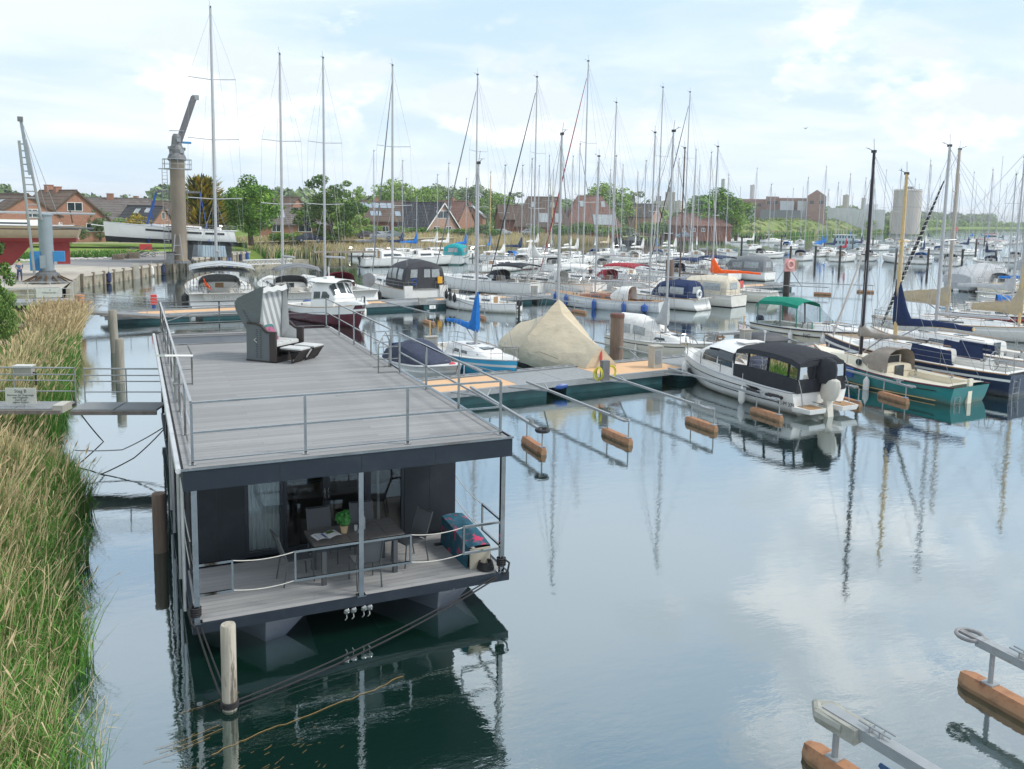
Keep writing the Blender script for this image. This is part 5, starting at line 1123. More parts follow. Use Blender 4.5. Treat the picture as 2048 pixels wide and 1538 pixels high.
# dining set: table
tm = mat('grey_wood_top', (.14, .13, .125), .45, var=.3, scale=5, stretch=(1, 8, 1), bump=.004)
tb = thing('dining_table', 'dark grey wooden dining table on the lower front deck', 'table', (2.80, .95, .657), R(3))
for i in range(5):
    a = -.82+i*.33; MB().box(a, -.44, .70, a+.322, .44, .745).obj('tabletop_board', tm, tb)
MB().box(-.80, -.40, .62, .80, .40, .698).obj('apron', antd, tb)
for sx in (-.70, .62):
    for sy in (-.40, .32): MB().box(sx, sy, 0, sx+.08, sy+.08, .62).obj('leg', mat('grey_metal', (.09, .10, .11), .5, .2), tb)
gmx = MATS['grey_metal']; mesh_f = mat('grey_mesh_fabric', (.10, .11, .12), .8, var=.1, scale=80)
def chair():
    t = thing('garden_chair', '', 'chair')
    q = MB(); q.loft([[(x, y, .445-.02*math.sin(math.pi*(x+.21)/.42)) for y in (-.21, -.1, .1, .21)] for x in (-.21, -.1, 0, .1, .21)], False); q.obj('seat', mesh_f, t, True)
    q = MB(); q.loft([[(-.22-.16*v, y, .46+.46*v) for y in (-.21, -.1, .1, .21)] for v in (0, .25, .5, .75, 1)], False); q.obj('backrest', mesh_f, t, True)
    q = MB(); q.tube([(-.22, -.22, .44), (-.40, -.22, .94), (-.40, .22, .94), (-.22, .22, .44)], .014, 6); q.tube([(-.22, -.22, .44), (.22, -.22, .44), (.22, .22, .44), (-.22, .22, .44)], .014, 6); q.obj('frame', gmx, t, True)
    for x0, x1, y in ((.22, .25, -.22), (.22, .25, .22), (-.22, -.30, -.22), (-.22, -.30, .22)): MB().tube([(x0, y, .44), (x1, y, 0)], .014, 6).obj('leg', gmx, t, True)
    return t
c0 = chair(); c0['label'] = 'dark mesh garden chair at the left end of the table'; c0['group'] = 'chairs round the deck table'; c0.location = (1.75, .95, .657); c0.rotation_euler = (0, 0, R(8))
for loc, rz, lb in (((2.85, .38, .657), 92, 'dark mesh garden chair with its back to the front rail'), ((3.85, .98, .657), 200, 'dark mesh garden chair at the right end of the table'), ((2.35, 1.58, .657), -88, 'dark mesh garden chair behind the table near the door'), ((3.15, 1.60, .657), -94, 'dark mesh garden chair behind the table below the bottle')):
    copy_tree(c0, loc, R(rz), lb)
TZ = .657+.746
# magazine
q = MB(); pg = [[(x*.24, y, .006+.03*math.sin(min(abs(x), 1)*2.6)) for y in (-.15, .15)] for x in (-1, -.8, -.6, -.3, -.1, 0, .1, .3, .6, .8, 1)]
mgz = thing('magazine', 'open magazine with blue and green pictures on the table', 'magazine', (2.28, .92, TZ), R(14)); q.loft(pg, False); q.obj('pages', whitep, mgz, True)
q = MB(); q.quad((-.19, -.12, .034), (-.03, -.12, .024), (-.03, .10, .024), (-.19, .10, .034)); q.obj('picture', mat('blue_photo', (.02, .10, .45), .4, var=.8, scale=12), mgz)
q = MB(); q.quad((.03, .02, .030), (.17, .02, .039), (.17, .13, .039), (.03, .13, .030)); q.obj('picture', mat('green_photo', (.08, .15, .02), .4, var=.8, scale=14), mgz)
# potted plant
pt = thing('potted_plant', 'leafy green plant in a pale wooden pot on the table', 'plant', (2.62, .98, TZ)); MB().lathe([(.055, 0), (.075, .14), (.070, .14), (.06, .12)], 14).obj('pot', mat('pale_wood_pot', (.52, .38, .22), .7, var=.12), pt, True)
V, F, C_ = leaf_cloud(420, [(0, 0, .25, .12), (.03, .02, .33, .08), (-.05, 0, .30, .09)], .06, [(.05, .22, .05), (.09, .30, .08)], seed=4, flat=1); link('leaves', np_mesh('leaves', V, F, leafm, C_), pt)
clg = mat('clear_drinking_glass', (.75, .80, .80), .05, var=.02, alpha=.35, spec=.9)
bt = thing('water_bottle', 'clear swing top water bottle on the table', 'bottle', (2.98, 1.02, TZ)); MB().lathe([(.04, 0), (.045, .02), (.045, .20), (.02, .26), (.016, .30), (.018, .31)], 14).obj('body', clg, bt, True); MB().lathe([(.017, .31), (.02, .33), (.012, .35)], 8).obj('stopper', whitep, bt)
tag(MB().lathe([(.03, 0), (.036, .10), (.033, .10), (.027, .01)], 12).obj('drinking_glass', clg, None, True, loc=(2.84, 1.0, TZ)), 'left one of two clear tumblers beside the plant', 'glass', 'tumblers on the table')
tag(MB().lathe([(.03, 0), (.036, .10), (.033, .10), (.027, .01)], 12).obj('drinking_glass', clg, None, True, loc=(2.90, .93, TZ)), 'right one of two clear tumblers, next to the bottle', 'glass', 'tumblers on the table')
# lounger folded under a flowered cloth
fl = mat('tropical_cloth', (.015, .10, .15), .85, var=.5, scale=5, dirt=((.55, .04, .12), .54, .60, 3.2)); cb = mat('cardboard_lining', (.42, .38, .30), .9, var=.08)
bx = thing('storage_bench', 'low bench draped with a dark tropical flower print cloth at the right rail', 'bench', (4.98, 1.0, .657), R(2))
q = MB(); rings = []
for y, w, z in ((-.75, .22, .42), (-.3, .225, .50), (.25, .225, .56), (.62, .22, .58)):
    rings.append([(-w-.03, y, .0), (-w-.01, y, z*.5), (-w, y, z-.02), (-w*.5, y, z), (0, y, z+.006), (w*.5, y, z), (w, y, z-.02), (w+.01, y, z*.5), (w+.02, y, .05)])
q.loft(rings, False); q.add(rings[-1], [tuple(range(9))]); q.obj('flowered_cloth', fl, bx, True, 60)
q = MB(); q.box(-.21, -.80, .0, .20, -.76, .38); q.box(-.215, -.83, .28, -.13, -.80, .38); q.obj('end_panel', cb, bx)
q = MB(); q.box(-.40, .50, 0, -.2, .58, .03); q.box(-.2, -.7, 0, .2, .6, .02); q.obj('foot', antd, bx)
# rope coil at the front right corner, mooring gear
q = MB()
for i in range(5): q.torus((0, 0, .02+.03*i), .15-.008*i, .018, 'z', 18, 6)
tag(q.obj('rope_coil', brope, None, True, loc=(5.08, .12, .66)), 'coil of black mooring rope on the front right deck corner', 'rope')
q = MB(); 
for i in range(4): q.torus((5.30, -.10, .80+.04*i), .075, .018, 'z', 12, 5)
q.tube([(5.3, -.15, .95), (5.42, -.2, .85), (5.38, -.22, .70), (5.30, -.2, .62)], .02, 6); tag(q.obj('rope_wrap', brope, None, True), 'black rope knotted round the foot of the front right post', 'rope')
q = MB(); 
for i in range(4): q.torus((-.02, -.10, .80+.04*i), .075, .018, 'z', 12, 5)
q.tube([(-.06, -.1, 1.0), (-.14, -.14, .9), (-.1, -.16, .70), (-.05, -.16, .62)], .02, 6); tag(q.obj('rope_wrap', brope, None, True), 'black rope knotted round the foot of the front left post', 'rope')
PP = (0.33, -1.62)
def mooring(name, label, a, b, sag, mt, r=.018, n=18): return tag(MB().tube(catenary(a, b, sag, n), r, 6).obj(name, mt, None, True), label, 'rope')
mooring('mooring_rope', 'long black rope slung from the front right corner to the pile, lower line', (5.3, -.12, .6), (PP[0]+.1, PP[1], .03), .16, brope, .016)
mooring('mooring_rope', 'long black rope slung from the front right corner to the pile, upper line', (5.32, -.10, .64), (PP[0]+.1, PP[1], .10), .13, brope, .014)
mooring('mooring_rope', 'short black rope from the front left post down to the pile, left line', (-.02, -.14, .62), (PP[0]-.08, PP[1], .06), .04, brope, .016)
mooring('mooring_rope', 'short black rope from the front left post down to the pile, right line', (.05, -.16, .60), (PP[0]-.02, PP[1]+.1, .12), .02, brope, .014)
# piles
pilem = mat('pale_pile_wood', (.44, .40, .33), .9, var=.3, scale=5, stretch=(1, 1, .10), bump=.03, bscale=10, dirt=((.13, .11, .085), .52, .60, 7)); piled = mat('brown_pile_wood', (.20, .145, .11), .9, var=.35, scale=5, stretch=(1, 1, .12), bump=.03, bscale=9); pileg = mat('grey_pile_wood', (.27, .25, .205), .9, var=.3, scale=5, stretch=(1, 1, .12), bump=.03, bscale=9)
def pile(label, x, y, h_, r, mt, capm=None, tilt=(0, 0), cap=False):
    g = random.Random(int(x*10+y)); n = 14; ph = [g.uniform(-.03, .03) for _ in range(n)]; rings = []
    for z in (-1, 0, h_*.35, h_*.7, h_-.02, h_): rings.append([((r*(1+ph[j])*(1 if z < h_-.01 else .9))*math.cos(2*math.pi*j/n)+tilt[0]*z, (r*(1+ph[j])*(1 if z < h_-.01 else .9))*math.sin(2*math.pi*j/n)+tilt[1]*z, z) for j in range(n)])
    t = thing('mooring_pile', label, 'pile', (x, y, 0), 0, 'wooden mooring piles'); MB().loft(rings, True, True).obj('post', mt, t, True, 50)
    if capm: MB().lathe([(r*1.06, 0), (r*1.08, -.0), (r*1.05, .16), (r*.98, .2), (.02, .21)], 14, (tilt[0]*h_, tilt[1]*h_, h_-.16)).obj('pile_cap', capm, t)
    return t
mp_ = pile('pale weathered pile in the water in front of the houseboat', PP[0], PP[1], 1.30, .108, pilem)
q = MB(); 
for i in range(3): q.torus((PP[0], PP[1], .05+.035*i), .12, .015, 'z', 14, 5)
tag(q.obj('rope_wrap', brope, None, True), 'black rope loops round the pale pile at the waterline', 'rope')
pile('short brown pile hugging the left side of the houseboat', -.42, 4.9, 1.28, .14, piled)
pile('taller grey pile of the pair in the channel, farther one', -1.72, 32.3, 2.15, .19, pileg, tilt=(-.02, 0))
pile('lower grey pile of the pair in the channel, nearer one', -1.40, 24.2, 1.85, .18, pileg, tilt=(.015, 0))
pile('thick brown pile with rusty cap beside the tent covered boat', 21.3, 22.3, 2.35, .34, piled, mat('rusty_cap', (.14, .06, .045), .7, var=.3))
# floating straw and weeds by the pile
g = random.Random(3); q = MB()
pts = [(.0, -2.2), (.45, -2.02), (1.0, -1.85), (1.7, -1.72), (2.4, -1.50), (3.0, -1.25)]
for k in range(6):
    pp = [(x+g.uniform(-.03, .03), y-.45+g.uniform(-.02, .02), .008) for x, y in pts]; sub = []
    for a, b in zip(pp, pp[1:]):
        for i in range(6): t = i/6; sub.append((a[0]+(b[0]-a[0])*t+g.uniform(-.012, .012), a[1]+(b[1]-a[1])*t+g.uniform(-.025, .025), .008))
    if k < 1: q.tube([p_ for p_ in sub[k*2:]], .0045, 4)
straw = mat('wet_straw', (.27, .17, .06), .8, var=.25, scale=9)
for i in range(14):
    x, y = g.gauss(-.55, .35), g.gauss(-2.75, .35); a = g.uniform(-.4, .9); l = g.uniform(.04, .22); q.tube([(x, y, .006), (x+l*math.cos(a), y+l*math.sin(a), .008)], .0016, 3)
for i in range(26):
    x, y = g.gauss(.9, .5), g.gauss(-3.0, .22)+.25*0; a = g.uniform(-.2, .9); l = g.uniform(.03, .12); q.tube([(x, y, .004), (x+l*math.cos(a), y+l*math.sin(a), .005)], .0014, 3)
for x0, y0 in ((.15, -2.0), (.2, -2.1), (.0, -2.25), (.5, -1.25)):
    q.tube([(x0, y0, .01), (x0-.5, y0-.18, .012), (x0-.85, y0-.24, .012)], .003, 4)
tag(q.obj('floating_straw', straw), 'drifting strings of wet straw and weed in front of the houseboat', 'straw', kind='stuff')
# ------------------------------------------------------------------ pontoon jetties
galv = mat('galvanised_steel', (.34, .36, .37), .5, .35, var=.14, scale=3, dirt=((.20, .15, .11), .55, .74, 3)); grat = mat('grey_grating', (.27, .285, .29), .7, var=.15, scale=6); ply = mat('new_orange_plywood', (.66, .42, .24), .8, var=.06, scale=2, stretch=(1, 6, 1))
tealp = mat('teal_pontoon_steel', (.010, .07, .08), .45, var=.25, scale=1.3, dirt=((.10, .05, .03), .60, .78, 2)); rust = mat('orange_float', (.42, .20, .10), .75, scum=.5, var=.16, scale=2.5, dirt=((.17, .06, .03), .50, .68, 3.5), bump=.008, bscale=6); rustd = mat('wet_rust', (.10, .055, .02), .5, var=.4, scale=3)
cabm = mat('service_cabinet', (.42, .40, .35), .6, var=.1, scale=2)
def dock(label, a, b, w, boards, z=.52):
    a, b = Vector((*a, 0)), Vector((*b, 0)); d = b-a; L_ = d.length; t = thing('pontoon_jetty', label, 'jetty', (a.x, a.y, 0), math.atan2(d.y, d.x))
    k = int(L_/2.1); rail_l = MB(); 
    for i in range(k):
        x0, x1 = L_*i/k, L_*(i+1)/k; m_ = ply if boards(i, k) else grat
        MB().box(x0+.01, -w/2+.14, z-.04, x1-.01, w/2-.14, z).obj('deck_board', m_, t)
    for s in (-1, 1):
        q = MB(); q.box(0, s*w/2-.07, z-.20, L_, s*w/2+.07, z+.045); q.obj('side_beam', galv, t)
    q = MB()
    for i in range(int(L_/.62)): x = i*.62; q.beam((x, w/2+.02, z+.05), (x+.30, w/2+.14, z+.05), .05, .05)
    q.beam((0, w/2+.16, z+.06), (L_, w/2+.16, z+.06), .05, .05); q.obj('ladder_edge', galv, t)
    n = max(1, int(L_/5.2))
    for i in range(n):
        x0 = L_*(i+.08)/n; x1 = L_*(i+.92)/n; q = MB(); e = .5
        for s in (-1, 1): q.add([(x0+e, s*w*.47, -.4), (x1-e, s*w*.47, -.4), (x1, s*w*.49, .0), (x1, s*w*.49, z-.2), (x0, s*w*.49, z-.2), (x0, s*w*.49, 0)], [tuple(range(6))])
        q.add([(x0, -w*.49, 0), (x0, w*.49, 0), (x0, w*.49, z-.2), (x0, -w*.49, z-.2), (x1, -w*.49, 0), (x1, w*.49, 0), (x1, w*.49, z-.2), (x1, -w*.49, z-.2)], [(0,1,2,3),(4,5,6,7)]); q.obj('float_tank', tealp, t)
    return t
d1 = dock('near pontoon jetty with orange plywood boards running right from the houseboat', (8.6, 16.55), (38.5, 19.9), 2.5, lambda i, k: i in (0, 1, 4, 5, 9, 11, 12, 13), .55)
d2 = dock('second pontoon jetty with orange boards behind the houseboat', (-2.6, 44.4), (61, 54.2), 2.1, lambda i, k: i % 5 in (1, 2, 3), .50)
def on_dock(t, x, y, z): a = t.rotation_euler.z; return Vector((t.location.x+x*math.cos(a)-y*math.sin(a), t.location.y+x*math.sin(a)+y*math.cos(a), z))
def cabinet(label, p, w=.42, h_=.72, dep=.3, rz=0, post=False, mt=None):
    t = thing('service_pedestal', label, 'pedestal', (p.x, p.y, p.z), rz); q = MB(); q.box(-w/2, -dep/2, .0, w/2, dep/2, h_); q.box(-w/2-.03, -dep/2-.03, h_, w/2+.03, dep/2+.03, h_+.05); q.obj('cabinet', mt or cabm, t)
    q = MB(); q.box(-w*.32, -dep/2-.012, h_*.2, w*.32, -dep/2, h_*.85); q.obj('door', galv, t)
    if post: MB().tube([(0, dep/2, h_), (0, dep/2, h_+.75)], .035, 6).obj('pole', goldm, t)
    return t
cabinet('dented beige service box with a wooden pole on the near jetty beside the houseboat rail', spot(862, 705, .55)+Vector((0, 0, 0)), .55, .75, .35, post=True)
cabinet('large grey service cabinet on the near jetty left of the black canopy motorboat', spot(1310, 735, .55), .45, .95, .45)
cabinet('small service box on the second jetty behind the dark tent boat finger', spot(910, 598, .5), .5, .7, .4); cabinet('low winch box on the second jetty in front of the dark tent boat', spot(845, 606, .5), .6, .35, .4)
cabinet('service box on the second jetty between the white yachts and the double ender', spot(1068, 592, .5), .45, .8, .4)
cabinet('beige service box with pole on the near jetty behind the motorboat roof', spot(1490, 690, .55), .5, .8, .35, post=True)
hp_ = thing('hose_post', 'grey post with a coiled yellow hose on the near jetty', 'hose post', tuple(spot(1209, 762, .55)), 0); MB().box(-.16, -.12, 0, .16, .12, .85).obj('post', mat('grey_post', (.16, .16, .165), .8, var=.15), hp_)
q = MB()
for i in range(6): q.torus((-.20-.02*i, .02, .34-.02*(i % 3)), .24+.015*(i % 3), .018, 'x' if i % 2 else 'y', 14, 5)
for i in range(4): q.torus((.26, .0, .36), .22+.02*i, .016, 'y', 14, 5)
q.obj('yellow_hose', mat('yellow_hose', (.62, .55, .04), .5, var=.1), hp_)
sg_m = whitep
def text(par, body, size, loc, rot, mt, align='CENTER', ext=.002):
    cu = bpy.data.curves.new('lettering', 'FONT'); cu.body = body; cu.size = size; cu.align_x = align; cu.extrude = ext; cu.resolution_u = 3
    o = bpy.data.objects.new('lettering', cu); me = bpy.data.meshes.new_from_object(o); bpy.data.objects.remove(o); me.materials.clear(); me.materials.append(mt)
    o = link('lettering', me, par, loc); o.rotation_euler = rot; return o
p = spot(958, 788, .30); t = thing('berth_sign', 'white berth number sign 4 on the near edge of the jetty', 'sign', (p.x, p.y-.02, .18), R(4)); MB().box(-.22, -.015, 0, .22, .015, .28).obj('plate', whitep, t); text(t, '4', .24, (0, -.02, .05), (R(90), 0, 0), blackp)
p = spot(865, 614, .35); t = thing('berth_sign', 'small white number sign on the near edge of the second jetty', 'sign', (p.x, p.y, .22), R(8)); MB().box(-.25, -.015, 0, .25, .015, .26).obj('plate', whitep, t); text(t, '12', .2, (0, -.02, .05), (R(90), 0, 0), blackp)
fd_ = MB().lathe([(.03, -.34), (.1, -.28), (.13, -.1), (.13, .1), (.1, .28), (.03, .34)], 10).mesh('fender', [bluef], True)
p = spot(1120, 772, .35); o = link('fender', fd_, None, (p.x, p.y-.05, .36)); o.rotation_euler = (0, R(88), R(4)); tag(o, 'blue fender lying along the edge of the near jetty', 'fender')
# fingers: a tube arm on floats
def finger(label, a, b, floats=(.93,), ring='ring', group='mooring fingers with orange floats', za=.72, r=.045, fl_=1.6, brace=True, big=1.0):
    a = Vector((a[0], a[1], za)); b = Vector((b[0], b[1], za)); d = b-a; L_ = d.length; t = thing('finger_pontoon', label, 'mooring finger', (a.x, a.y, 0), math.atan2(d.y, d.x), group)
    q = MB(); q.beam((0, 0, za), (L_, 0, za), r*2.0*big, r*1.7*big)
    if brace: q.beam((0, .8, za-.15), (1.7, .03, za-.02), r, r); q.beam((0, -.8, za-.15), (1.7, -.03, za-.02), r, r)
    q.obj('arm', galv, t)
    for f in floats:
        x = L_*f; s = fl_/2; w = .17*big; rings = []
        for xx, k in ((x-s, .55), (x-s+.16, 1), (x+s-.16, 1), (x+s, .55)): rings.append([(xx, w*u*k, .06+v*.165*big*(1 if k == 1 else .8)) for u, v in ((-.55, 1), (.55, 1), (1, .1), (.7, -1), (-.7, -1), (-1, .1))])
        MB().loft(rings, True, True, mcol=[0, 0, 0, 1, 0, 0]).obj('float', [rust, rustd], t)
        for xx in (x-s*.7, x+s*.82): MB().tube([(xx, 0, .2), (xx, 0, za)], r*.55*big, 6).obj('upright', galv, t)
        q = MB(); q.box(x+s*.82-.09*big, -.09*big, .06+.165*big, x+s*.82+.09*big, .09*big, .08+.165*big); q.obj('base_plate', galv, t)
    if ring == 'tyre': q = MB(); q.torus((L_+.12, 0, za+.02), .18, .06, 'z', 16, 7); q.obj('tyre', rubber, t, True)
    elif ring == 'ring': q = MB(); q.tube([(L_-.35, .10, za+.02), (L_, .12, za+.04), (L_+.18, 0, za+.04), (L_, -.12, za+.04), (L_-.35, -.10, za+.02)], .03*big, 6, 0, False); q.obj('end_loop', galv, t)
    q = MB()
    for xx in (L_-.75, ):
        for yy in (-.05*big, .05*big): q.tube([(xx-.22*big, yy, za+.16*big), (xx+.22*big, yy, za+.16*big)], .014*big, 5)
        for xx2 in (xx-.07, xx+.07): q.box(xx2-.012, -.05*big, za+.04, xx2+.012, .05*big, za+.16*big)
    q.obj('cleat', galv, t); return t
finger('nearest finger left of the others, black tyre on its tip', (10.75, 15.4), (10.45, 8.75), ring='tyre', floats=(.92,))
finger('second finger of the near jetty, right of the tyre tipped one', (13.2, 15.6), (13.5, 8.8))
finger('third finger of the near jetty, left of the black canopy motorboat', (16.9, 16.0), (17.15, 9.2))
finger('finger running along the left side of the black canopy motorboat', (20.3, 16.3), (20.35, 9.6))
finger('finger between the black canopy motorboat and the teal sailboat', (25.1, 16.8), (24.95, 10.35))
finger('finger lying along the left side of the teal sailboat', (28.0, 17.0), (27.2, 9.6), floats=(.87,), fl_=1.6)
finger('finger behind the thick brown pile', (21.6, 19.5), (20.7, 26.6)); finger('finger with rope bundle between the cream sailboat and the motorboat roof', (26.0, 20.0), (27.2, 27.5))
finger('finger left of the green canopy motorboat', (31.5, 20.6), (33.8, 28.2)); finger('finger between the tent boat and the light blue sailboat on the far side', (12.4, 18.4), (12.1, 24.4), floats=(.6,))
for lb, fx, e in (('finger beside the burgundy pilot boat, half hidden by the roof rail', 9.2, (550, 646)), ('finger left of the middle of the second jetty, near the small white dinghy bow', 15.8, (866, 628)), ('finger left of the white double ender', 21.5, (968, 618)), ('finger to the right of the white double ender', 28.0, (1168, 608)), ('finger alongside the wooden trimmed white yacht', 33.5, (1275, 600)), ('finger behind the blue hooded yacht stern', 42.5, (1372, 596))):
    e_ = spot(*e, .72); a_ = 44.4+(fx+2.6)*.154-1.0; finger(lb, (fx, a_), (e_.x, e_.y))
finger('long finger at the right end of the second jetty, nearer one', (56, 52), tuple(spot(1655, 575, .72))[:2], floats=(.93,)); finger('long finger at the right end of the second jetty, farther one', (60, 54), tuple(spot(1745, 571, .72))[:2], floats=(.93,))
# the two big fingers at the lower right
fa_ = finger('big weathered finger with a sagging blue fender at the lower right', (8.3, -12.5), (7.45, -6.0), floats=(.66, ), ring=None, za=.80, r=.085, fl_=5.0, brace=False, big=1.02, group=None)
q = MB(); q.tube([(6.2, .13, .78), (6.56, .15, .78), (6.70, 0, .78), (6.56, -.15, .78), (6.2, -.13, .78)], [.07, .085, .09, .085, .07], 8, 0, True); q.box(6.0, -.16, .66, 6.6, .16, .86); q.obj('padded_tip', mat('grey_padding', (.33, .33, .29), .9, var=.2, scale=6), fa_, True)
q = MB(); q.tube([(5.7, .05, .55), (5.3, .07, .45), (4.85, .06, .42), (4.5, .03, .60)], [.03, .11, .12, .05], 8); tag(q.obj('fender', mat('worn_blue_fender', (.03, .09, .20), .6, var=.4, scale=8), None, True, loc=(0, 0, 0)), 'worn blue fender sagging under the big lower right finger', 'fender'); fo_ = tagged[-1]; fo_.location = fa_.location; fo_.rotation_euler = fa_.rotation_euler
fb_ = finger('big finger with a round rubber tip at the right picture edge', (11.2, -12.5), (11.05, -5.5), floats=(.66,), ring=None, za=.80, r=.075, fl_=5.2, brace=False, big=1.02, group=None)
q = MB(); q.torus((7.15, 0, .82), .19, .032, 'z', 20, 7); q.box(6.8, -.05, .80, 7.3, .05, .84); q.obj('round_tip', mat('worn_grey_rubber', (.22, .22, .22), .6, var=.3, scale=8), fb_, True)

# ------------------------------------------------------------------ gangways
def gangway(label, a, b, w, z0, z1, rails_=((0, 1),), post_n=6, gm_=grat, hr=1.0, name='gangway'):
    a = Vector((*a, z0)); b = Vector((*b, z1)); d = b-a; L_ = math.hypot(d.x, d.y); t = thing(name, label, 'gangway', (a.x, a.y, 0), math.atan2(d.y, d.x)); zf = lambda x: z0+(z1-z0)*x/L_
    k = max(2, int(L_/1.1))
    for i in range(k):
        x0, x1 = L_*i/k, L_*(i+1)/k; q = MB(); q.add([(x0+.02, -w/2, zf(x0)), (x1-.02, -w/2, zf(x1)), (x1-.02, w/2, zf(x1)), (x0+.02, w/2, zf(x0)), (x0+.02, -w/2, zf(x0)-.05), (x1-.02, -w/2, zf(x1)-.05), (x1-.02, w/2, zf(x1)-.05), (x0+.02, w/2, zf(x0)-.05)], [(0,1,2,3),(7,6,5,4),(0,4,5,1),(1,5,6,2),(2,6,7,3),(3,7,4,0)]); q.obj('grating_panel', gm_, t)
    q = MB()
    for i in range(int(L_/.085)): x = .04+i*.085; q.box(x, -w/2+.02, zf(x)+.001, x+.022, w/2-.02, zf(x)+.012)
    gb_ = q.obj('grating_bars', galv, t); gb_['kind'] = 'stuff'; q = MB()
    for s in (-1, 1): q.beam((0, s*(w/2+.04), z0-.09), (L_, s*(w/2+.04), z1-.09), .06, .11)
    q.obj('side_girder', mat('rusty_girder', (.22, .19, .17), .7, var=.3, scale=4), t)
    for s in (-1, 1):
        if s not in [r_[1]*2-1 for r_ in rails_] and len(rails_) == 1: continue
        for h_ in (.30, .62, .80, hr): q = MB(); q.tube([(0, s*(w/2+.04), z0+h_), (L_, s*(w/2+.04), z1+h_)], .018 if h_ < hr else .024, 6); q.obj('rail', galv, t)
        for i in range(post_n+1): x = L_*i/post_n; q = MB(); q.tube([(x, s*(w/2+.04), zf(x)-.1), (x, s*(w/2+.04), zf(x)+hr)], .02, 6); q.obj('rail_post', galv, t)
    return t, L_
A1 = spot(150, 805, 1.5); B1 = spot(322, 805, 1.35)
gangway('grey grated gangway from the left bank to the houseboat', (-2.35, 13.2), (-.10, 12.4), .95, 1.50, 1.50, post_n=2)
g2_, gl = gangway('fixed walkway on the left bank in front of the gangway, carrying the sign', (-7.5, 15.1), (-2.6, 13.3), .95, 1.52, 1.52, post_n=3, name='walkway')
MB().box(5.0, -.5, 1.40, 5.28, .1, 1.62).obj('concrete_block', mat('pale_concrete', (.50, .48, .43), .9, var=.12, scale=3, dirt=((.33, .30, .25), .5, .7, 3)), g2_)
p = spot(42, 785, 1.9); st_ = thing('jetty_sign', 'white sign reading Steg B on the walkway rail', 'sign', (p.x+.02, p.y-.25, 1.62), R(-20)); MB().box(-.42, -.015, .0, .42, .015, .46).obj('board', mat('sign_white', (.60, .60, .56), .6, var=.12, scale=5), st_)
text(st_, 'Steg B', .13, (0, -.018, .33), (R(90), 0, 0), mat('sign_ink', (.08, .09, .10), .7))
for i, l_ in enumerate(('Betreten der Steganlage', 'nur Mitglieder', 'Zutritt auf', 'eigene Gefahr!')): text(st_, l_, .075, (0, -.018, .235-.07*i), (R(90), 0, 0), MATS['sign_ink'])
q = MB(); q.tube([(.1, -.02, 0), (.1, -.02, -.14)], .02, 5); q.obj('bracket', galv, st_)
p = spot(46, 752, 2.0); t = thing('junction_box', 'grey hinged junction box above the Steg B sign', 'box', (p.x-.0, p.y+.35, 1.95), R(-20)); MB().box(-.27, -.12, 0, .27, .12, .30).obj('case', mat('box_grey', (.34, .33, .29), .7, var=.15), t); MB().box(-.29, -.14, .30, .29, .14, .335).obj('lid', MATS['sign_white'], t); MB().tube([(.27, 0, .1), (.34, 0, .1), (.34, 0, -.3)], .03, 6).obj('cable', blackp, t)
for i, ln_ in enumerate((((-2.3, 13.0, 1.35), (-1.7, 12.7, .5), (-2.5, 12.0, -.05)), ((-.1, 11.6, 1.0), (-.9, 11.2, .35), (-1.8, 11.1, -.02)), ((-.1, 12.2, .9), (-1.2, 11.8, .45), (-2.4, 12.0, .5)))):
    tag(MB().tube(catenary(ln_[0], ln_[1], .03, 6)+catenary(ln_[1], ln_[2], .02, 6)[1:], .018, 5).obj('cable', [blackp, blackp, wire][i]), ['black hose hanging from the walkway end into the water', 'black rope from the houseboat side dipping into the channel', 'thin wire strung from the houseboat side to the reeds'][i], 'cable')
# far walkway and gangway by the quay
gangway('far grey gangway sloping from the quay pier to the second jetty', tuple(spot(150, 622, .9))[:2], tuple(spot(325, 630, .62))[:2], 1.0, .95, .60, post_n=5)
pr_ = thing('timber_pier', 'dark timber pier under the far walkway', 'pier', (-8.6, 50.5, 0)); a_ = MB()
MB().box(0, -1.2, .72, 4.4, 1.2, .92).obj('deck', grat, pr_)
for i in range(9): MB().lathe([(.16, -1), (.16, .72)], 8, (.2+i*.5, -1.0, 0)).obj('pile', pile_m, pr_)
for i in range(4): MB().lathe([(.24, -1), (.24, .72)], 8, (4.2, -1.0+i*.55, 0)).obj('pile', pile_m, pr_)
def fence(label, pts, hr, nr, mt=galv, r=.02, gap=1.6, name='railing'):
    t = thing(name, label, 'railing', tuple(pts[0])); o_ = Vector(pts[0])
    for a, b in zip(pts, pts[1:]):
        a = Vector(a)-o_; b = Vector(b)-o_; k = max(1, round((b-a).length/gap))
        for i in range(k+1): p = a.lerp(b, i/k); MB().tube([p, p+Vector((0, 0, hr))], r*1.2, 5).obj('post', mt, t)
        for j in range(nr): h_ = hr*(j+1)/nr; MB().tube([a+Vector((0, 0, h_)), b+Vector((0, 0, h_))], r, 5).obj('rail', mt, t)
    return t
def G(px, py, z): v = spot(px, py, z); return (v.x, v.y, z)
fence('white railing along the walkway in front of the slewing crane', [(-12, 50.4, .92), (-8.5, 50.2, .92), (-4.5, 49.8, .92)], 1.25, 3, mat('white_rail', (.55, .55, .53), .5)); fence('low grey railing on the far bank walkway', [(-9.5, 48.7, .92), (-5.2, 48.6, .92)], 1.0, 3)
p = spot(87, 622, .9); t = thing('jetty_sign', 'white notice board on the far walkway railing', 'sign', (p.x, 48.4, 1.3), R(-4)); MB().box(-.75, -.02, 0, .75, .02, .62).obj('board', MATS['sign_white'], t); text(t, 'A', .14, (.05, -.025, .44), (R(90), 0, 0), MATS['sign_ink']); text(t, 'Hafenverein', .16, (0, -.025, .26), (R(90), 0, 0), MATS['sign_ink']); 
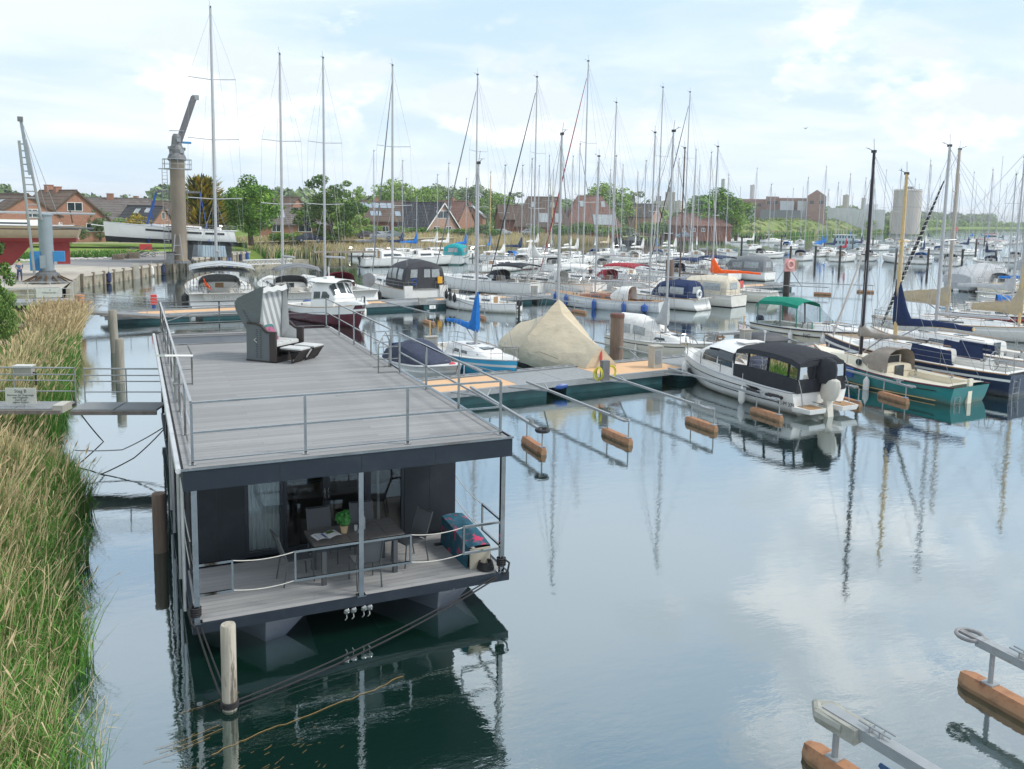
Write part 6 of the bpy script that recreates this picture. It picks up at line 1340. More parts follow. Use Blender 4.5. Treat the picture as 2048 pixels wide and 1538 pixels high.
p = spot(160, 618, .92); t = thing('waste_bin', 'round orange brown bin at the end of the far walkway', 'bin', tuple(p)); MB().lathe([(.26, 0), (.28, .85), (.30, .87), (.27, .88)], 14).obj('drum', mat('orange_bin', (.55, .25, .11), .6, var=.12), t, True)
p = spot(308, 618, .6); t = thing('marker_post', 'red box on a blue post at the head of the second jetty', 'post', (p.x, p.y, .2)); MB().tube([(0, 0, 0), (0, 0, .7)], .12, 8).obj('post', bluef, t); MB().box(-.19, -.15, .7, .19, .15, 1.35).obj('box', redp, t)
p = spot(1572, 585, 0); t = thing('lifebuoy_post', 'dark post with a faded pink lifebuoy box at the right end of the second jetty', 'post', (p.x, p.y, 0)); MB().lathe([(.3, -1), (.3, 2.1)], 10).obj('post', pile_m, t)
pk = mat('faded_pink', (.62, .30, .28), .6, var=.1); MB().box(-.62, -.36, 2.1, .62, -.26, 3.35).obj('board', pk, t); MB().torus((0, -.42, 2.75), .36, .10, 'y', 16, 7).obj('lifebuoy', mat('faded_buoy', (.70, .42, .38), .6), t, True); MB().box(.75, -.2, 2.3, 1.2, .2, 3.1).obj('lamp_box', wood, t)
MB().tube([(-1.7, 0, .6), (-.1, 0, 2.6)], .04, 5).obj('stay', galv, t); MB().tube([(1.9, 0, .6), (.1, 0, 2.6)], .04, 5).obj('stay', galv, t)
# white perforated bench-like fence on the pier head and shore pier
wb = thing('perforated_barrier', 'white perforated barrier on the pier head between the two tall masts', 'barrier', tuple(spot(533, 528, 1.0)), R(22)); q = MB()
for j in range(2):
    for i in range(14): q.torus((i*.42-2.6, 0, .25+j*.0+.02), .18, .045, 'y', 8, 4)
q.box(-2.9, -.05, .48, 3.3, .05, .56); q.box(-2.9, -.05, -.02, 3.3, .05, .05); q.obj('ring_panel', whitep, wb)
tag(MB().box(0, 0, -.8, 9, 1.3, 1.0).obj('pier_head', concw, None, loc=tuple(spot(490, 540, 0))), 'short concrete pier head right of the quay corner', 'pier').rotation_euler = (0, 0, R(24))
MB_ = thing('shore_footbridge', 'low grey footbridge along the reeds left of the white motorboats', 'footbridge', tuple(spot(628, 520, 0)), R(4)); MB().box(0, 0, 1.0, 9.5, 1.2, 1.25).obj('deck', wood, MB_)
for i in range(6): MB().lathe([(.12, -1), (.12, 1.0)], 6, (.3+i*1.8, .2, 0)).obj('pile', pile_m, MB_)
# fenders and steel posts on the quay wall
def qwp(f, off_=-.25): p = w0+dW*f; n2 = Vector((dW.y, -dW.x)).normalized(); return (p.x+n2.x*.28, p.y+n2.y*.28)
fm_ = fender_mesh('fender', dkblue, .22, .95); fm2 = fender_mesh('fender', bluef, .26, 1.1); fm3 = fender_mesh('fender', whitef, .20, .9)
for i, (f, m_, lb) in enumerate(((.10, fm_, 'dark fender hanging on the near left part of the quay wall'), (.30, fm3, 'white fender lying against the quay wall'), (.36, fm_, 'large dark fender on the quay wall left of the big yacht'), (.72, fm_, 'dark fender on the quay wall right of the big yacht'), (.80, fm2, 'blue fender on the quay wall, left of a pair'), (.90, fm_, 'dark fender near the far end of the quay wall'), (.96, fm2, 'blue fender at the far end of the quay wall'))):
    x, y = qwp(f); o = link('fender', m_, None, (x, y, .55)); tag(o, lb, 'fender')
x, y = qwp(.22); q = MB(); q.box(-.3, -.25, -1, .3, .25, 1.5); tag(q.obj('concrete_dolphin', mat('pale_dolphin', (.44, .42, .36), .9, var=.15, scale=2), None, loc=(x, y, 0)), 'pale square concrete post standing against the quay wall', 'post')

# ------------------------------------------------------------------ cranes
cg = mat('crane_grey_paint', (.26, .31, .34), .55, var=.1, scale=1, dirt=((.20, .16, .12), .62, .8, 1.5)); cb_ = mat('crane_brown_tube', (.20, .165, .125), .6, var=.22, scale=.7, stretch=(1, 1, .3), dirt=((.30, .24, .16), .5, .75, .8)); cblue = mat('crane_blue', (.03, .22, .48), .5, var=.1); cdk = mat('crane_gear_dark', (.16, .165, .17), .6, .2, var=.3, scale=3)
c1 = thing('slewing_crane', 'grey slewing crane with a steep lattice jib at the left of the quay', 'crane', tuple(spot(96, 566, QZ))); H1 = 5.3
MB().lathe([(1.35, 0), (1.35, .12), (.9, .35), (.85, .75), (.6, .9), (.6, 1.0)], 16).obj('base', cdk, c1); 
for k in range(12): a = k*math.pi/6; MB().beam((1.75*math.cos(a), 1.75*math.sin(a), .1), (.8*math.cos(a), .8*math.sin(a), .6), .1, .1).obj('base_rib', rustd, c1)
MB().lathe([(.46, .75), (.50, 1.0), (.50, H1), (.58, H1+.02), (.58, H1+.12), (.3, H1+.2)], 20).obj('column', cg, c1, True)
MB().box(-1.15, -.35, 1.0, -.40, .5, 2.5).obj('machine_house', cblue, c1); MB().box(.45, -.25, 1.7, 1.25, .6, 2.5).obj('counterweight', cblue, c1); MB().box(-.45, -.62, 1.2, -.05, -.46, 2.2).obj('control_box', cg, c1)
dc = math.hypot(c1.location.x-CAM[0], c1.location.y-CAM[1]); J = lambda px, py, dd=0: spot(px, py, d=dc+dd)-c1.location
A0, A1, B0, B1 = J(69, 548, -.6), J(38, 281, -.6), J(83, 440, -.5), J(51, 279, -.5)
for a, b in ((A0, A1), (B0, B1)): MB().tube([a, b], .10, 6).obj('jib_chord', galv, c1)
for i in range(12):
    f = (i+.3)/12; b = B0+(B1-B0)*f; g_ = (b.z-A0.z)/(A1.z-A0.z); MB().tube([A0+(A1-A0)*g_, b], .05, 5).obj('jib_rung', galv, c1)
j0, j1 = J(60, 350, -.55), J(41, 236, -.55)
MB().beam(j0, j1, .20, .26).obj('jib_extension', cg, c1); MB().box(j1.x-.2, j1.y-.2, j1.z-.25, j1.x+.15, j1.y+.2, j1.z+.1).obj('jib_head', cdk, c1)
MB().tube([(.4, 0, 4.4), (3.4, .4, 4.3)], .07, 6).obj('tie_bar', cdk, c1)
q = MB(); q.tube([(-.4, 0, H1-.2), (-.5, .2, 1.8)], .02, 4); q.tube([j1, (.2, 0, H1+.1)], .018, 4); q.tube([j1, (.9, 0, H1+.1)], .018, 4); q.obj('hoist_cable', wire, c1)
c2 = thing('boat_crane', 'tall brown tubular boat crane holding a white yacht in blue slings', 'crane', tuple(spot(360, 526, QZ))); d2_ = math.hypot(c2.location.x-CAM[0], c2.location.y-CAM[1]); zz2 = lambda py: spot(362, py, d=d2_).z-QZ; H2 = zz2(322)
MB().lathe([(1.0, 0), (1.0, .3), (.82, .4), (.80, .5), (.76, H2)], 22).obj('column', cb_, c2, True); MB().lathe([(1.15, 0), (1.15, .22), (.9, .3)], 16).obj('base', cdk, c2)
MB().lathe([(.9, H2), (1.0, H2+.2), (.9, H2+.5), (.75, H2+.8), (.8, H2+1.2), (.55, H2+1.7), (.45, H2+2.6), (.3, H2+2.9)], 14).obj('slewing_head', cdk, c2)
for i, (x, y, z, s) in enumerate(((-.6, -.5, .8, .35), (.5, -.55, 1.0, .4), (-.3, -.5, 1.6, .3), (.2, -.5, 2.2, .35), (.75, 0, 1.3, .3), (-.75, .1, 1.4, .3))): MB().box(x-s/2, y-s/2, H2+z-s/2, x+s/2, y+s/2, H2+z+s/2).obj('drive_unit', galv if i % 2 else cdk, c2)
q = MB(); zp = H2-.9; q.torus((0, 0, zp), 1.45, .06, 'z', 18, 5); q.torus((0, 0, zp+1.05), 1.5, .035, 'z', 18, 5); q.torus((0, 0, zp+.55), 1.5, .025, 'z', 18, 5)
for k in range(12): a = k*math.pi/6; q.tube([(1.48*math.cos(a), 1.48*math.sin(a), zp), (1.48*math.cos(a), 1.48*math.sin(a), zp+1.05)], .025, 4)
q.box(-1.9, -.6, zp-.03, -1.0, .6, zp+.03); q.obj('service_platform', galv, c2)
q = MB(); 
for x in (-1.55, -1.05): q.tube([(x, -.2, .3), (x, -.2, zp)], .03, 4)
for i in range(28): q.tube([(-1.55, -.2, .5+i*.36), (-1.05, -.2, .5+i*.36)], .018, 4)
for i in range(8): q.torus((-1.3, -.35, 2.5+i*1.1), .34, .015, 'z', 8, 3)
q.obj('ladder', galv, c2)
hj = Vector((.1, 0, H2+2.5)); jt = spot(388, 190, d=d2_+1.0)-c2.location; jt.z = zz2(190); MB().beam(hj-Vector((.25, 0, 1.6)), jt, .42, .55).obj('jib', mat('jib_dark_grey', (.10, .10, .11), .5, var=.2), c2); MB().box(jt.x-.2, jt.y-.2, jt.z-.3, jt.x+.5, jt.y+.2, jt.z+.2).obj('jib_head', galv, c2); MB().tube([(-.7, 0, H2+3.2), (.8, 0, H2+3.25)], .05, 5).obj('cross_bar', galv, c2); MB().box(.6, -.3, H2+1.9, 1.5, .3, H2+2.1).obj('blue_hood', cblue, c2)
q = MB(); q.beam((-.8, -1.1, 0), (-.45, -.9, 3.2), .1, .1); q.beam((.35, -1.1, 0), (.0, -.9, 3.2), .1, .1); q.beam((-.7, -1.05, 1), (.25, -1.05, 1), .07, .07); q.beam((-.6, -1, 2), (.15, -1, 2), .07, .07); q.obj('foot_frame', galv, c2)
SPZ = zz2(383)+QZ; sl0 = spot(313, 383, d=d2_+2.6); sl1 = spot(400, 383, d=d2_+2.8)
q = MB(); q.beam((sl0.x, sl0.y, SPZ), (sl1.x, sl1.y, SPZ), .28, .22); q.tube([(sl0.x, sl0.y, SPZ+.1), (sl0.x, sl0.y-1, SPZ-.1)], .1, 5); tag(q.obj('spreader_beam', cdk), 'dark spreader beam above the hoisted yacht', 'beam')
slm = mat('blue_sling', (.02, .10, .42), .8, var=.15)
ymid = (spot(236, 475, d=d2_)+spot(468, 470, d=d2_))/2
hy, hh_ = yacht('hoisted_yacht', 'white racing yacht with black stripes hanging in the blue crane slings', spot(473, 470, d=d2_+3.2), 180, 14.0, 4.0, hull=gel, boot=blackp, stripe=gel, mast=False, cabin=(.28, .72), ch=.34, cwid=.55, windows=[(.05, .30), (.36, .62)], cock=(.05, .26), wheels=2, hk=dict(fs=1.45, fb=1.85, rake=.02, trans=.5, stern=.85), cat='sailboat', seed=2)
hy.location.z = spot(360, 486, d=d2_+3).z-.05; hy.rotation_euler = (0, R(-2.2), R(180))
for sg in (1, -1):
    for xa, xb in ((1.5, 3.6), (4.0, 9.8)):
        pts = [hh_.P((xa+(xb-xa)*i/12)/14.0, .80) for i in range(13)]; MB().loft([[(p[0], (p[1]+.035)*sg, p[2]+dz_) for p in pts] for dz_ in (-.12, .10)], False).obj('hull_window', blackp, hy)
q = MB(); q.add([(6.2, -.08, -.3), (4.7, -.08, -.3), (4.9, -.05, -2.1), (6.0, -.05, -2.1), (6.2, .08, -.3), (4.7, .08, -.3), (4.9, .05, -2.1), (6.0, .05, -2.1)], [(0,1,2,3),(7,6,5,4),(0,4,5,1),(1,5,6,2),(2,6,7,3),(3,7,4,0)]); q.box(4.4, -.2, -2.4, 6.6, .2, -2.1); q.obj('keel', navy, hy)
q = MB(); q.add([(.6, -.05, -.2), (1.3, -.05, -.3), (1.0, -.03, -1.7), (.5, -.03, -1.6), (.6, .05, -.2), (1.3, .05, -.3), (1.0, .03, -1.7), (.5, .03, -1.6)], [(0,1,2,3),(7,6,5,4),(0,4,5,1),(1,5,6,2),(2,6,7,3),(3,7,4,0)]); q.obj('rudder', navy, hy)
MB().beam((13.5, 0, 1.35), (15.2, 0, 1.5), .12, .1).obj('bowsprit', gel, hy)
for (a, b, lb) in (((sl0.x, sl0.y, SPZ), spot(297, 486, d=d2_+1.1), 'blue sling round the bow part of the hoisted yacht'), ((sl1.x, sl1.y, SPZ), spot(419, 484, d=d2_+1.2), 'blue sling round the stern part of the hoisted yacht')):
    q = MB(); q.beam(a, tuple(b), .05, .34); b2 = Vector(b)+Vector((-.6 if b.x < 2 else -.8, 4.2, 0)); q.beam(a, b2, .05, .30); q.beam(tuple(b), b2, .3, .04); tag(q.obj('crane_sling', slm), lb, 'sling')
# laid-up red boat behind the slewing crane
RD = 84; ry, rh = yacht('laid_up_yacht', 'laid up yacht with red underbody and tan topsides on stands at the left', spot(152, 490, d=RD), 178, 13.5, 3.8, hull=mat('tan_topsides', (.38, .30, .20), .5, var=.1), boot=redhull, stripe=mat('dark_rail', (.10, .07, .05), .6), mast=False, cabin=(.2, .75), ch=.45, windows=[(.1, .5)], cock=(.03, .18), wheels=0, rail=False, hk=dict(fs=1.15, fb=1.5, rake=.06, trans=-.5, stern=.7), seed=1)
ry.location.z = spot(80, 480, d=RD).z+.1
q = MB(); q.add([(3.2, -.14, -.2), (11, -.14, -.2), (8.5, -.14, -2.3), (5.0, -.14, -2.3), (3.2, .14, -.2), (11, .14, -.2), (8.5, .14, -2.3), (5.0, .14, -2.3)], [(0,1,2,3),(7,6,5,4),(0,4,5,1),(1,5,6,2),(2,6,7,3),(3,7,4,0)]); q.obj('keel', redhull, ry)
q = MB(); q.add([(.5, -.07, .1), (1.9, -.07, -.1), (1.5, -.06, -2.2), (.5, -.06, -2.2), (.5, .07, .1), (1.9, .07, -.1), (1.5, .06, -2.2), (.5, .06, -2.2)], [(0,1,2,3),(7,6,5,4),(0,4,5,1),(1,5,6,2),(2,6,7,3),(3,7,4,0)]); q.obj('rudder', redhull, ry)
MB().tube([(-1.6, 0, 2.2), (14, 0, 2.3)], .10, 6).obj('lashed_mast', alu, ry); MB().tube([(.2, 0, 1.4), (.4, 0, 2.9)], .05, 5).obj('mast_prop', blackp, ry)
q = MB(); q.tube([(1.2, 0, 1.3), (-.2, -.6, 0)], .05, 5); q.tube([(1.3, -.9, 1.4), (3.0, -2.5, -2.6)], .06, 5); q.obj('support_prop', whitep, ry)
# things on the apron
def pallets(label, px, py, n):
    p = spot(px, py, QZ); t = thing('pallet_stack', label, 'pallets', (p.x, p.y, QZ), R(10))
    for i in range(n):
        q = MB(); z = i*.15
        for y in (-.35, 0, .35): q.box(-.6, y-.05, z, .6, y+.05, z+.09)
        for x in (-.5, -.25, 0, .25, .5): q.box(x-.06, -.42, z+.09, x+.06, .42, z+.115)
        q.obj('pallet', wood, t)
pallets('low stack of wooden pallets left of the crane column', 268, 517, 5); pallets('small pallet stack beside the scrap heap', 247, 517, 4); pallets('pallet stack nearest the stones left of the others', 236, 519, 4)
g = random.Random(12); p = spot(292, 514, QZ); q = MB()
for i in range(40): a = g.uniform(0, 6.3); x, y, z = g.uniform(-1.2, 1.2), g.uniform(-.6, .6), g.uniform(.1, 1.1); q.beam((x, y, z), (x+.6*math.cos(a), y+.3*math.sin(a), max(.05, z+g.uniform(-.4, .3))), .07, .07)
tag(q.obj('scrap_heap', cdk, None, loc=tuple(p)), 'heap of dark scrap metal below the hoisted yacht', 'scrap', kind='stuff'); tag(MB().box(-.7, -.4, .9, .7, .4, 1.6).obj('red_tank', redp, None, loc=tuple(p)), 'red tank on top of the scrap heap', 'tank')
p = spot(425, 513, QZ); t = thing('container_hut', 'light blue corrugated hut behind the big yacht mast', 'hut', tuple(p), R(12)); q = MB(); q.box(-1.6, -1.2, 0, 1.6, 1.2, 2.4); q.obj('wall', mat('hut_blue', (.40, .50, .56), .5, var=.1), t); 
for i in range(10): MB().box(-1.5+i*.32, -1.26, .1, -1.36+i*.32, -1.2, 2.3).obj('corrugation', MATS['hut_blue'], t)
p = spot(395, 512, QZ); t = thing('container_hut', 'grey metal cabinet left of the corrugated hut', 'hut', tuple(p), R(12)); MB().box(-.9, -.8, 0, .8, .8, 2.5).obj('wall', galv, t); MB().box(-.95, -.85, 2.5, .85, .85, 2.58).obj('roof', cdk, t)
p = spot(341, 527, QZ); t = thing('waste_bin', 'dark bin at the foot of the crane column', 'bin', tuple(p)); MB().box(-.4, -.4, 0, .4, .4, 1.2).obj('body', cdk, t); MB().box(-.44, -.44, 1.2, .44, .44, 1.28).obj('lid', blackp, t)
# stones along the apron edge
q = MB(); g = random.Random(2)
for i in range(170):
    f = i/170; x, y = -24+f*20+g.uniform(-.4, .4), 86.5+f*9+g.uniform(-.4, .4)*2; r = g.uniform(.12, .35); q.lathe([(r*.6, -.05), (r, .05), (r*.6, r*.6), (.02, r*.7)], 6, (x, y, QZ))
tag(q.obj('rubble_stones', mat('pale_rubble', (.5, .48, .45), .9, var=.2)), 'row of pale rubble along the back of the apron', 'stones', kind='stuff')
def strip(g_, n): t = g_.random(n); o = g_.uniform(0, 6, n); return np.stack([-30+t*30-.3*o, 86+t*14+o, np.full(n, 1.2), np.full(n, 1.), np.full(n, .35), np.full(n, 5.)], 1)
reeds('verge_plants', 'weedy green verge behind the crane apron', strip, 9000, 8, (.35, .85), .15, .016, 2, tufts=False, lean=.6)
# person in blue
def person(label, loc, rz, pose, shirt, trousers, hair=(.05, .035, .03), skin=(.55, .36, .27)):
    t = thing('person', label, 'person', loc, rz)
    def skin_(nm, J, E_, rad, mt):
        me = bpy.data.meshes.new(nm); me.from_pydata(J, E_, []); me.materials.append(mt); o = bpy.data.objects.new(nm, me); COL.objects.link(o); o.parent = t
        md = o.modifiers.new('skin', 'SKIN'); me.skin_vertices.new() if not me.skin_vertices else None
        for i, v in enumerate(me.skin_vertices[0].data): v.radius = (rad[i], rad[i]*.85); v.use_root = (i == 0)
        o.modifiers.new('sub', 'SUBSURF').levels = 1; o.modifiers['sub'].render_levels = 1; return o
    J, E_, rad = pose; skin_('body', J, E_, rad, mat('skin_tone', skin, .6))
    # clothes follow the same skeleton slightly larger
    return t, skin_, J, E_, rad
bend = ([(0, 0, .92), (.06, 0, 1.15), (.18, 0, 1.36), (.24, 0, 1.48), (.30, 0, 1.62), (-.0, .1, .88), (.02, .13, .5), (-.04, .14, .08), (.10, .14, .04), (0, -.1, .88), (-.02, -.12, .5), (-.08, -.13, .08), (.06, -.13, .04), (.18, .19, 1.36), (.30, .25, 1.12), (.44, .18, .98), (.18, -.19, 1.36), (.32, -.25, 1.14), (.46, -.18, 1.02)],
        [(0,1),(1,2),(2,3),(3,4),(0,5),(5,6),(6,7),(7,8),(0,9),(9,10),(10,11),(11,12),(2,13),(13,14),(14,15),(2,16),(16,17),(17,18)], [.14,.13,.15,.06,.10,.09,.065,.05,.04,.09,.065,.05,.04,.06,.045,.035,.06,.045,.035])
def dressed(label, loc, rz, pose, shirt, trousers):
    t, sk, J, E_, rad = person(label, loc, rz, pose, shirt, trousers)
    tj = [0, 5, 6, 7, 9, 10, 11]; mp_ = {k: i for i, k in enumerate(tj)}; sk('trousers', [J[k] for k in tj], [(mp_[a], mp_[b]) for a, b in E_ if a in mp_ and b in mp_], [rad[k]*1.18 for k in tj], trousers)
    tj = [0, 1, 2, 13, 14, 16, 17]; mp_ = {k: i for i, k in enumerate(tj)}; sk('shirt', [J[k] for k in tj], [(mp_[a], mp_[b]) for a, b in E_ if a in mp_ and b in mp_], [rad[k]*1.15 for k in tj], shirt)
    h_ = J[4]; MB().lathe([(.03, -.02), (.10, .0), (.115, .06), (.09, .12), (.02, .145)], 10, (h_[0]-.015, h_[1], h_[2]+.02)).obj('hair', mat('dark_hair', (.05, .035, .03), .8), t, True); return t
dressed('person in blue work clothes standing with back turned near the slewing crane', tuple(spot(40, 563, QZ)), R(95), bend, mat('blue_shirt', (.10, .16, .26), .9), mat('blue_jeans', (.05, .09, .20), .9))
sit = ([(0, 0, .5), (.04, 0, .72), (.06, 0, .92), (.07, 0, 1.04), (.09, 0, 1.18), (.1, .1, .48), (.45, .12, .5), (.5, .12, .1), (.6, .12, .05), (.1, -.1, .48), (.45, -.12, .5), (.5, -.12, .1), (.6, -.12, .05), (.06, .19, .92), (.25, .22, .75), (.42, .12, .72), (.06, -.19, .92), (.15, -.30, 1.0), (.3, -.32, 1.2)], bend[1], bend[2])
# cars
def car(label, px, py, d_, rz, col, gz=2.15, L_=4.3, group='cars parked behind the reeds'):
    p = spot(px, py, d=d_); t = thing('parked_car', label, 'car', (p.x, p.y, gz), rz, group); W2 = .86
    side = [(-2.1,.35),(-2.12,.75),(-1.95,.95),(-1.5,1.02),(-.95,1.42),(.25,1.45),(1.0,.98),(1.85,.88),(2.12,.7),(2.12,.35)]
    q = MB(); q.loft([[(x, s*W2*(1 if z < 1.0 else .84), z) for x, z in side] for s in (-1, 1)], True, True); q.obj('body', mat('car_'+label.split()[0], col, .25, .3, var=.03, coat=.5), t)
    q = MB()
    for s in (-1, 1): q.add([(-1.35, s*(W2*.93), 1.04), (.78, s*(W2*.93), 1.04), (.2, s*(W2*.86), 1.38), (-.9, s*(W2*.86), 1.36)], [(0,1,2,3)])
    q.add([(.98, -.72, 1.02), (.98, .72, 1.02), (.30, .64, 1.44), (.30, -.64, 1.44)], [(0,1,2,3)]); q.add([(-1.52, -.70, 1.06), (-1.52, .70, 1.06), (-1.0, .62, 1.41), (-1.0, -.62, 1.41)], [(0,1,2,3)]); q.obj('window', glassd, t)
    for x in (-1.3, 1.32):
        for s in (-1, 1): q = MB(); q.tube([(x, s*.78, .32), (x, s*.90, .32)], .32, 14); w_ = q.obj('wheel', rubber, t); MB().tube([(x, s*.90, .32), (x, s*.915, .32)], .19, 10).obj('rim', galv, w_)
    for s in (-1, 1): MB().box(2.05, s*.62-.15, .62, 2.14, s*.62+.15, .76).obj('headlight', whitep, t)
car('dark estate car parked in the grass left of the reeds', 620, 486, 138, R(-12), (.02, .025, .045)); car('brown grey car half behind the reeds, leftmost of the three', 735, 486, 158, R(-6), (.12, .10, .10)); car('silver car in the middle of the three behind the reeds', 762, 488, 156, R(-10), (.42, .43, .45)); car('green grey car at the right of the three behind the reeds', 788, 484, 162, R(-6), (.20, .24, .23))
car('light car in front of the hedge at the small brick house', 905, 471, 192, R(2), (.45, .45, .45)); car('white van like car before the brown mansard house', 1005, 464, 200, R(0), (.5, .5, .5)); car('silver car parked before the clipped hedge under the white masts', 1060, 462, 204, R(0), (.35, .36, .38)); car('white car with red flag near the boathouse', 1262, 470, 212, R(4), (.6, .6, .58)); car('blue silver car at the left corner of the boathouse', 1368, 471, 206, R(-20), (.25, .30, .36)); car('white car at the left gable of the boathouse', 1372, 468, 214, R(20), (.6, .6, .6))
# shore piles of the right-hand basin and posts in the water
SPG = 'dark shore piles right of the quay cabin'
t = thing('pile_wall', 'row of dark shore piles with tan quay strip behind the moored boats', 'pile wall', (0, 0, 0)); pm_ = MB().lathe([(.28, -1.2), (.28, 1.35), (.2, 1.45)], 7).mesh('pile', [pile_m])
for i in range(64):
    px = 1180+i*5.6+rnd.uniform(-1, 1); p = spot(px, 487-.025*(px-1180)+rnd.uniform(-1, 1), 0); link('pile', pm_, t, (p.x, p.y, rnd.uniform(-.5, .3)))
ribbon('shore_quay', [tuple(spot(x, y, 0))[:2] for x, y in ((1180, 484), (1300, 479), (1400, 478), (1490, 475), (1540, 473))], 9, 1.25, mat('sandy_quay', (.42, .36, .26), .95, var=.15))
PG = 'black mooring posts of the right hand basin'
for i, (px, py, top_) in enumerate([(1482, 518, 473), (1580, 528, 492), (1630, 526, 492), (1679, 530, 491), (1731, 529, 497), (1791, 533, 496), (1855, 535, 497), (1923, 537, 498), (1950, 520, 478), (1990, 533, 500), (1562, 500, 470), (1648, 500, 478), (1705, 500, 476), (1745, 498, 475), (1842, 495, 474), (1968, 494, 472), (2020, 490, 472)]):
    p = spot(px, py, 0); zt_ = spot(px, top_, d=math.hypot(p.x-CAM[0], p.y-CAM[1])).z; t = thing('mooring_post', 'black mooring post, '+['tallest one at the left end of the right basin', 'second from the left in the front row', 'third in the front row, left of the red cover', 'in front of the boat with the red cover', 'right of the navy hooded boat', 'before the blank white stern', 'between the two sprayhood boats', 'right of the round transom boat', 'thick one beside the blue mast', 'at the far right before the grey tent', 'in the back row at the left end', 'in the back row left of the blue houseboat', 'in the back row right of the blue houseboat', 'in the back row under the factory tower', 'in the back row below the big silo', 'near the red striped workboat', 'rightmost in the back row'][i], 'post', (p.x, p.y, 0), 0, PG)
    MB().lathe([(.17, -1), (.17, zt_-.1), (.12, zt_)], 8).obj('post', pile_m, t)
for i, (px, py, top_) in enumerate([(725, 533, 510), (787, 529, 511), (835, 527, 511), (902, 529, 510), (945, 543, 507)]):
    p = spot(px, py, 0); zt_ = spot(px, top_, d=math.hypot(p.x-CAM[0], p.y-CAM[1])).z; t = thing('mooring_post', ['thin black post at the bow of the leftmost white motorboat', 'black post between the two white motorboats', 'black post right of the second white motorboat', 'black post before the teal canvas motorboat', 'tall black curved topped post left of the row of white yachts'][i], 'post', (p.x, p.y, 0), 0, 'thin black posts before the reed side boats'); MB().lathe([(.10, -1), (.10, zt_)], 8).obj('post', pile_m, t)
pile('brown pile among the yachts left of the blue canopy', *tuple(spot(1338, 580, 0))[:2], 3.0, .42, piled)
# breakwater walkway and red workboat at the far right
t = thing('long_footbridge', 'long low footbridge crossing the water at the far right', 'footbridge', (0, 0, 0)); a_, b_ = spot(1890, 474, 0), spot(2100, 476, 0)
MB().beam((a_.x, a_.y, 1.4), (b_.x, b_.y, 1.4), 1.6, .25).obj('deck', galv, t)
for i in range(12): p = a_.lerp(b_, i/11); MB().tube([(p.x, p.y, -.5), (p.x, p.y, 2.4)], .12, 5).obj('post', pile_m, t)
MB().tube([(a_.x, a_.y, 2.4), (b_.x, b_.y, 2.4)], .05, 4).obj('rail', galv, t)
# ------------------------------------------------------------------ near boats
def at_(x, y): return Vector((x, y, 0))
# 1 white motorboat with black canopy
t, h = yacht('motorboat', 'white motorboat with black clear-windowed canopy and big cream outboard', at_(22.6, 9.8), 93, 7.9, 3.0, hull=gel, boot=gel, stripe=gel, mast=False, cat='motorboat', cock=(.02, .46), well=.45, wheels=0, seed=4, hatch=True, rail=False,
             hk=dict(fs=.85, fb=1.32, motor=True, stern=.92, full=.35, rake=.16, trans=.0, dip=.06), cabin=(.44, .86), ch=.55, cwid=.8, windows=[(.05, .30)])
rails(h, t, .50*h.L, .86*h.L, .5, .018, 1.1, push=False)
WH = [(3.2, 1.16, 1.05), (3.3, 1.22, 1.12), (4.4, 1.24, 1.16), (5.0, 1.20, 1.06), (5.9, 1.08, .55)]
shell(h, WH, TENT, t, 'wheelhouse', gel, skip=lambda i, j: i in (1, 2) and j in (1, 8)); panel(h, WH, TENT, 3.45, 4.3, .05, .19, t, 'window', glassd, slant=.05); panel(h, WH, TENT, 4.4, 5.4, .05, .17, t, 'window', glassd, slant=-.12); panel(h, WH, TENT, 5.05, 5.85, .27, .73, t, 'windscreen', glassd, both=False)
CN = [(-.05, 1.25, 1.22), (.35, 1.30, 1.42), (1.4, 1.32, 1.50), (2.5, 1.30, 1.46), (3.35, 1.25, 1.24)]
TC = [(-1,0),(-1,.34),(-.985,.40),(-.95,.74),(-.88,.86),(-.5,.97),(0,1.0),(.5,.97),(.88,.86),(.95,.74),(.985,.40),(1,.34),(1,0)]
shell(h, CN, TC, t, 'canopy', c_dark, skip=lambda i, j: i in (0, 1, 2, 3) and j in (2, 9), caps=False)
def strip_panel(nm, pts, mt, par): MB().add(pts, [tuple(range(len(pts)))]).obj(nm, mt, par)
for sg in (1, -1):
    for i in range(4):
        (xa, wa, ha), (xb, wb, hb2) = CN[i], CN[i+1]; za, zb = h.zx(xa)+.02, h.zx(xb)+.02; e = .07*(xb-xa)
        strip_panel('canopy_window', [(xa+e, sg*wa*.985, za+ha*.41), (xb-e, sg*wb*.985, zb+hb2*.41), (xb-e, sg*wb*.95, zb+hb2*.73), (xa+e, sg*wa*.95, za+ha*.73)], ghc, t)
        for xx, ww, hh2, zz_ in ((xa, wa, ha, za), (xb, wb, hb2, zb)): MB().beam((xx, sg*ww*.985, zz_+hh2*.40), (xx, sg*ww*.95, zz_+hh2*.74), .07, .03).obj('canopy_strap', c_dark, t)
z = h.zx(0); w_ = 1.25
q = MB(); q.quad((-.06, -w_, z), (-.06, w_, z), (-.06, w_, z+.52), (-.06, -w_, z+.52)); q.loft([[(-.06, -w_*.95, z+.98), (-.06, w_*.95, z+.98)], [(-.05, -w_*.88, z+1.12), (-.05, w_*.88, z+1.12)], [(0, -w_*.5, z+1.28), (0, w_*.5, z+1.28)]], False)
for y in (-w_*.96, -.42, .42, w_*.96): q.beam((-.06, y, z+.5), (-.05, y*.97, z+1.02), .08, .03)
q.obj('canopy_back', c_dark, t)
for a, b in ((-1.13, -.47), (-.37, .37), (.47, 1.13)): strip_panel('canopy_window', [(-.05, a, z+.53), (-.05, b, z+.53), (-.05, b, z+.98), (-.05, a, z+.98)], ghc, t)
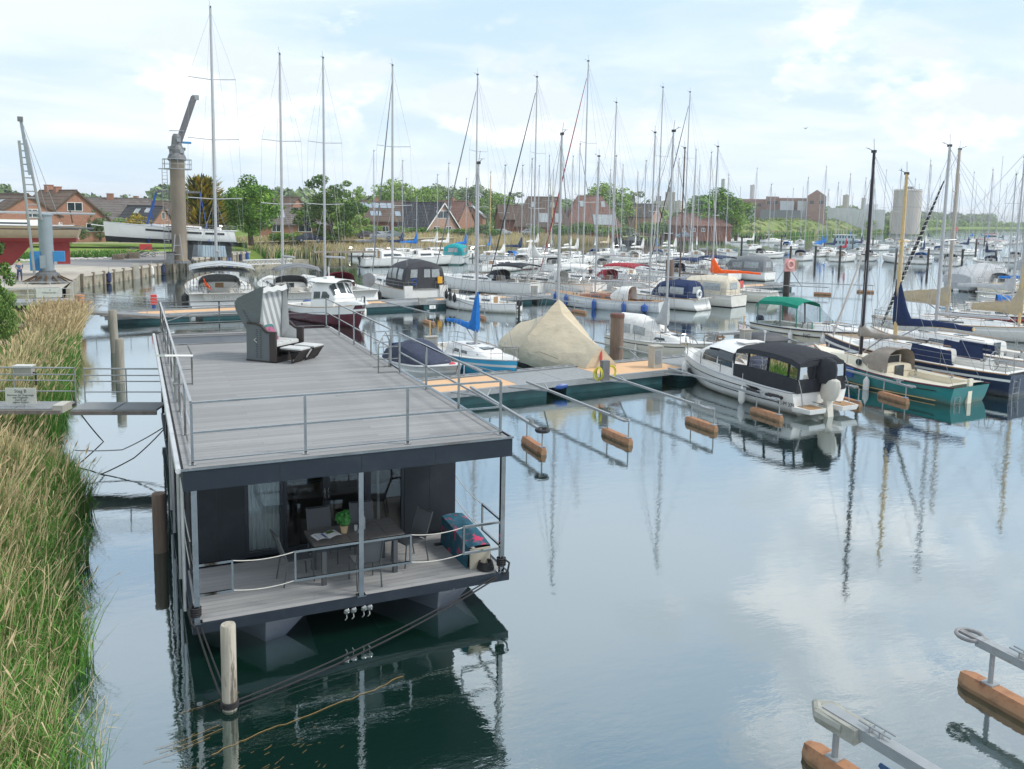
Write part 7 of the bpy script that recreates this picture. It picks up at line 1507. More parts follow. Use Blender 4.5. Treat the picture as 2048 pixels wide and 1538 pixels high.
for sg in (1, -1):
    q = MB(); q.add([(0, sg*.35, .38), (-.75, sg*.42, .38), (-.75, sg*1.25, .38), (0, sg*1.40, .38), (0, sg*.35, .20), (-.7, sg*.42, .20), (-.7, sg*1.2, .20), (0, sg*1.36, .20)], [(0,1,2,3),(7,6,5,4),(0,4,5,1),(1,5,6,2),(2,6,7,3),(3,7,4,0)]); pf = q.obj('swim_platform', gel, t); MB().box(-.68, min(sg*.5, sg*1.18), .382, -.05, max(sg*.5, sg*1.18), .39).obj('teak_mat', teak, pf)
    q = MB(); q.tube([(-.02, sg*1.2, 1.5), (-.25, sg*1.22, 1.0), (-.35, sg*1.2, .4)], .022, 6); q.tube([(-.1, sg*.45, .5), (-.6, sg*.45, .5)], .02, 6); q.obj('stern_rail', steel, t)
outboard(t, -.1, .62, 0, 1.45, mat('cream_cowl', (.60, .57, .50), .35, var=.05), mat('cream_leg', (.58, .55, .48), .35), tilt=.18)
rings = []
for zz_, a, b in ((.42, .27, .42), (.7, .30, .46), (1.05, .28, .44), (1.35, .20, .34), (1.45, .1, .15)): rings.append([(-.34+b*.9*math.cos(k*math.pi/6)+.10*(1.4-zz_), a*math.sin(k*math.pi/6), .85+zz_*.9) for k in range(12)])
MB().loft(rings, True, True).obj('outboard_cover', c_dark, t, True)
for s_ in (0.62, 0.86):   # styling lines
    for sg in (1, -1): q = MB(); q.tube([(p_[0], (p_[1]+.012)*sg, p_[2]) for p_ in (h.P(i/12, s_-.1*(i/12)) for i in range(1, 12))], .018, 4, 0, False); q.obj('trim_line', blackp, t)
q = MB()
for sg in (1, -1): q.add([(p_[0], (p_[1]+.014)*sg, p_[2]) for p_ in (h.P(.30, .93), h.P(.22, .93), h.P(.10, .66), h.P(.14, .60), h.P(.22, .74))], [(0,1,2,3,4)])
q.obj('hull_vent', blackp, t); text(t, 'SL-M 375', .22, (.35, h.P(.05, .55)[1]+.06, .33), (R(90), 0, R(180)), blackp)
q = MB(); q.tube([(p_[0], p_[1]+.07, p_[2]) for p_ in (h.P(.06, .8), h.P(.18, .8), h.P(.28, .8))], .07, 8); q.obj('rolled_rope_fender', rubber, t)
q = MB(); q.box(3.6, -.6, h.zx(4)+1.20, 4.1, .5, h.zx(4)+1.24); q.tube([(3.4, -.4, h.zx(4)+1.15), (3.4, -.4, h.zx(4)+1.7)], .018, 5); q.lathe([(.05, 0), (.05, .08)], 8, (3.4, -.4, h.zx(4)+1.65)); q.obj('roof_antenna', whitep, t)
q = MB(); q.tube([(7.7, .5, 1.5), (7.9, .35, 1.85), (8.1, .1, 1.9), (8.1, -.1, 1.9), (7.9, -.35, 1.85), (7.7, -.5, 1.5)], .022, 6, 0, False); q.beam((7.6, 0, 1.5), (8.2, 0, 1.45), .16, .1); q.obj('bow_roller', steel, t)
for i, (x, sd_, lb) in enumerate(((6.7, 1, 'white fender at the bow of the black canopy motorboat'), (2.4, 1, 'white fender amidships on the left of the black canopy motorboat'))): fender(t, h, x, sd_, lb, whitef, .13, .6, group='fenders of the black canopy motorboat')
# upturned dinghy and box behind the motorboat
p = spot(1525, 682, .6); d_ = thing('upturned_dinghy', 'dark grey upturned inflatable dinghy behind the motorboat roof', 'dinghy', (p.x, p.y, .55), R(-12)); q = MB(); q.loft([[(x, w*math.cos(a), .05+hh*math.sin(a)) for a in [math.pi*k/10 for k in range(11)]] for x, w, hh in ((-1.25, .3, .2), (-1.1, .62, .42), (-.4, .70, .50), (.4, .70, .50), (1.0, .55, .42), (1.3, .25, .2))], False, False); q.tube([(-1.2, -.6, .12), (0, -.75, .12), (1.1, -.5, .12), (1.4, 0, .12), (1.1, .5, .12), (0, .75, .12), (-1.2, .6, .12)], .15, 8); q.obj('hull', mat('dinghy_grey', (.06, .065, .075), .6, var=.1), d_, True, 60)
p = spot(1450, 683, .6); q = MB(); q.box(-1.0, -.3, 0, 1.0, .3, .12); q.box(-.9, -.28, -.5, -.8, .28, 0); q.box(.8, -.28, -.5, .9, .28, 0); tag(q.obj('equipment_rack', galv, None, loc=(p.x, p.y, 1.0)), 'grey rack table behind the motorboat roof, left of the dinghy', 'rack')
# 2 teal sailboat
t, h = yacht('sailboat', 'teal hulled sailboat with beige cockpit hood and dark mast', at_(29.75, 9.2), 96, 7.6, 2.8, hull=tealhull, boot=tealhull, stripe=tealhull, top_px=(1773, 303), mast_x=.66, cabin=(.40, .84), ch=.34, cwid=.66, cock=(.04, .40), deck=cream, roofm=cream, wheels=0, seed=5, windows=[],
             rig_k=dict(ms=blackm, r=.085, boom=3.1, cover=c_taupe, cover_h=.26, coll=.25, bz=.95, frac=.9, spr=(.5,), sw=.5, furl=None, rake=.0), rail=False, hk=dict(fs=.72, fb=1.25, stern=.86, full=.4, rake=.05, trans=-.25, dip=.14))
sprayhood(h, t, 3.1, 4.7, .95, 1.0, c_taupe, base=h.zx(3.3)+.05, win=False)
q = MB(); q.box(3.32, -.38, .75, 3.36, .38, 1.40); q.obj('companionway_hatch', blackp, t); q = MB(); q.box(3.36, -.55, .75, 3.40, .55, 1.42); q.obj('bulkhead', cream, t)
for sg in (1, -1):
    for x in (4.35, ): q = MB(); q.tube([(x, (min(h.bx(x)*.8, .96))*sg*1.02, h.zx(x)+.22), (x, (min(h.bx(x)*.8, .96)-.05)*sg*1.02, h.zx(x)+.22)], .15, 12); q.obj('porthole', glassd, t)
    q = MB(); q.tube([(p_[0], (p_[1]+.01)*sg, p_[2]+.01) for p_ in (h.P(i/14, 1.0) for i in range(15))], .035, 5, 0, False); q.obj('toe_rail', burg, t)
    q = MB(); q.tube([(p_[0], (p_[1]+.01)*sg, p_[2]) for p_ in (h.P(i/14, .80) for i in range(1, 5))], .022, 5, 0, False); q.obj('hull_stripe', blackp, t); q = MB(); q.tube([(p_[0], (p_[1]+.01)*sg, .09) for p_ in (h.P(i/14, .42) for i in range(1, 13))], .02, 5, 0, False); q.obj('waterline_stripe', goldm, t)
ladder(t, -.12, .75, -.35, .72, .34); q = MB(); q.beam((-.12, 0, -.7), (-.16, 0, 1.0), .10, .26); q.obj('rudder', cream, t); q = MB(); q.tube([(.0, 0, .98), (1.5, 0, 1.02)], .025, 6); q.obj('tiller', teak, t)
for y, mt, lb in ((5.6, c_silver, 'grey cushion fender board on the teal sailboat side'), (4.6, bluef, 'bright blue cushion fender board on the teal sailboat side')):
    q = MB(); q.box(-.32, -.06, -.20, .32, .06, .20); c, s_ = math.cos(R(98)), math.sin(R(98)); yy = h.bx(y)+.08; o = q.obj('fender_board', mt, None, loc=(t.location.x+y*c-yy*s_, t.location.y+y*s_+yy*c, h.zx(y)-.22)); o.rotation_euler = (0, 0, R(98)); tag(o, lb, 'fender')
fender(t, h, 3.5, 1, 'white fender amidships on the teal sailboat', whitef, .13, .65)
# boarded awning pole leaning pale mast beside it
q = MB(); a_ = spot(1655, 700, .6); d0 = math.hypot(a_.x-CAM[0], a_.y-CAM[1]); b_ = spot(1738, 475, d=d0+2.0); q.tube([a_, b_], .055, 8); tag(q.obj('leaning_spar', mat('pale_spar', (.50, .46, .43), .5, var=.08), None, True), 'long pale spar leaning above the near jetty left of the dark mast', 'spar')
# 3 white and navy cruiser
t, h = yacht('sailboat', 'white cruiser with navy lower hull and navy window covers right of the teal sailboat', at_(33.4, 9.4), 99, 9.8, 3.0, hull=navy, boot=navy, stripe=gel, top_px=(1893, 347), mast_x=.60, cabin=(.34, .80), ch=.5, windows=[(.3, .55)], cock=(.03, .34), wheels=1, seed=6,
             rig_k=dict(ms=goldm, r=.10, boom=3.6, cover=c_navy, cover_h=.42, coll=1.75, bz=.9, spr=(.6,), sw=.45), hk=dict(fs=.95, fb=1.35, stern=.8, full=.42, rake=.05, trans=-.15))
for x0, x1 in ((2.3, 4.3),):
    for sg in (1, -1): q = MB(); q.quad((x0, 1.30*sg, 1.0), (x1, 1.34*sg, 1.05), (x1-.1, 1.30*sg, 1.75), (x0+.1, 1.26*sg, 1.62)); q.obj('dodger_cloth', c_navy, t)
ladder(t, -.12, .7, -.2, .8, .5)
# 4 white cruiser far right with lifebuoy
t, h = yacht('sailboat', 'white cruiser with rectangular windows and orange lifebuoy at the right picture edge', at_(37.2, 10.2), 99, 9.6, 3.1, hull=gel, boot=redhull, stripe=gel, top_px=(1983, 290), mast_x=.62, cabin=(.30, .82), ch=.52, windows=[(.12, .30), (.40, .58)], cock=(.03, .30), wheels=0, seed=3, rig_k=dict(r=.09, boom=3.4, cover=None, spr=(.5,), furl=None), hk=dict(fs=1.05, fb=1.5, stern=.8, rake=.06))
q = MB(); q.torus((.1, 1.25, 1.35), .30, .085, 'x', 16, 7); q.obj('lifebuoy', mat('orange_red_buoy', (.75, .12, .05), .5), t, True); rails(h, t, 1.0, 7.6, .6, .016)
q = MB(); q.quad((2.2, 1.42, 1.15), (4.0, 1.46, 1.2), (3.9, 1.42, 1.65), (2.3, 1.38, 1.6)); q.obj('dodger_cloth', c_navy, t)
# far side of the near jetty, left to right ------------------------------------------------
t, h = yacht('motorboat', 'small grey white motorboat under a navy tent beside the houseboat rail', at_(10.3, 23.6), -78, 5.2, 2.15, hull=mat('pale_grey_hull', (.50, .51, .50), .4), boot=cream, stripe=gel, mast=False, cat='motorboat', cock=(.08, .6), cabin=None, wheels=0, rail=False, seed=7, hk=dict(fs=.62, fb=.95, motor=True, stern=.9, rake=.16))
TP = [(.1, .85, .22), (.5, .95, .62), (1.5, .92, .95), (1.9, .90, .98), (3.0, .80, .55), (3.9, .55, .10)]; shell(h, TP, TENT, t, 'boat_tent', cloth('faded_navy_canvas', (.055, .065, .10), .04)); q = MB(); q.box(.0, -.35, .6, .28, .3, 1.25); q.obj('engine_cover', c_navy, t); frame_arch(t, ((.2, .0),), .8, .7, 1.1); outboard(t, 0.05, .5, 0, .8)
q = MB(); q.lathe([(.02, -.16), (.14, -.1), (.16, 0), (.14, .1), (.02, .16)], 10); o = q.obj('fender', mat('red_white_fender', (.55, .08, .10), .5, var=.2), None, True, loc=tuple(spot(905, 731, .85))); tag(o, 'red and white ball fender at the tent boat bow', 'fender')
t, h = yacht('sailboat', 'light blue and white sailboat with bright blue sail cover', at_(13.2, 25.8), -84, 7.6, 2.5, hull=bluehull, boot=bluehull, stripe=gel, top_px=(1008, 327), mast_x=.50, cabin=(.30, .76), ch=.42, windows=[(.22, .36), (.42, .58)], cock=(.04, .30), wheels=0, seed=8, deck=deckw,
             rig_k=dict(r=.07, boom=3.0, cover=c_blue, cover_h=.34, coll=1.5, bz=.75, spr=(.55,), sw=.5), hk=dict(fs=.75, fb=1.05, stern=.72, rake=.08, trans=.1))
fender(t, h, 4.6, -1, 'dark blue fender on the light blue sailboat side', dkblue, .11, .5)
# 3 boat under the beige tarpaulin
bt_, bh = yacht('covered_sailboat', 'dark hulled sailboat wrapped in a big beige tarpaulin tent', at_(17.75, 25.9), -88, 7.4, 2.75, hull=blackp, boot=redhull, stripe=blackp, top_px=(1110, 268), mast_x=.50, cabin=None, cock=None, rail=False, wheels=0, seed=9, hk=dict(fs=.7, fb=1.05, stern=.6, rake=.05), rig_k=dict(r=.075, boom=None, spr=(.45,), sw=.6, furl=None))
xm = .50*7.4; rings = []; g = random.Random(6); fold = [[g.uniform(-.03, .03) for _ in range(13)] for _ in range(30)]
for i in range(29):
    x = -.15+7.9*i/28; u = abs(x-xm)/3.9; pk = 1.62+1.10*max(0, 1-u)**1.25+.75*max(0, 1-abs(x-xm)/.45)**1.4; w = (.75+bh.bx(min(max(x, .2), 7.2))*.78)*(1.0 if 0 < i < 28 else .9)
    if x > xm: pk -= .15*u
    sag = .10*math.sin(math.pi*((x*1.1) % 1)); F_ = fold[i]
    rings.append([(x, s*w*a+F_[j]*.5, max(.12, b*pk*(1 if j == 6 else 1-.02*sag)+z0_+F_[j]*(.7 if j != 6 else .1))) for j, (s, a, b, z0_) in enumerate(((-1, .92, .0, .12), (-1, 1.0, .10, .12), (-1, 1.02, .26, .12), (-1, .93, .42, .1), (-1, .55, .66, .08), (-1, .14, .93, .02), (1, 0, 1.0, 0), (1, .14, .93, .02), (1, .55, .66, .08), (1, .93, .42, .1), (1, 1.02, .26, .12), (1, 1.0, .10, .12), (1, .92, .0, .12)))])
q = MB(); q.loft(rings, False); q.add(rings[0], [tuple(range(13))]); q.add(rings[-1], [tuple(range(13))]); q.obj('tarpaulin', c_beige, bt_, True, 28)
q = MB(); q.tube([(xm+2.9, -1.55, .85), (xm+1.6, -1.78, .98), (xm+1.2, -1.84, .9)], .012, 5); q.obj('tarpaulin_seam', mat('seam_rope', (.20, .15, .09), .9), bt_)
q = MB(); q.tube([(7.7, 0, 1.3), (7.9, -.1, .8)], .06, 5); q.obj('bow_lashing', redp, bt_)
# 4 cream small cruiser
t, h = yacht('sailboat', 'small cream sailboat with arched white cockpit tent right of the thick brown pile', at_(24.0, 27.0), -72, 6.9, 2.4, hull=mat('ivory_hull', (.66, .63, .54), .3, var=.05), boot=cream, stripe=gel, top_px=(1361, 262), mast_x=.52, cabin=(.36, .74), ch=.42, windows=[(.3, .62)], cock=(.04, .40), wheels=0, seed=10,
             rig_k=dict(r=.065, boom=3.1, cover=c_lgrey, cover_h=.30, coll=1.2, bz=.55, spr=(.5,), sw=.45), engine=.3, tent=(c_white, 1.25, .05, .50), hk=dict(fs=.62, fb=.88, stern=.72, rake=.10))
for x in (2.6, 3.7): fender(t, h, x, -1, 'flat white fender on the cream sailboat, %s one' % ('left' if x < 3 else 'right'), whitef, .08, .55)
q = MB(); q.tube([(p_[0], (p_[1]+.01)*-1, p_[2]) for p_ in (h.P(i/12, .84) for i in range(13))], .025, 5, 0, False); q.tube([(p_[0], (p_[1]+.01), p_[2]) for p_ in (h.P(i/12, .84) for i in range(13))], .025, 5, 0, False); q.obj('hull_stripe', blackp, t)
p = spot(1428, 684, .35); q = MB(); g = random.Random(4)
for i in range(10): q.torus((g.uniform(-.5, .5), g.uniform(-.1, .1), g.uniform(.0, .3)), g.uniform(.12, .3), .03, g.choice('xyz'), 10, 4)
tag(q.obj('rope_bundle', mat('brown_rope', (.25, .13, .06), .9, var=.3), None, loc=tuple(p)), 'tangled brown rope bundle on the finger float left of the motorboat', 'rope')
# 5 green canopy motorboat
t, h = yacht('motorboat', 'cream motorboat with green framed clear canopy', at_(34.6, 27.0), -80, 8.0, 2.7, hull=cream, boot=cream, stripe=gel, mast=False, cat='motorboat', cabin=(.45, .82), ch=.30, cwid=.7, windows=[], cock=(.05, .48), wheels=0, seed=11, rail=False, hk=dict(fs=.95, fb=1.25, motor=True, stern=.9, rake=.14))
GC = [(.25, 1.15, 1.25), (.55, 1.18, 1.58), (2.2, 1.18, 1.68), (3.3, 1.12, 1.50), (4.3, 1.0, .55)]
shell(h, GC, TC, t, 'canopy', c_green, skip=lambda i, j: j in (0, 1, 2, 9, 10, 11) or (i == 3 and 2 <= j <= 9), caps=False)
for sg in (1, -1):
    for i in range(4):
        (xa, wa, ha), (xb, wb, hb2) = GC[i], GC[i+1]; za, zb = h.zx(xa)+.02, h.zx(xb)+.02
        strip_panel('canopy_window', [(xa, sg*wa, za+.02), (xb, sg*wb, zb+.02), (xb, sg*wb*.95, zb+hb2*.73), (xa, sg*wa*.95, za+ha*.73)], ghc, t)
        MB().beam((xb, sg*wb*.99, zb), (xb-.05, sg*wb*.95, zb+hb2*.76), .10 if i == 1 else .05, .03).obj('canopy_strap', c_green if i != 1 else c_grey, t)
outboard(t, 0, .75, 0, 1.0, navy); rails(h, t, 4.2, 6.8, .45, .016, push=False)
for sg in (1, -1): q = MB(); q.tube([(p_[0], (p_[1]+.01)*sg, p_[2]) for p_ in (h.P(i/12, .72) for i in range(13))], .035, 5, 0, False); q.tube([(p_[0], (p_[1]+.01)*sg, p_[2]) for p_ in (h.P(i/12, .98) for i in range(13))], .045, 5, 0, False); q.obj('trim_line', blackp, t)
fender(t, h, 3.2, -1, 'white fender left of the black lettering on the green canopy motorboat', whitef, .13, .7); fender(t, h, 5.3, -1, 'white fender towards the bow of the green canopy motorboat', whitef, .13, .7); text(t, 'NC', .34, (4.25, -(h.bx(4.2)+.05), .55), (R(90), 0, R(-2)), blackp)
# 6.. boats right of it
t, h = yacht('wooden_ketch', 'long white ketch with varnished masts and tan sail covers', spot(1750, 655), -62, 12.0, 2.9, hull=mat('old_white_hull', (.62, .60, .56), .4, var=.08), boot=greyhull, stripe=gel, top_px=(1828, 300), mast_x=.36, cabin=(.22, .70), ch=.32, windows=[(.2, .5)], cock=(.05, .22), wheels=0, seed=12, rig_k=dict(ms=mat('grey_wood_spar', (.44, .38, .32), .5, var=.12), r=.12, boom=3.2, cover=c_tan, cover_h=1.15, coll=.15, bz=.85, spr=(.75,), sw=.5, fr=.07), hk=dict(fs=.75, fb=1.15, stern=.6, rake=.12))
rig(h, t, 8.4, 12.2, h.zx(8.4), r=.09, ms=goldm, boom=2.6, cover=c_tan, cover_h=.85, coll=1.2, bz=.8, spr=(.7,), sw=.5)
# striped furled sail on a stay: alternating black and white turns
a_ = spot(1758, 664, 1.2); dd = math.hypot(a_.x-CAM[0], a_.y-CAM[1]); b_ = spot(1888, 362, d=dd+2.0); ax = (b_-a_); fs_ = thing('furled_striped_sail', 'black sail furled on a stay with white spiral lashing', 'furled sail', tuple(a_)); MB().tube([(0, 0, 0), ax*.15, ax*.5, ax*.8, ax], [.04, .08, .09, .07, .03], 9).obj('sail_roll', c_dark, fs_, True)
hx_ = []; dn = ax.normalized(); u_ = dn.cross(Vector((0, 0, 1))).normalized(); v_ = dn.cross(u_)
for i in range(420):
    f = .01+.93*i/420; r_ = .13 if .12 < f < .75 else .10; hx_.append(tuple(ax*f+(u_*math.cos(i*.42)+v_*math.sin(i*.42))*r_*(.45+.38*math.sin(math.pi*min(1, f*1.1)))))
MB().tube(hx_, .024, 4).obj('lashing', rope, fs_)
yacht('sailboat', 'dark red hulled sailboat behind the navy sail cover', spot(1905, 645), -58, 8.0, 2.5, hull=burg, boot=burg, stripe=redp, top_px=(1927, 318), mast_x=.5, cabin=(.3, .74), ch=.36, cock=(.05, .3), wheels=0, seed=13, rig_k=dict(boom=2.6, cover=None, spr=(.5,), sw=.5))
yacht('sailboat', 'white sailboat with long grey sail cover behind the tan covers', spot(1880, 632), -52, 9.0, 2.7, hull=gel, boot=navy, stripe=bluehull, top_px=(1951, 316), mast_x=.52, cabin=(.3, .74), ch=.4, cock=(.05, .3), wheels=0, seed=14, rig_k=dict(boom=3.6, cover=c_silver, cover_h=.5, coll=.6, spr=(.5,), sw=.5), engine=.3)
yacht('sailboat', 'cream cabined sailboat with blue bimini at the right edge', spot(1930, 628), -48, 8.6, 2.8, hull=cream, boot=navy, stripe=cream, roofm=cream, top_px=(2013, 323), mast_x=.56, cabin=(.3, .78), ch=.5, windows=[(.3, .55)], cock=(.03, .3), wheels=0, seed=15, hood=c_blue, hood_h=.5, rig_k=dict(boom=3.0, spr=(.5,), sw=.5, ms=goldm))
yacht('sailboat', 'white sailboat with long bright blue sail cover near the right edge', spot(1960, 615), -40, 9.5, 2.9, hull=gel, boot=navy, stripe=gel, top_px=(2046, 312), mast_x=.62, cabin=(.3, .76), ch=.4, cock=(.04, .3), wheels=0, seed=16, rig_k=dict(boom=4.6, cover=c_blue, cover_h=.45, coll=1.4, spr=(.5,), sw=.5, bz=1.2))
yacht('sailboat', 'low white sloop with blue window band at the right edge', spot(1900, 640), -50, 8.4, 2.6, hull=gel, boot=navy, stripe=navy, mast=False, cabin=(.28, .74), ch=.34, windows=[(.1, .8)], cock=(.05, .28), wheels=0, seed=17)
p = spot(1905, 588); t, h = yacht('covered_boat', 'sailboat under a silver grey winter tarpaulin at the right', spot(1912, 582), 12, 11, 3.4, hull=greyhull, boot=blackp, stripe=greyhull, mast=False, cabin=None, cock=None, rail=False, wheels=0, seed=18, hk=dict(fs=1.2, fb=1.5, stern=.8))
pr = [(0, 1.5, .9), (.6, 1.75, 1.35), (3, 1.8, 1.75), (6, 1.75, 1.9), (9, 1.2, 1.3), (10.6, .5, .7)]; shell(h, pr, TENT, t, 'tarpaulin', c_silver, dz=-.35); q = MB(); q.lathe([(.25, 0), (.3, .1), (.3, .18), (.1, .25)], 10); q.obj('vent', whitep, t)
t, h = yacht('sailboat', 'cream hulled yacht with round transom beside the silver tarpaulin boat', spot(1978, 586), 18, 10, 3.2, hull=cream, boot=navy, stripe=cream, top_px=(2021, 349), mast_x=.5, cabin=(.34, .78), ch=.4, cock=(.05, .32), hood=c_grey, wheels=1, seed=19)
yacht('covered_boat', 'second tarpaulin covered boat at the far right edge', spot(2040, 556), 15, 10, 3.2, hull=gel, boot=blackp, mast=False, cabin=None, cock=None, rail=False, wheels=0, tent=(c_lgrey, 1.5, .05, .8), seed=20, hk=dict(fs=1.0, fb=1.4))

# ------------------------------------------------------------------ second jetty, near side
t, h = yacht('pilot_boat', 'burgundy and white pilot house motorboat with its bow to the roof rail', spot(728, 656), -66, 6.9, 2.7, where='bow', hull=burg, boot=burg, stripe=gel, mast=False, cat='motorboat', cabin=None, cock=(.05, .40), wheels=0, rail=False, seed=21, hk=dict(fs=1.0, fb=1.45, motor=True, stern=.85, rake=.10))
for sg in (1, -1): q = MB(); q.loft([[(p_[0], (p_[1]+.02)*sg, p_[2]) for p_ in (h.P(i/14, l_) for i in range(15))] for l_ in (.70, 1.0)], False); q.obj('white_bulwark', gel, t, True)
PH = [(2.7, 1.02, 1.45), (2.9, 1.05, 1.62), (4.3, 1.02, 1.62), (5.0, .92, .55)]; shell(h, PH, ROOF, t, 'wheelhouse', gel); panel(h, PH, ROOF, 3.0, 3.7, .045, .085, t, 'window', glassd); panel(h, PH, ROOF, 3.8, 4.5, .045, .085, t, 'window', glassd, slant=.1)
for a, b in ((.18, .38), (.42, .58), (.62, .82)): panel(h, PH, ROOF, 4.42, 4.86, a, b, t, 'windscreen', glassd, both=False)
q = MB(); q.loft([[(x, w*math.cos(a), 2.72+.16*math.sin(a)) for a in [math.pi*k/8 for k in range(9)]] for x, w in ((2.2, .7), (2.6, 1.15), (3.6, 1.25), (4.6, 1.05), (4.95, .6))], False, False); q.loft([[(x, -w, 2.72), (x, w, 2.72)] for x, w in ((2.2, .7), (2.6, 1.15), (3.6, 1.25), (4.6, 1.05), (4.95, .6))], False); q.obj('roof', gel, t, True); rails(h, t, 4.6, 7.0, .5, .02, push=False); q = MB(); q.tube([(3.3, 0, 2.9), (3.3, 0, 3.6)], .03, 5); q.box(3.1, -.3, 2.88, 3.5, .3, 3.0); q.obj('roof_lamps', whitep, t)
shell(h, [(5.0, .8, .3), (6.6, .5, .28), (7.0, .3, .1)], ROOF, t, 'fore_cabin', gel)
fender(t, h, 4.2, 1, 'white fender on the burgundy pilot boat, left one', whitef, .15, .7); fender(t, h, 5.4, 1, 'white fender on the burgundy pilot boat, right one', whitef, .15, .7)
q = MB(); p = spot(584, 628, 0); t = thing('small_workboat', 'low blue decked workboat behind the beach chair', 'workboat', tuple(p), R(-30)); h = Hull(3.0, 1.3, fs=.45, fb=.6); hull_obj(h, t, bluef, navy, gel); deck_obj(h, t, bluef); MB().box(.9, -.3, .5, 1.4, .3, 1.0).obj('engine_box', bluef, t); rails(h, t, .5, 2.3, .4, .015, push=False)
t, h = yacht('motor_launch', 'small white double ended launch with fenders at its bow', spot(1038, 626), 128, 6.6, 2.4, hull=gel, boot=blackp, stripe=gel, mast=False, cat='motorboat', cabin=(.30, .66), ch=.45, windows=[(.05, .35), (.5, .8)], cock=(.06, .30), wheels=0, seed=22, engine=.3, hk=dict(fs=.70, fb=1.15, stern=.5, full=.42, rake=.04, dip=.15))
for i, (x, lb) in enumerate(((6.0, 'left'), (5.5, 'middle'), (5.0, 'right'))): fender(t, h, x, 1, 'black fender at the bow of the double ended launch, %s one' % lb, rubber, .13, .6, dz=.45)
t, h = yacht('classic_yacht', 'white yacht with varnished cabin and five blue fenders', spot(1325, 624), 128, 9.6, 2.9, hull=mat('pale_classic_hull', (.60, .62, .63), .3), boot=navy, stripe=gel, top_px=(1255, 313), mast_x=.58, cabin=(.30, .70), ch=.38, windows=[(.2, .4), (.5, .7)], cock=(.08, .32), wheels=0, seed=23, roofm=mahog, deck=teak, rig_k=dict(boom=3.3, spr=(.55,), sw=.6, r=.07), hk=dict(fs=.80, fb=1.15, stern=.62, rake=.10, dip=.14))
sprayhood(h, t, 2.6, 4.2, 1.0, 1.05, c_white, base=h.zx(3)+.05, win=False); q = MB(); q.box(2.9, -.8, .8, 2.95, .8, 1.6); q.obj('bulkhead', mahog, t)
for i, (x, lb) in enumerate(((8.7, 'foremost'), (7.6, 'second from the bow'), (5.0, 'amidships'), (2.6, 'second from the stern'), (1.0, 'round one at the stern'))): fender(t, h, x, 1, 'blue fender of the varnished cabin yacht, '+lb, bluef, .17 if i < 4 else .27, .75 if i < 4 else .55, dz=0)
t, h = yacht('sailboat', 'white sailboat with blue sprayhood tent and horseshoe buoy at its stern', spot(1412, 622), 112, 9.2, 3.1, hull=gel, boot=navy, stripe=gel, top_px=(1346, 265), mast_x=.58, cabin=(.34, .78), ch=.4, cock=(.05, .34), wheels=0, seed=24, tent=(c_navy, 1.35, .10, .48), rig_k=dict(boom=3.4, spr=(.5,), sw=.6), hk=dict(stern=.78, trans=.6))
q = MB(); q.torus((.15, .85, 1.35), .28, .09, 'x', 12, 6); q.obj('horseshoe_buoy', whitep, t, True)
t, h = yacht('sailboat', 'cream white yacht with cream cockpit tent and the name Pele on its side', spot(1478, 614), 112, 9.6, 3.2, hull=mat('warm_white_hull', (.66, .64, .58), .3), boot=blackp, stripe=gel, top_px=(1423, 296), mast_x=.60, cabin=(.36, .80), ch=.4, cock=(.05, .34), wheels=0, seed=25, tent=(c_cream, 1.5, .06, .52), rig_k=dict(ms=brownm, boom=3.2, spr=(.55,), sw=.6), hk=dict(stern=.8, rake=.06))
text(t, 'Pele', .42, (2.3, h.bx(2.3)+.03, .55), (R(90), 0, R(180)), blackp)
t, h = yacht('sailboat', 'white yacht with bright orange sail cover and red companionway', spot(1552, 606), 114, 9.4, 3.1, hull=mat('ivory_yacht_hull', (.64, .62, .54), .3), boot=blackp, stripe=gel, top_px=(1513, 293), mast_x=.66, cabin=(.36, .80), ch=.38, cock=(.05, .34), wheels=0, seed=26, rig_k=dict(boom=4.6, cover=c_orange, cover_h=.36, coll=1.1, spr=(.5,), sw=.5, r=.08), hk=dict(stern=.75, trans=.4))
q = MB(); q.box(3.3, -.4, 1.1, 3.34, .4, 1.7); q.obj('companionway_door', redp, t); text(t, 'Mola', .34, (-.06, .0, .45), (R(90), 0, R(-90)), blackp)

# ------------------------------------------------------------------ second jetty, far side (sterns to the jetty)
t, h = yacht('yacht', 'big white cruising yacht with grey bimini behind the beach chair, leftmost', at_(5.0, 48.6), 88, 14.5, 4.9, hull=gel, boot=greyhull, stripe=gel, top_px=(393, 12), mast_x=.56, cabin=(.34, .80), ch=.42, cock=(.03, .32), wheels=2, seed=30, bim=c_lgrey, hood=None, rig_k=dict(boom=5.0, r=.12, spr=(.30, .52, .74), sw=1.0, bz=2.2), hk=dict(fs=1.25, fb=1.65, stern=.92, rake=.02, trans=.9))
sprayhood(h, t, 4.8, 6.2, 1.5, 1.0, c_lgrey, base=h.zx(4.8)+.1); bimini(t, .4, 4.3, 2.2, 3.15, c_lgrey, deckz=1.2, arch=.30, droop=.2); text(t, 'YASMIN 45', .26, (-.0, .2, .95), (R(80), 0, R(-90)), greyhull)
q = MB(); q.beam((.3, 1.0, 1.6), (.1, 1.3, 2.4), .04, .04); q.add([(.1, 1.3, 2.35), (.2, 1.2, 1.85), (.0, .7, 1.5), (.0, .9, 1.75)], [(0,1,2,3)]); q.obj('ensign', c_orange, t)
fender(t, h, 1.2, 1, 'black fender on the left side of the big bimini yacht', rubber, .24, 1.0)
q = MB(); g = random.Random(8)
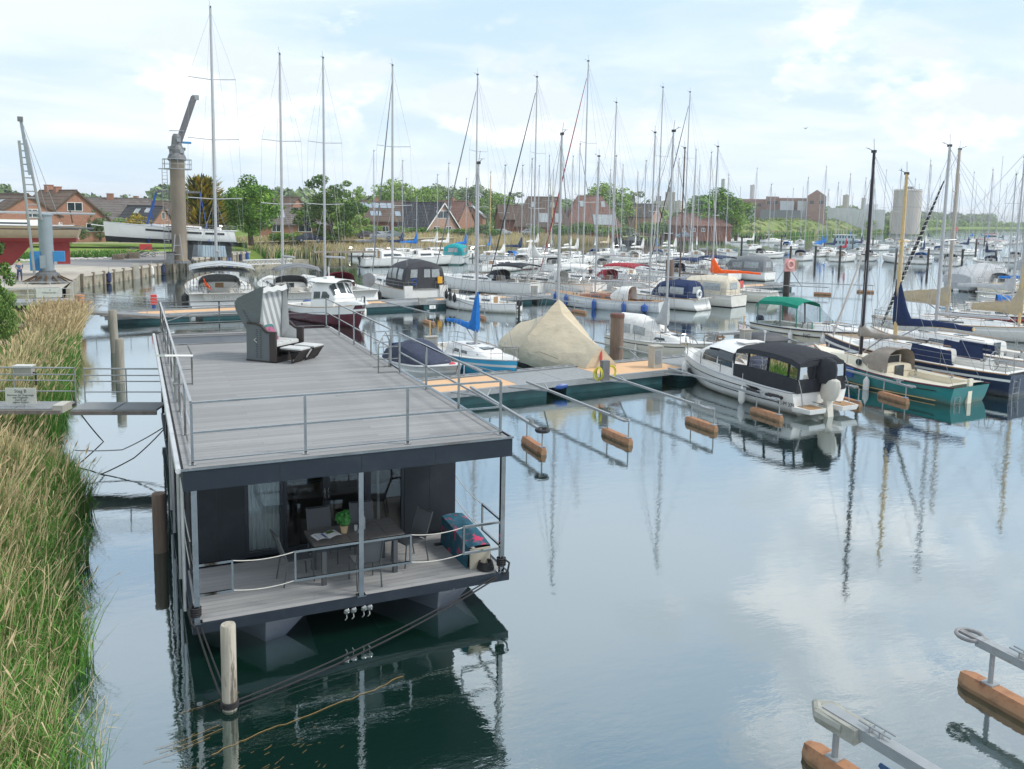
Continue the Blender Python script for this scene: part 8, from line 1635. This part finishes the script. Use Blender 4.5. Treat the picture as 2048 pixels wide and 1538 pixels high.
t, h = yacht('yacht', 'white cruising yacht with grey bimini arch right of the big bimini yacht', at_(10.6, 49.2), 92, 12.8, 4.2, hull=gel, boot=greyhull, stripe=gel, top_px=(538, 107), mast_x=.56, cabin=(.34, .80), ch=.42, cock=(.03, .32), wheels=2, seed=31, rig_k=dict(boom=4.4, r=.11, spr=(.34, .62), sw=1.0, bz=1.9), hk=dict(fs=1.15, fb=1.5, stern=.9, rake=.02, trans=.7))
bimini(t, 1.0, 3.0, 1.7, 2.9, c_grey, deckz=1.1, arch=.35, droop=.25); sprayhood(h, t, 4.2, 5.4, 1.3, .95, c_grey, base=h.zx(4.5)+.1)
t, h = yacht('yacht', 'white yacht with maroon sprayhood and round grey dish cover', at_(15.2, 50.2), 100, 12.4, 4.0, hull=gel, boot=navy, stripe=gel, top_px=(672, 117), mast_x=.58, cabin=(.34, .80), ch=.42, cock=(.05, .32), wheels=1, seed=32, hood=c_maroon, hood_h=.95, rig_k=dict(boom=4.0, r=.11, spr=(.34, .62), sw=1.0, bz=1.8), hk=dict(fs=1.1, fb=1.5, stern=.85, trans=.6))
q = MB(); q.lathe([(.02, 0), (.55, .03), (.55, .10), (.02, .12)], 18); me = q.mesh('dish_cover', [c_grey], True); o = link('dish_cover', me, t, (.5, -.9, 1.9)); o.rotation_euler = (0, R(-90), 0)
fender(t, h, .6, -1, 'black fender on the right quarter of the maroon hooded yacht', rubber, .17, .8)
t, h = yacht('motor_sailer', 'motor sailer with big dark grey cockpit tent and yellow lifebelt', at_(20.6, 50.4), 97, 11.8, 4.2, hull=gel, boot=navy, stripe=gel, top_px=(796, 131), mast_x=.58, cabin=(.36, .80), ch=.5, cock=(.03, .36), wheels=0, seed=33, rig_k=dict(boom=3.8, r=.11, spr=(.34, .62), sw=1.0, bz=1.6, furl=c_grey), hk=dict(fs=1.1, fb=1.5, stern=.9, trans=.1))
DT = [(.25, 1.75, 1.75), (.5, 1.85, 2.15), (2.2, 1.85, 2.25), (3.9, 1.7, 2.0), (4.8, 1.5, 1.0)]; shell(h, DT, TENT, t, 'cockpit_tent', cloth('dark_grey_tent', (.06, .063, .07)))
for a, b in ((.6, 1.5), (1.8, 2.8), (3.0, 3.8)): panel(h, DT, TENT, a, b, .07, .19, t, 'window', glassl)
z = h.zx(.25); 
for a, b in ((-1.3, -.6), (-.45, .1), (.7, 1.3)): q = MB(); q.quad((.22, a, z+.95), (.22, b, z+.95), (.22, b*.95, z+1.6), (.22, a*.95, z+1.6)); q.obj('window', glassl, t)
q = MB(); q.box(.05, -1.45, 1.55, .18, -1.05, 2.1); q.obj('yellow_lifebelt', mat('yellow_vinyl', (.75, .38, .02), .5), t); q = MB()
for i in range(4): q.torus((.1, 1.0, 1.7), .2+.02*i, .02, 'x', 12, 4)
q.obj('blue_rope_coil', bluef, t); rails(h, t, .3, 4, .6, .018, pul=False); q = MB(); q.box(-.05, -1.9, .4, .15, -1.2, 1.4); q.box(-.05, 1.2, .4, .15, 1.9, 1.4); q.obj('stern_locker', gel, t)
FAR = [ # px, py, heading, L, B, hull, mast top, extras
 ('yacht', 'white yacht with black bimini and slim hull window, left one of the centre row', 1078, 592, 122, 12.2, 3.9, gel, (998, 150), dict(hood=c_dark, bim=c_dark, wheels=2, rig_k=dict(boom=4.2, spr=(.34, .62), sw=1.0, cover=None, bz=1.7, furl=c_grey))),
 ('yacht', 'white yacht with white bimini arch, second of the centre row', 1200, 594, 124, 12.0, 3.9, gel, (1092, 154), dict(hood=c_white, bim=c_white, wheels=2, rig_k=dict(boom=4.0, spr=(.34, .62), sw=1.0, cover=c_white, cover_h=.3, bz=1.7, furl=blackp))),
 ('yacht', 'white yacht with red bimini and red sprayhood in the centre row', 1300, 590, 120, 12.6, 4.0, gel, (1210, 122), dict(hood=c_red, bim=c_red, wheels=2, rig_k=dict(boom=4.4, spr=(.34, .62), sw=1.0, bz=1.8, cover=None, furl=c_red))),
 ('yacht', 'white yacht with round blue radar reflector and white dinghy sail left of the brown pile', 1328, 572, 116, 11.4, 3.7, gel, (1290, 205), dict(wheels=1, rig_k=dict(boom=4.0, spr=(.5,), sw=.9, cover=c_white, cover_h=.35, coll=1.2))),
 ('yacht', 'white yacht with navy bimini right of the brown pile', 1420, 570, 112, 12.0, 3.8, gel, (1377, 174), dict(bim=c_navy, hood=c_navy, wheels=2, rig_k=dict(boom=4.2, spr=(.34, .62), sw=1.0))),
 ('yacht', 'white yacht with long blue bimini before the grey tent boat', 1470, 562, 110, 12.4, 3.9, gel, (1452, 183), dict(bim=c_navy, wheels=2, rig_k=dict(boom=4.4, spr=(.34, .62), sw=1.0, furl=blackp))),
 ('motor_cruiser', 'motor cruiser with grey cockpit tent behind the orange sail cover', 1540, 562, 112, 10.5, 3.6, gel, None, dict(mast=False, tent=(c_grey, 1.8, .03, .5), wheels=0)),
]
for nm, lb, px, py, hd, L_, B_, hm, top_, kw in FAR: yacht(nm, lb, spot(px, py), hd, L_, B_, hull=hm, boot=navy, top_px=top_, seed=px, **{**dict(cabin=(.36, .80), cock=(.05, .34)), **kw})
p = spot(1182, 541, 1.9); dressed('person in light clothing leaning under the red bimini', (p.x, p.y, 1.0), R(200), bend, mat('pale_shirt', (.5, .45, .38), .9), mat('dark_trousers', (.05, .05, .06), .9))

# ------------------------------------------------------------------ reed side row
t, h = yacht('motorboat', 'white cabin motorboat with black outboard at the left end of the reed side row', spot(722, 534), 10, 8.4, 3.0, hull=gel, boot=navy, mast=False, cat='motorboat', cabin=(.3, .72), ch=1.0, windows=[(.1, .4), (.5, .85)], cock=(.03, .3), wheels=0, seed=40, engine=.2, hk=dict(fs=1.1, fb=1.5, motor=True, stern=.9, rake=.12))
yacht('motorboat', 'white motorboat with raked windscreen, second of the reed side row', spot(800, 531), 8, 9.0, 3.1, hull=gel, boot=navy, mast=False, cat='motorboat', cabin=(.25, .7), ch=.9, windows=[(.1, .5), (.6, .9)], cock=(.03, .25), wheels=0, seed=41, hk=dict(fs=1.1, fb=1.5, motor=True, stern=.9, rake=.12), rig_k={})
t, h = yacht('motorboat', 'white motorboat with teal cockpit canvas before the reeds', spot(905, 530), 60, 9.4, 3.3, hull=gel, boot=tealhull, stripe=tealhull, mast=False, cat='motorboat', cabin=(.5, .85), ch=.4, windows=[(.2, .5)], cock=(.03, .45), wheels=0, seed=42, hk=dict(fs=1.3, fb=1.7, motor=True, stern=.92, rake=.12), tent=(c_teal, 1.55, .02, .62))
REED = [(748, 512, 302, c_grey, 'slim mast boat with grey furled sail above the dark ended boom', 5), (805, 512, 322, c_navy, 'sailboat with navy sail cover behind the first white motorboats', 20), (833, 514, 391, c_blue, 'short masted sailboat with light blue sail cover', 15), (874, 510, 350, c_white, 'sailboat with white sloping sail cover left of the teal canvas boat', 10), (896, 512, 327, c_white, 'white sloop directly left of the teal canvas boat', 30), (931, 516, 358, c_blue, 'sailboat with bright blue tent right of the teal canvas boat', 40), (979, 520, 345, c_blue, 'sailboat with royal blue sail cover and varnished mast', 60)]
for i, (px, py, ty, cv, lb, hd) in enumerate(REED): yacht('sailboat', lb, spot(px, py), hd, 8.2, 2.7, where='mid', hull=gel, boot=navy, stripe=gel, top_px=(px, ty), mast_x=.5, cabin=(.3, .74), cock=(.05, .3), wheels=0, detail=1, seed=50+i, rig_k=dict(boom=3.0, cover=cv, cover_h=.5, coll=1.3, spr=(.55,), sw=.7, ms=goldm if px == 979 else alu, n=6))
yacht('sailboat', 'white sailboat with black stern arch and orange lifebuoy left of the centre row', spot(950, 545), 25, 9.6, 3.2, hull=gel, boot=tealhull, top_px=(1028, 331), mast_x=.55, cabin=(.3, .74), cock=(.05, .3), wheels=1, seed=58, rig_k=dict(boom=3.8, cover=c_white, spr=(.5,), sw=.8))
# centre cluster
CL = [ # px, py, top y, cover, mast colour, hull, label
 (1042, 524, 331, c_navy, alu, gel, 'sailboat with navy sail cover and blue sprayhood before the dry reeds', c_blue), (1094, 528, 312, c_grey, alu, gel, 'sloop with thick grey in-mast cover in the middle of the picture', None), (1075, 512, 332, c_white, alu, gel, 'small white sloop before the dry reeds right of the blue hood', None),
 (1103, 516, 340, c_white, goldm, gel, 'white sloop with varnished mast in the centre cluster', None), (1141, 520, 313, c_white, alu, gel, 'white sloop under the red furled sail', None), (1154, 530, 288, c_white, alu, gel, 'white yacht with tall plain mast left of the blue hooded motorboat', None), (1190, 518, 326, c_white, alu, gel, 'sloop left of the light blue canopy', c_blue),
 (1216, 512, 340, c_beige, alu, gel, 'sloop with beige cover in the back of the centre cluster', None), (1240, 522, 330, c_white, alu, gel, 'white sloop with yellow dan buoy in the centre cluster', None), (1270, 516, 345, c_white, goldm, gel, 'white sloop with cream sail bag right of the cabin on the quay', None), (1285, 526, 322, c_white, alu, gel, 'sloop with drooping white sail in the centre cluster', c_white),
 (1312, 520, 338, c_blue, brownm, gel, 'sailboat with brown mast and bright blue cover before the shore piles', c_blue), (1336, 512, 352, c_white, alu, gel, 'white sloop behind the brown mast boat', None), (1350, 522, 318, c_white, alu, gel, 'white sloop with upright white sail bag', None), (1392, 518, 332, c_white, alu, gel, 'white sloop left of the grey boom cover', None), (1413, 530, 305, c_grey, alu, gel, 'sloop with long charcoal boom cover before the black piles', None),
 (1450, 512, 350, c_white, alu, gel, 'white sloop with green box on deck at the end of the cluster', None), (1118, 540, 300, c_white, alu, gel, 'white yacht directly behind the centre row, left', c_grey), (1225, 542, 312, c_white, alu, gel, 'white yacht directly behind the red bimini', c_grey), (1382, 540, 300, c_white, alu, gel, 'white yacht directly behind the navy bimini', c_navy), (1060, 536, 318, c_white, alu, gel, 'white yacht behind the black bimini', c_grey)]
for i, (px, py, ty, cv, ms, hm, lb, hood) in enumerate(CL): yacht('sailboat', lb, spot(px, py), 15+(i*37) % 60, 8.6+(i % 3)*.9, 2.9, where='mid', hull=hm, boot=navy if i % 2 else redhull, stripe=[gel, navy, gel][i % 3], top_px=(px, ty), mast_x=.5, cabin=(.3, .74), cock=(.05, .3), wheels=0, detail=1, seed=60+i, hood=hood, hood_h=.6, rig_k=dict(boom=3.4, cover=cv, cover_h=.42, coll=1.2 if cv != c_grey else .5, spr=(.55,), sw=.75, ms=ms, n=6, furl=[None, c_grey, None, c_white][i % 4]))
# cabin, work pontoon at the shore behind the cluster
p = spot(1199, 476, 0); t = thing('harbour_shed', 'small dark red shed on the quay behind the centre cluster', 'shed', (p.x, p.y, 1.2), R(-20)); MB().box(-3, -2, 0, 3, 2, 3).obj('wall', burg, t); MB().box(-3.3, -2.3, 3, 3.3, 2.3, 3.15).obj('roof', rred, t)
p = spot(1228, 486, 0); t = thing('work_pontoon', 'dark green work pontoon with crates beside the red shed', 'pontoon', (p.x, p.y, 0), R(-20)); MB().box(-8, -2, -.3, 8, 2, .8).obj('hull', blackp, t); g = random.Random(3)
for i in range(14): x, y = g.uniform(-7, 7), g.uniform(-1.5, 1.5); s = g.uniform(.4, 1.0); MB().box(x-s, y-s*.6, .8, x+s, y+s*.6, .8+s*1.4).obj('crate', g.choice([tealp, galv, blackp, c_green, wood]), t)
# ------------------------------------------------------------------ right-hand basin
RB = [ # px, py, top(px,y), L, hull, tent/hood/cover, label
 (1506, 500, 1529, 337, 8, gel, None, c_white, 'white sailboat with drooping white sail cover at the left of the right basin', 20), (1535, 516, 1557, 369, 8, gel, c_dark, None, 'white boat end on beside the tallest black post', 0), (1607, 520, 1592, 356, 9, gel, c_navy, None, 'white sloop with navy sprayhood arch in the front row of the right basin', 30), (1642, 512, 1620, 334, 9, gel, None, c_blue, 'white sloop with orange deck cover before the grass dike', 25),
 (1690, 522, 1705, 349, 9, gel, c_white, c_red, 'white sloop with red sail cover in the front row of the right basin', 25), (1650, 506, 1648, 380, 8, gel, None, c_blue, 'sloop with turquoise sail cover in the back of the right basin', 10), (1668, 512, 1663, 366, 8, gel, None, c_navy, 'sloop with royal blue sail cover beside the red one', 15), (1738, 520, 1728, 359, 10, gel, c_navy, None, 'white sloop with navy hood and dark stern locker', 35), 
 (1790, 524, 1755, 339, 11, gel, None, None, 'large white yacht with blank white stern', 60), (1846, 526, 1796, 322, 10, gel, c_blue, c_navy, 'white yacht with blue cockpit cover behind the grey wooden mast', 30), (1905, 530, 1871, 350, 10, gel, c_dark, None, 'white yacht with black sprayhood between the two varnished masts', 30), (1970, 532, 1983, 340, 9, gel, c_navy, c_navy, 'white yacht with round blue trimmed transom', 60), (2036, 524, 2047, 330, 10, gel, c_dark, None, 'white yacht with dark hood at the right edge of the right basin', 20),
 (1722, 508, 1684, 357, 9, gel, None, c_navy, 'sloop behind the red cover one', 20), (1820, 508, 1802, 359, 9, gel, None, None, 'sloop in the back row under the big silo, left one', 20), (1850, 506, 1832, 332, 9, gel, None, c_white, 'sloop in the back row under the big silo, right one', 20), (1885, 508, 1860, 350, 9, gel, c_blue, None, 'sloop with blue hood in the back row', 15), (1935, 510, 1927, 345, 9, gel, None, c_navy, 'sloop with navy cover left of the round transom boat', 10), (1762, 500, 1760, 341, 9, gel, None, None, 'sloop in the back row right of the factory tower', 20), (1870, 496, 1885, 352, 9, gel, None, None, 'far sloop behind the varnished masts', 20), (1800, 494, 1817, 345, 9, gel, None, None, 'far sloop left of the big silo', 20), (1580, 498, 1574, 378, 8, gel, c_blue, None, 'small blue hooded boat in the far row before the dike', 20), (1830, 490, 1840, 369, 9, gel, None, None, 'farthest sloop under the big silo', 20), (1990, 500, 1992, 315, 10, gel, None, None, 'far sloop with tall mast near the footbridge', 20)]
for i, (px, py, tx_, ty, L_, hm, hood, cv, lb, hd) in enumerate(RB): yacht('sailboat', lb, spot(px, py), hd, L_, L_*.33, where='mid', hull=hm, boot=navy, stripe=[gel, navy, gel, burg][i % 4], top_px=(px, ty), mast_x=.5, cabin=(.3, .74), cock=(.04, .3), wheels=0, detail=1, seed=90+i, hood=hood, hood_h=.7, rig_k=dict(boom=3.6, cover=cv, cover_h=.5, coll=1.3, spr=(.5,), sw=.8, n=5, stays=i < 14, wr=.012), hk=dict(stern=.85, trans=.5))
# more far masts, each with its small hull
g = random.Random(31)
for i, (px, ty) in enumerate([(1476, 372), (1545, 386), (1600, 372), (1676, 378), (1700, 385), (1742, 376), (1778, 372), (1810, 380), (1856, 384), (1896, 372), (1912, 380), (1944, 368), (1962, 378), (1976, 372), (2004, 366), (2030, 374), (2040, 360), (1635, 388), (1570, 392), (1722, 390)]):
    py = g.uniform(484, 492); yacht('sailboat', 'distant white sloop, outermost right row, its mast %s' % ['left of the factory', 'under the pipe stack', 'before the factory hall', 'right of the factory tower', 'over the white warehouse', 'at the small grey silo', 'right of the dark mast', 'left of the big silo', 'right of the big silo', 'left of the slanting varnished mast', 'between the varnished masts', 'right of the varnished masts', 'over the footbridge', 'over the footbridge end', 'right of the tall far mast', 'near the right edge', 'at the right edge', 'at the right end of the factory', 'before the left factory hall', 'over the low tank'][i], spot(px, py), g.uniform(0, 60), 8, 2.7, where='mid', hull=gel, boot=navy, top_px=(px, ty), mast_x=.5, cabin=(.3, .74), cock=(.05, .3), wheels=0, detail=0, seed=i, rail=False, rig_k=dict(boom=3, cover=g.choice([None, c_navy, c_white, c_blue]), spr=(), stays=False, top=False, n=5, r=.09), group='distant sloops of the outermost row')
# blue houseboat, red workboat
p = spot(1690, 492, 0); t = thing('floating_home', 'pale blue two storey floating home before the dike', 'houseboat', (p.x, p.y, 0), R(-40)); hbm = mat('pale_blue_cladding', (.42, .56, .62), .6, var=.06); t.scale = (.62, .62, .62); MB().box(-5, -2.2, 0, 5, 2.2, 2.9).obj('lower_storey', hbm, t); MB().box(-5.4, -2.6, 2.9, 5.4, 2.6, 3.1).obj('deck', whitep, t); MB().box(-4.2, -1.8, 3.1, 3.6, 1.8, 4.8).obj('upper_storey', hbm, t); MB().box(-5, -2.4, 4.8, 4.6, 2.4, 5.0).obj('roof', whitep, t)
for i in range(6): w_ = MB(); w_.box(-4.4+i*1.5, -2.24, 1.0, -3.5+i*1.5, -2.19, 2.2); w_.obj('window', glassd, t); w_ = MB(); w_.box(-3.9+i*1.2, -1.84, 3.5, -3.2+i*1.2, -1.79, 4.5); w_.obj('window', glassd, t)
p = spot(2008, 488, 0); t = thing('work_boat', 'small white workboat with red striped wheelhouse near the footbridge', 'workboat', tuple(p), R(150)); h = Hull(9, 3.4, fs=1.2, fb=1.9, stern=.8); hull_obj(h, t, gel, redhull, redp, 8); deck_obj(h, t, redp); MB().box(3, -1.1, 1.4, 5.4, 1.1, 3.2).obj('wheelhouse', whitep, t); MB().box(2.9, -1.2, 3.2, 5.5, 1.2, 3.4).obj('roof', redp, t); MB().box(2.95, -1.13, 2.2, 5.45, 1.13, 2.8).obj('window_band', glassd, t)
p = spot(1912, 473, 0); t = thing('danger_sign', 'small red round sign on a post beside the footbridge', 'sign', tuple(p)); MB().tube([(0, 0, 0), (0, 0, 3.2)], .12, 5).obj('post', pile_m, t); MB().tube([(0, -.2, 3.6), (0, -.1, 3.6)], 1.1, 14).obj('disc', redp, t)
# anchor light gear and radar at the ketch mast top, masthead buoy details are in rig(); a gull
p = spot(1611, 257, d=150); t = thing('gull', 'small gull flying in the sky right of the middle', 'bird', tuple(p)); q = MB(); q.loft([[(x, w*math.cos(a), .12*math.sin(a)*(w/.12)) for a in [2*math.pi*k/6 for k in range(6)]] for x, w in ((-.3, .02), (-.1, .09), (.15, .08), (.28, .02))], True, True); q.add([(.1, 0, .02), (-.08, 0, .02), (-.12, .6, .22), (.0, .62, .25), (-.12, -.6, .22), (.0, -.62, .25)], [(0,1,2,3),(0,5,4,1)]); q.obj('body', mat('gull_grey', (.35, .35, .36), .8), t)

# ------------------------------------------------------------------ the air: one closed box named haze
hm_ = bpy.data.materials.new('air_haze'); hm_.use_nodes = True; t_ = hm_.node_tree; t_.nodes.clear(); o_ = t_.nodes.new('ShaderNodeOutputMaterial'); v_ = t_.nodes.new('ShaderNodeVolumePrincipled')
v_.inputs['Color'].default_value = (.93, .95, .97, 1); v_.inputs['Density'].default_value = .00028; v_.inputs['Anisotropy'].default_value = .3; t_.links.new(v_.outputs[0], o_.inputs['Volume'])
hz_ = MB().box(-4200, -3200, -1.6, 5200, 5200, 30).obj('haze', [hm_]); hz_['kind'] = 'stuff'; hz_['label'] = 'thin pale haze over the whole harbour'
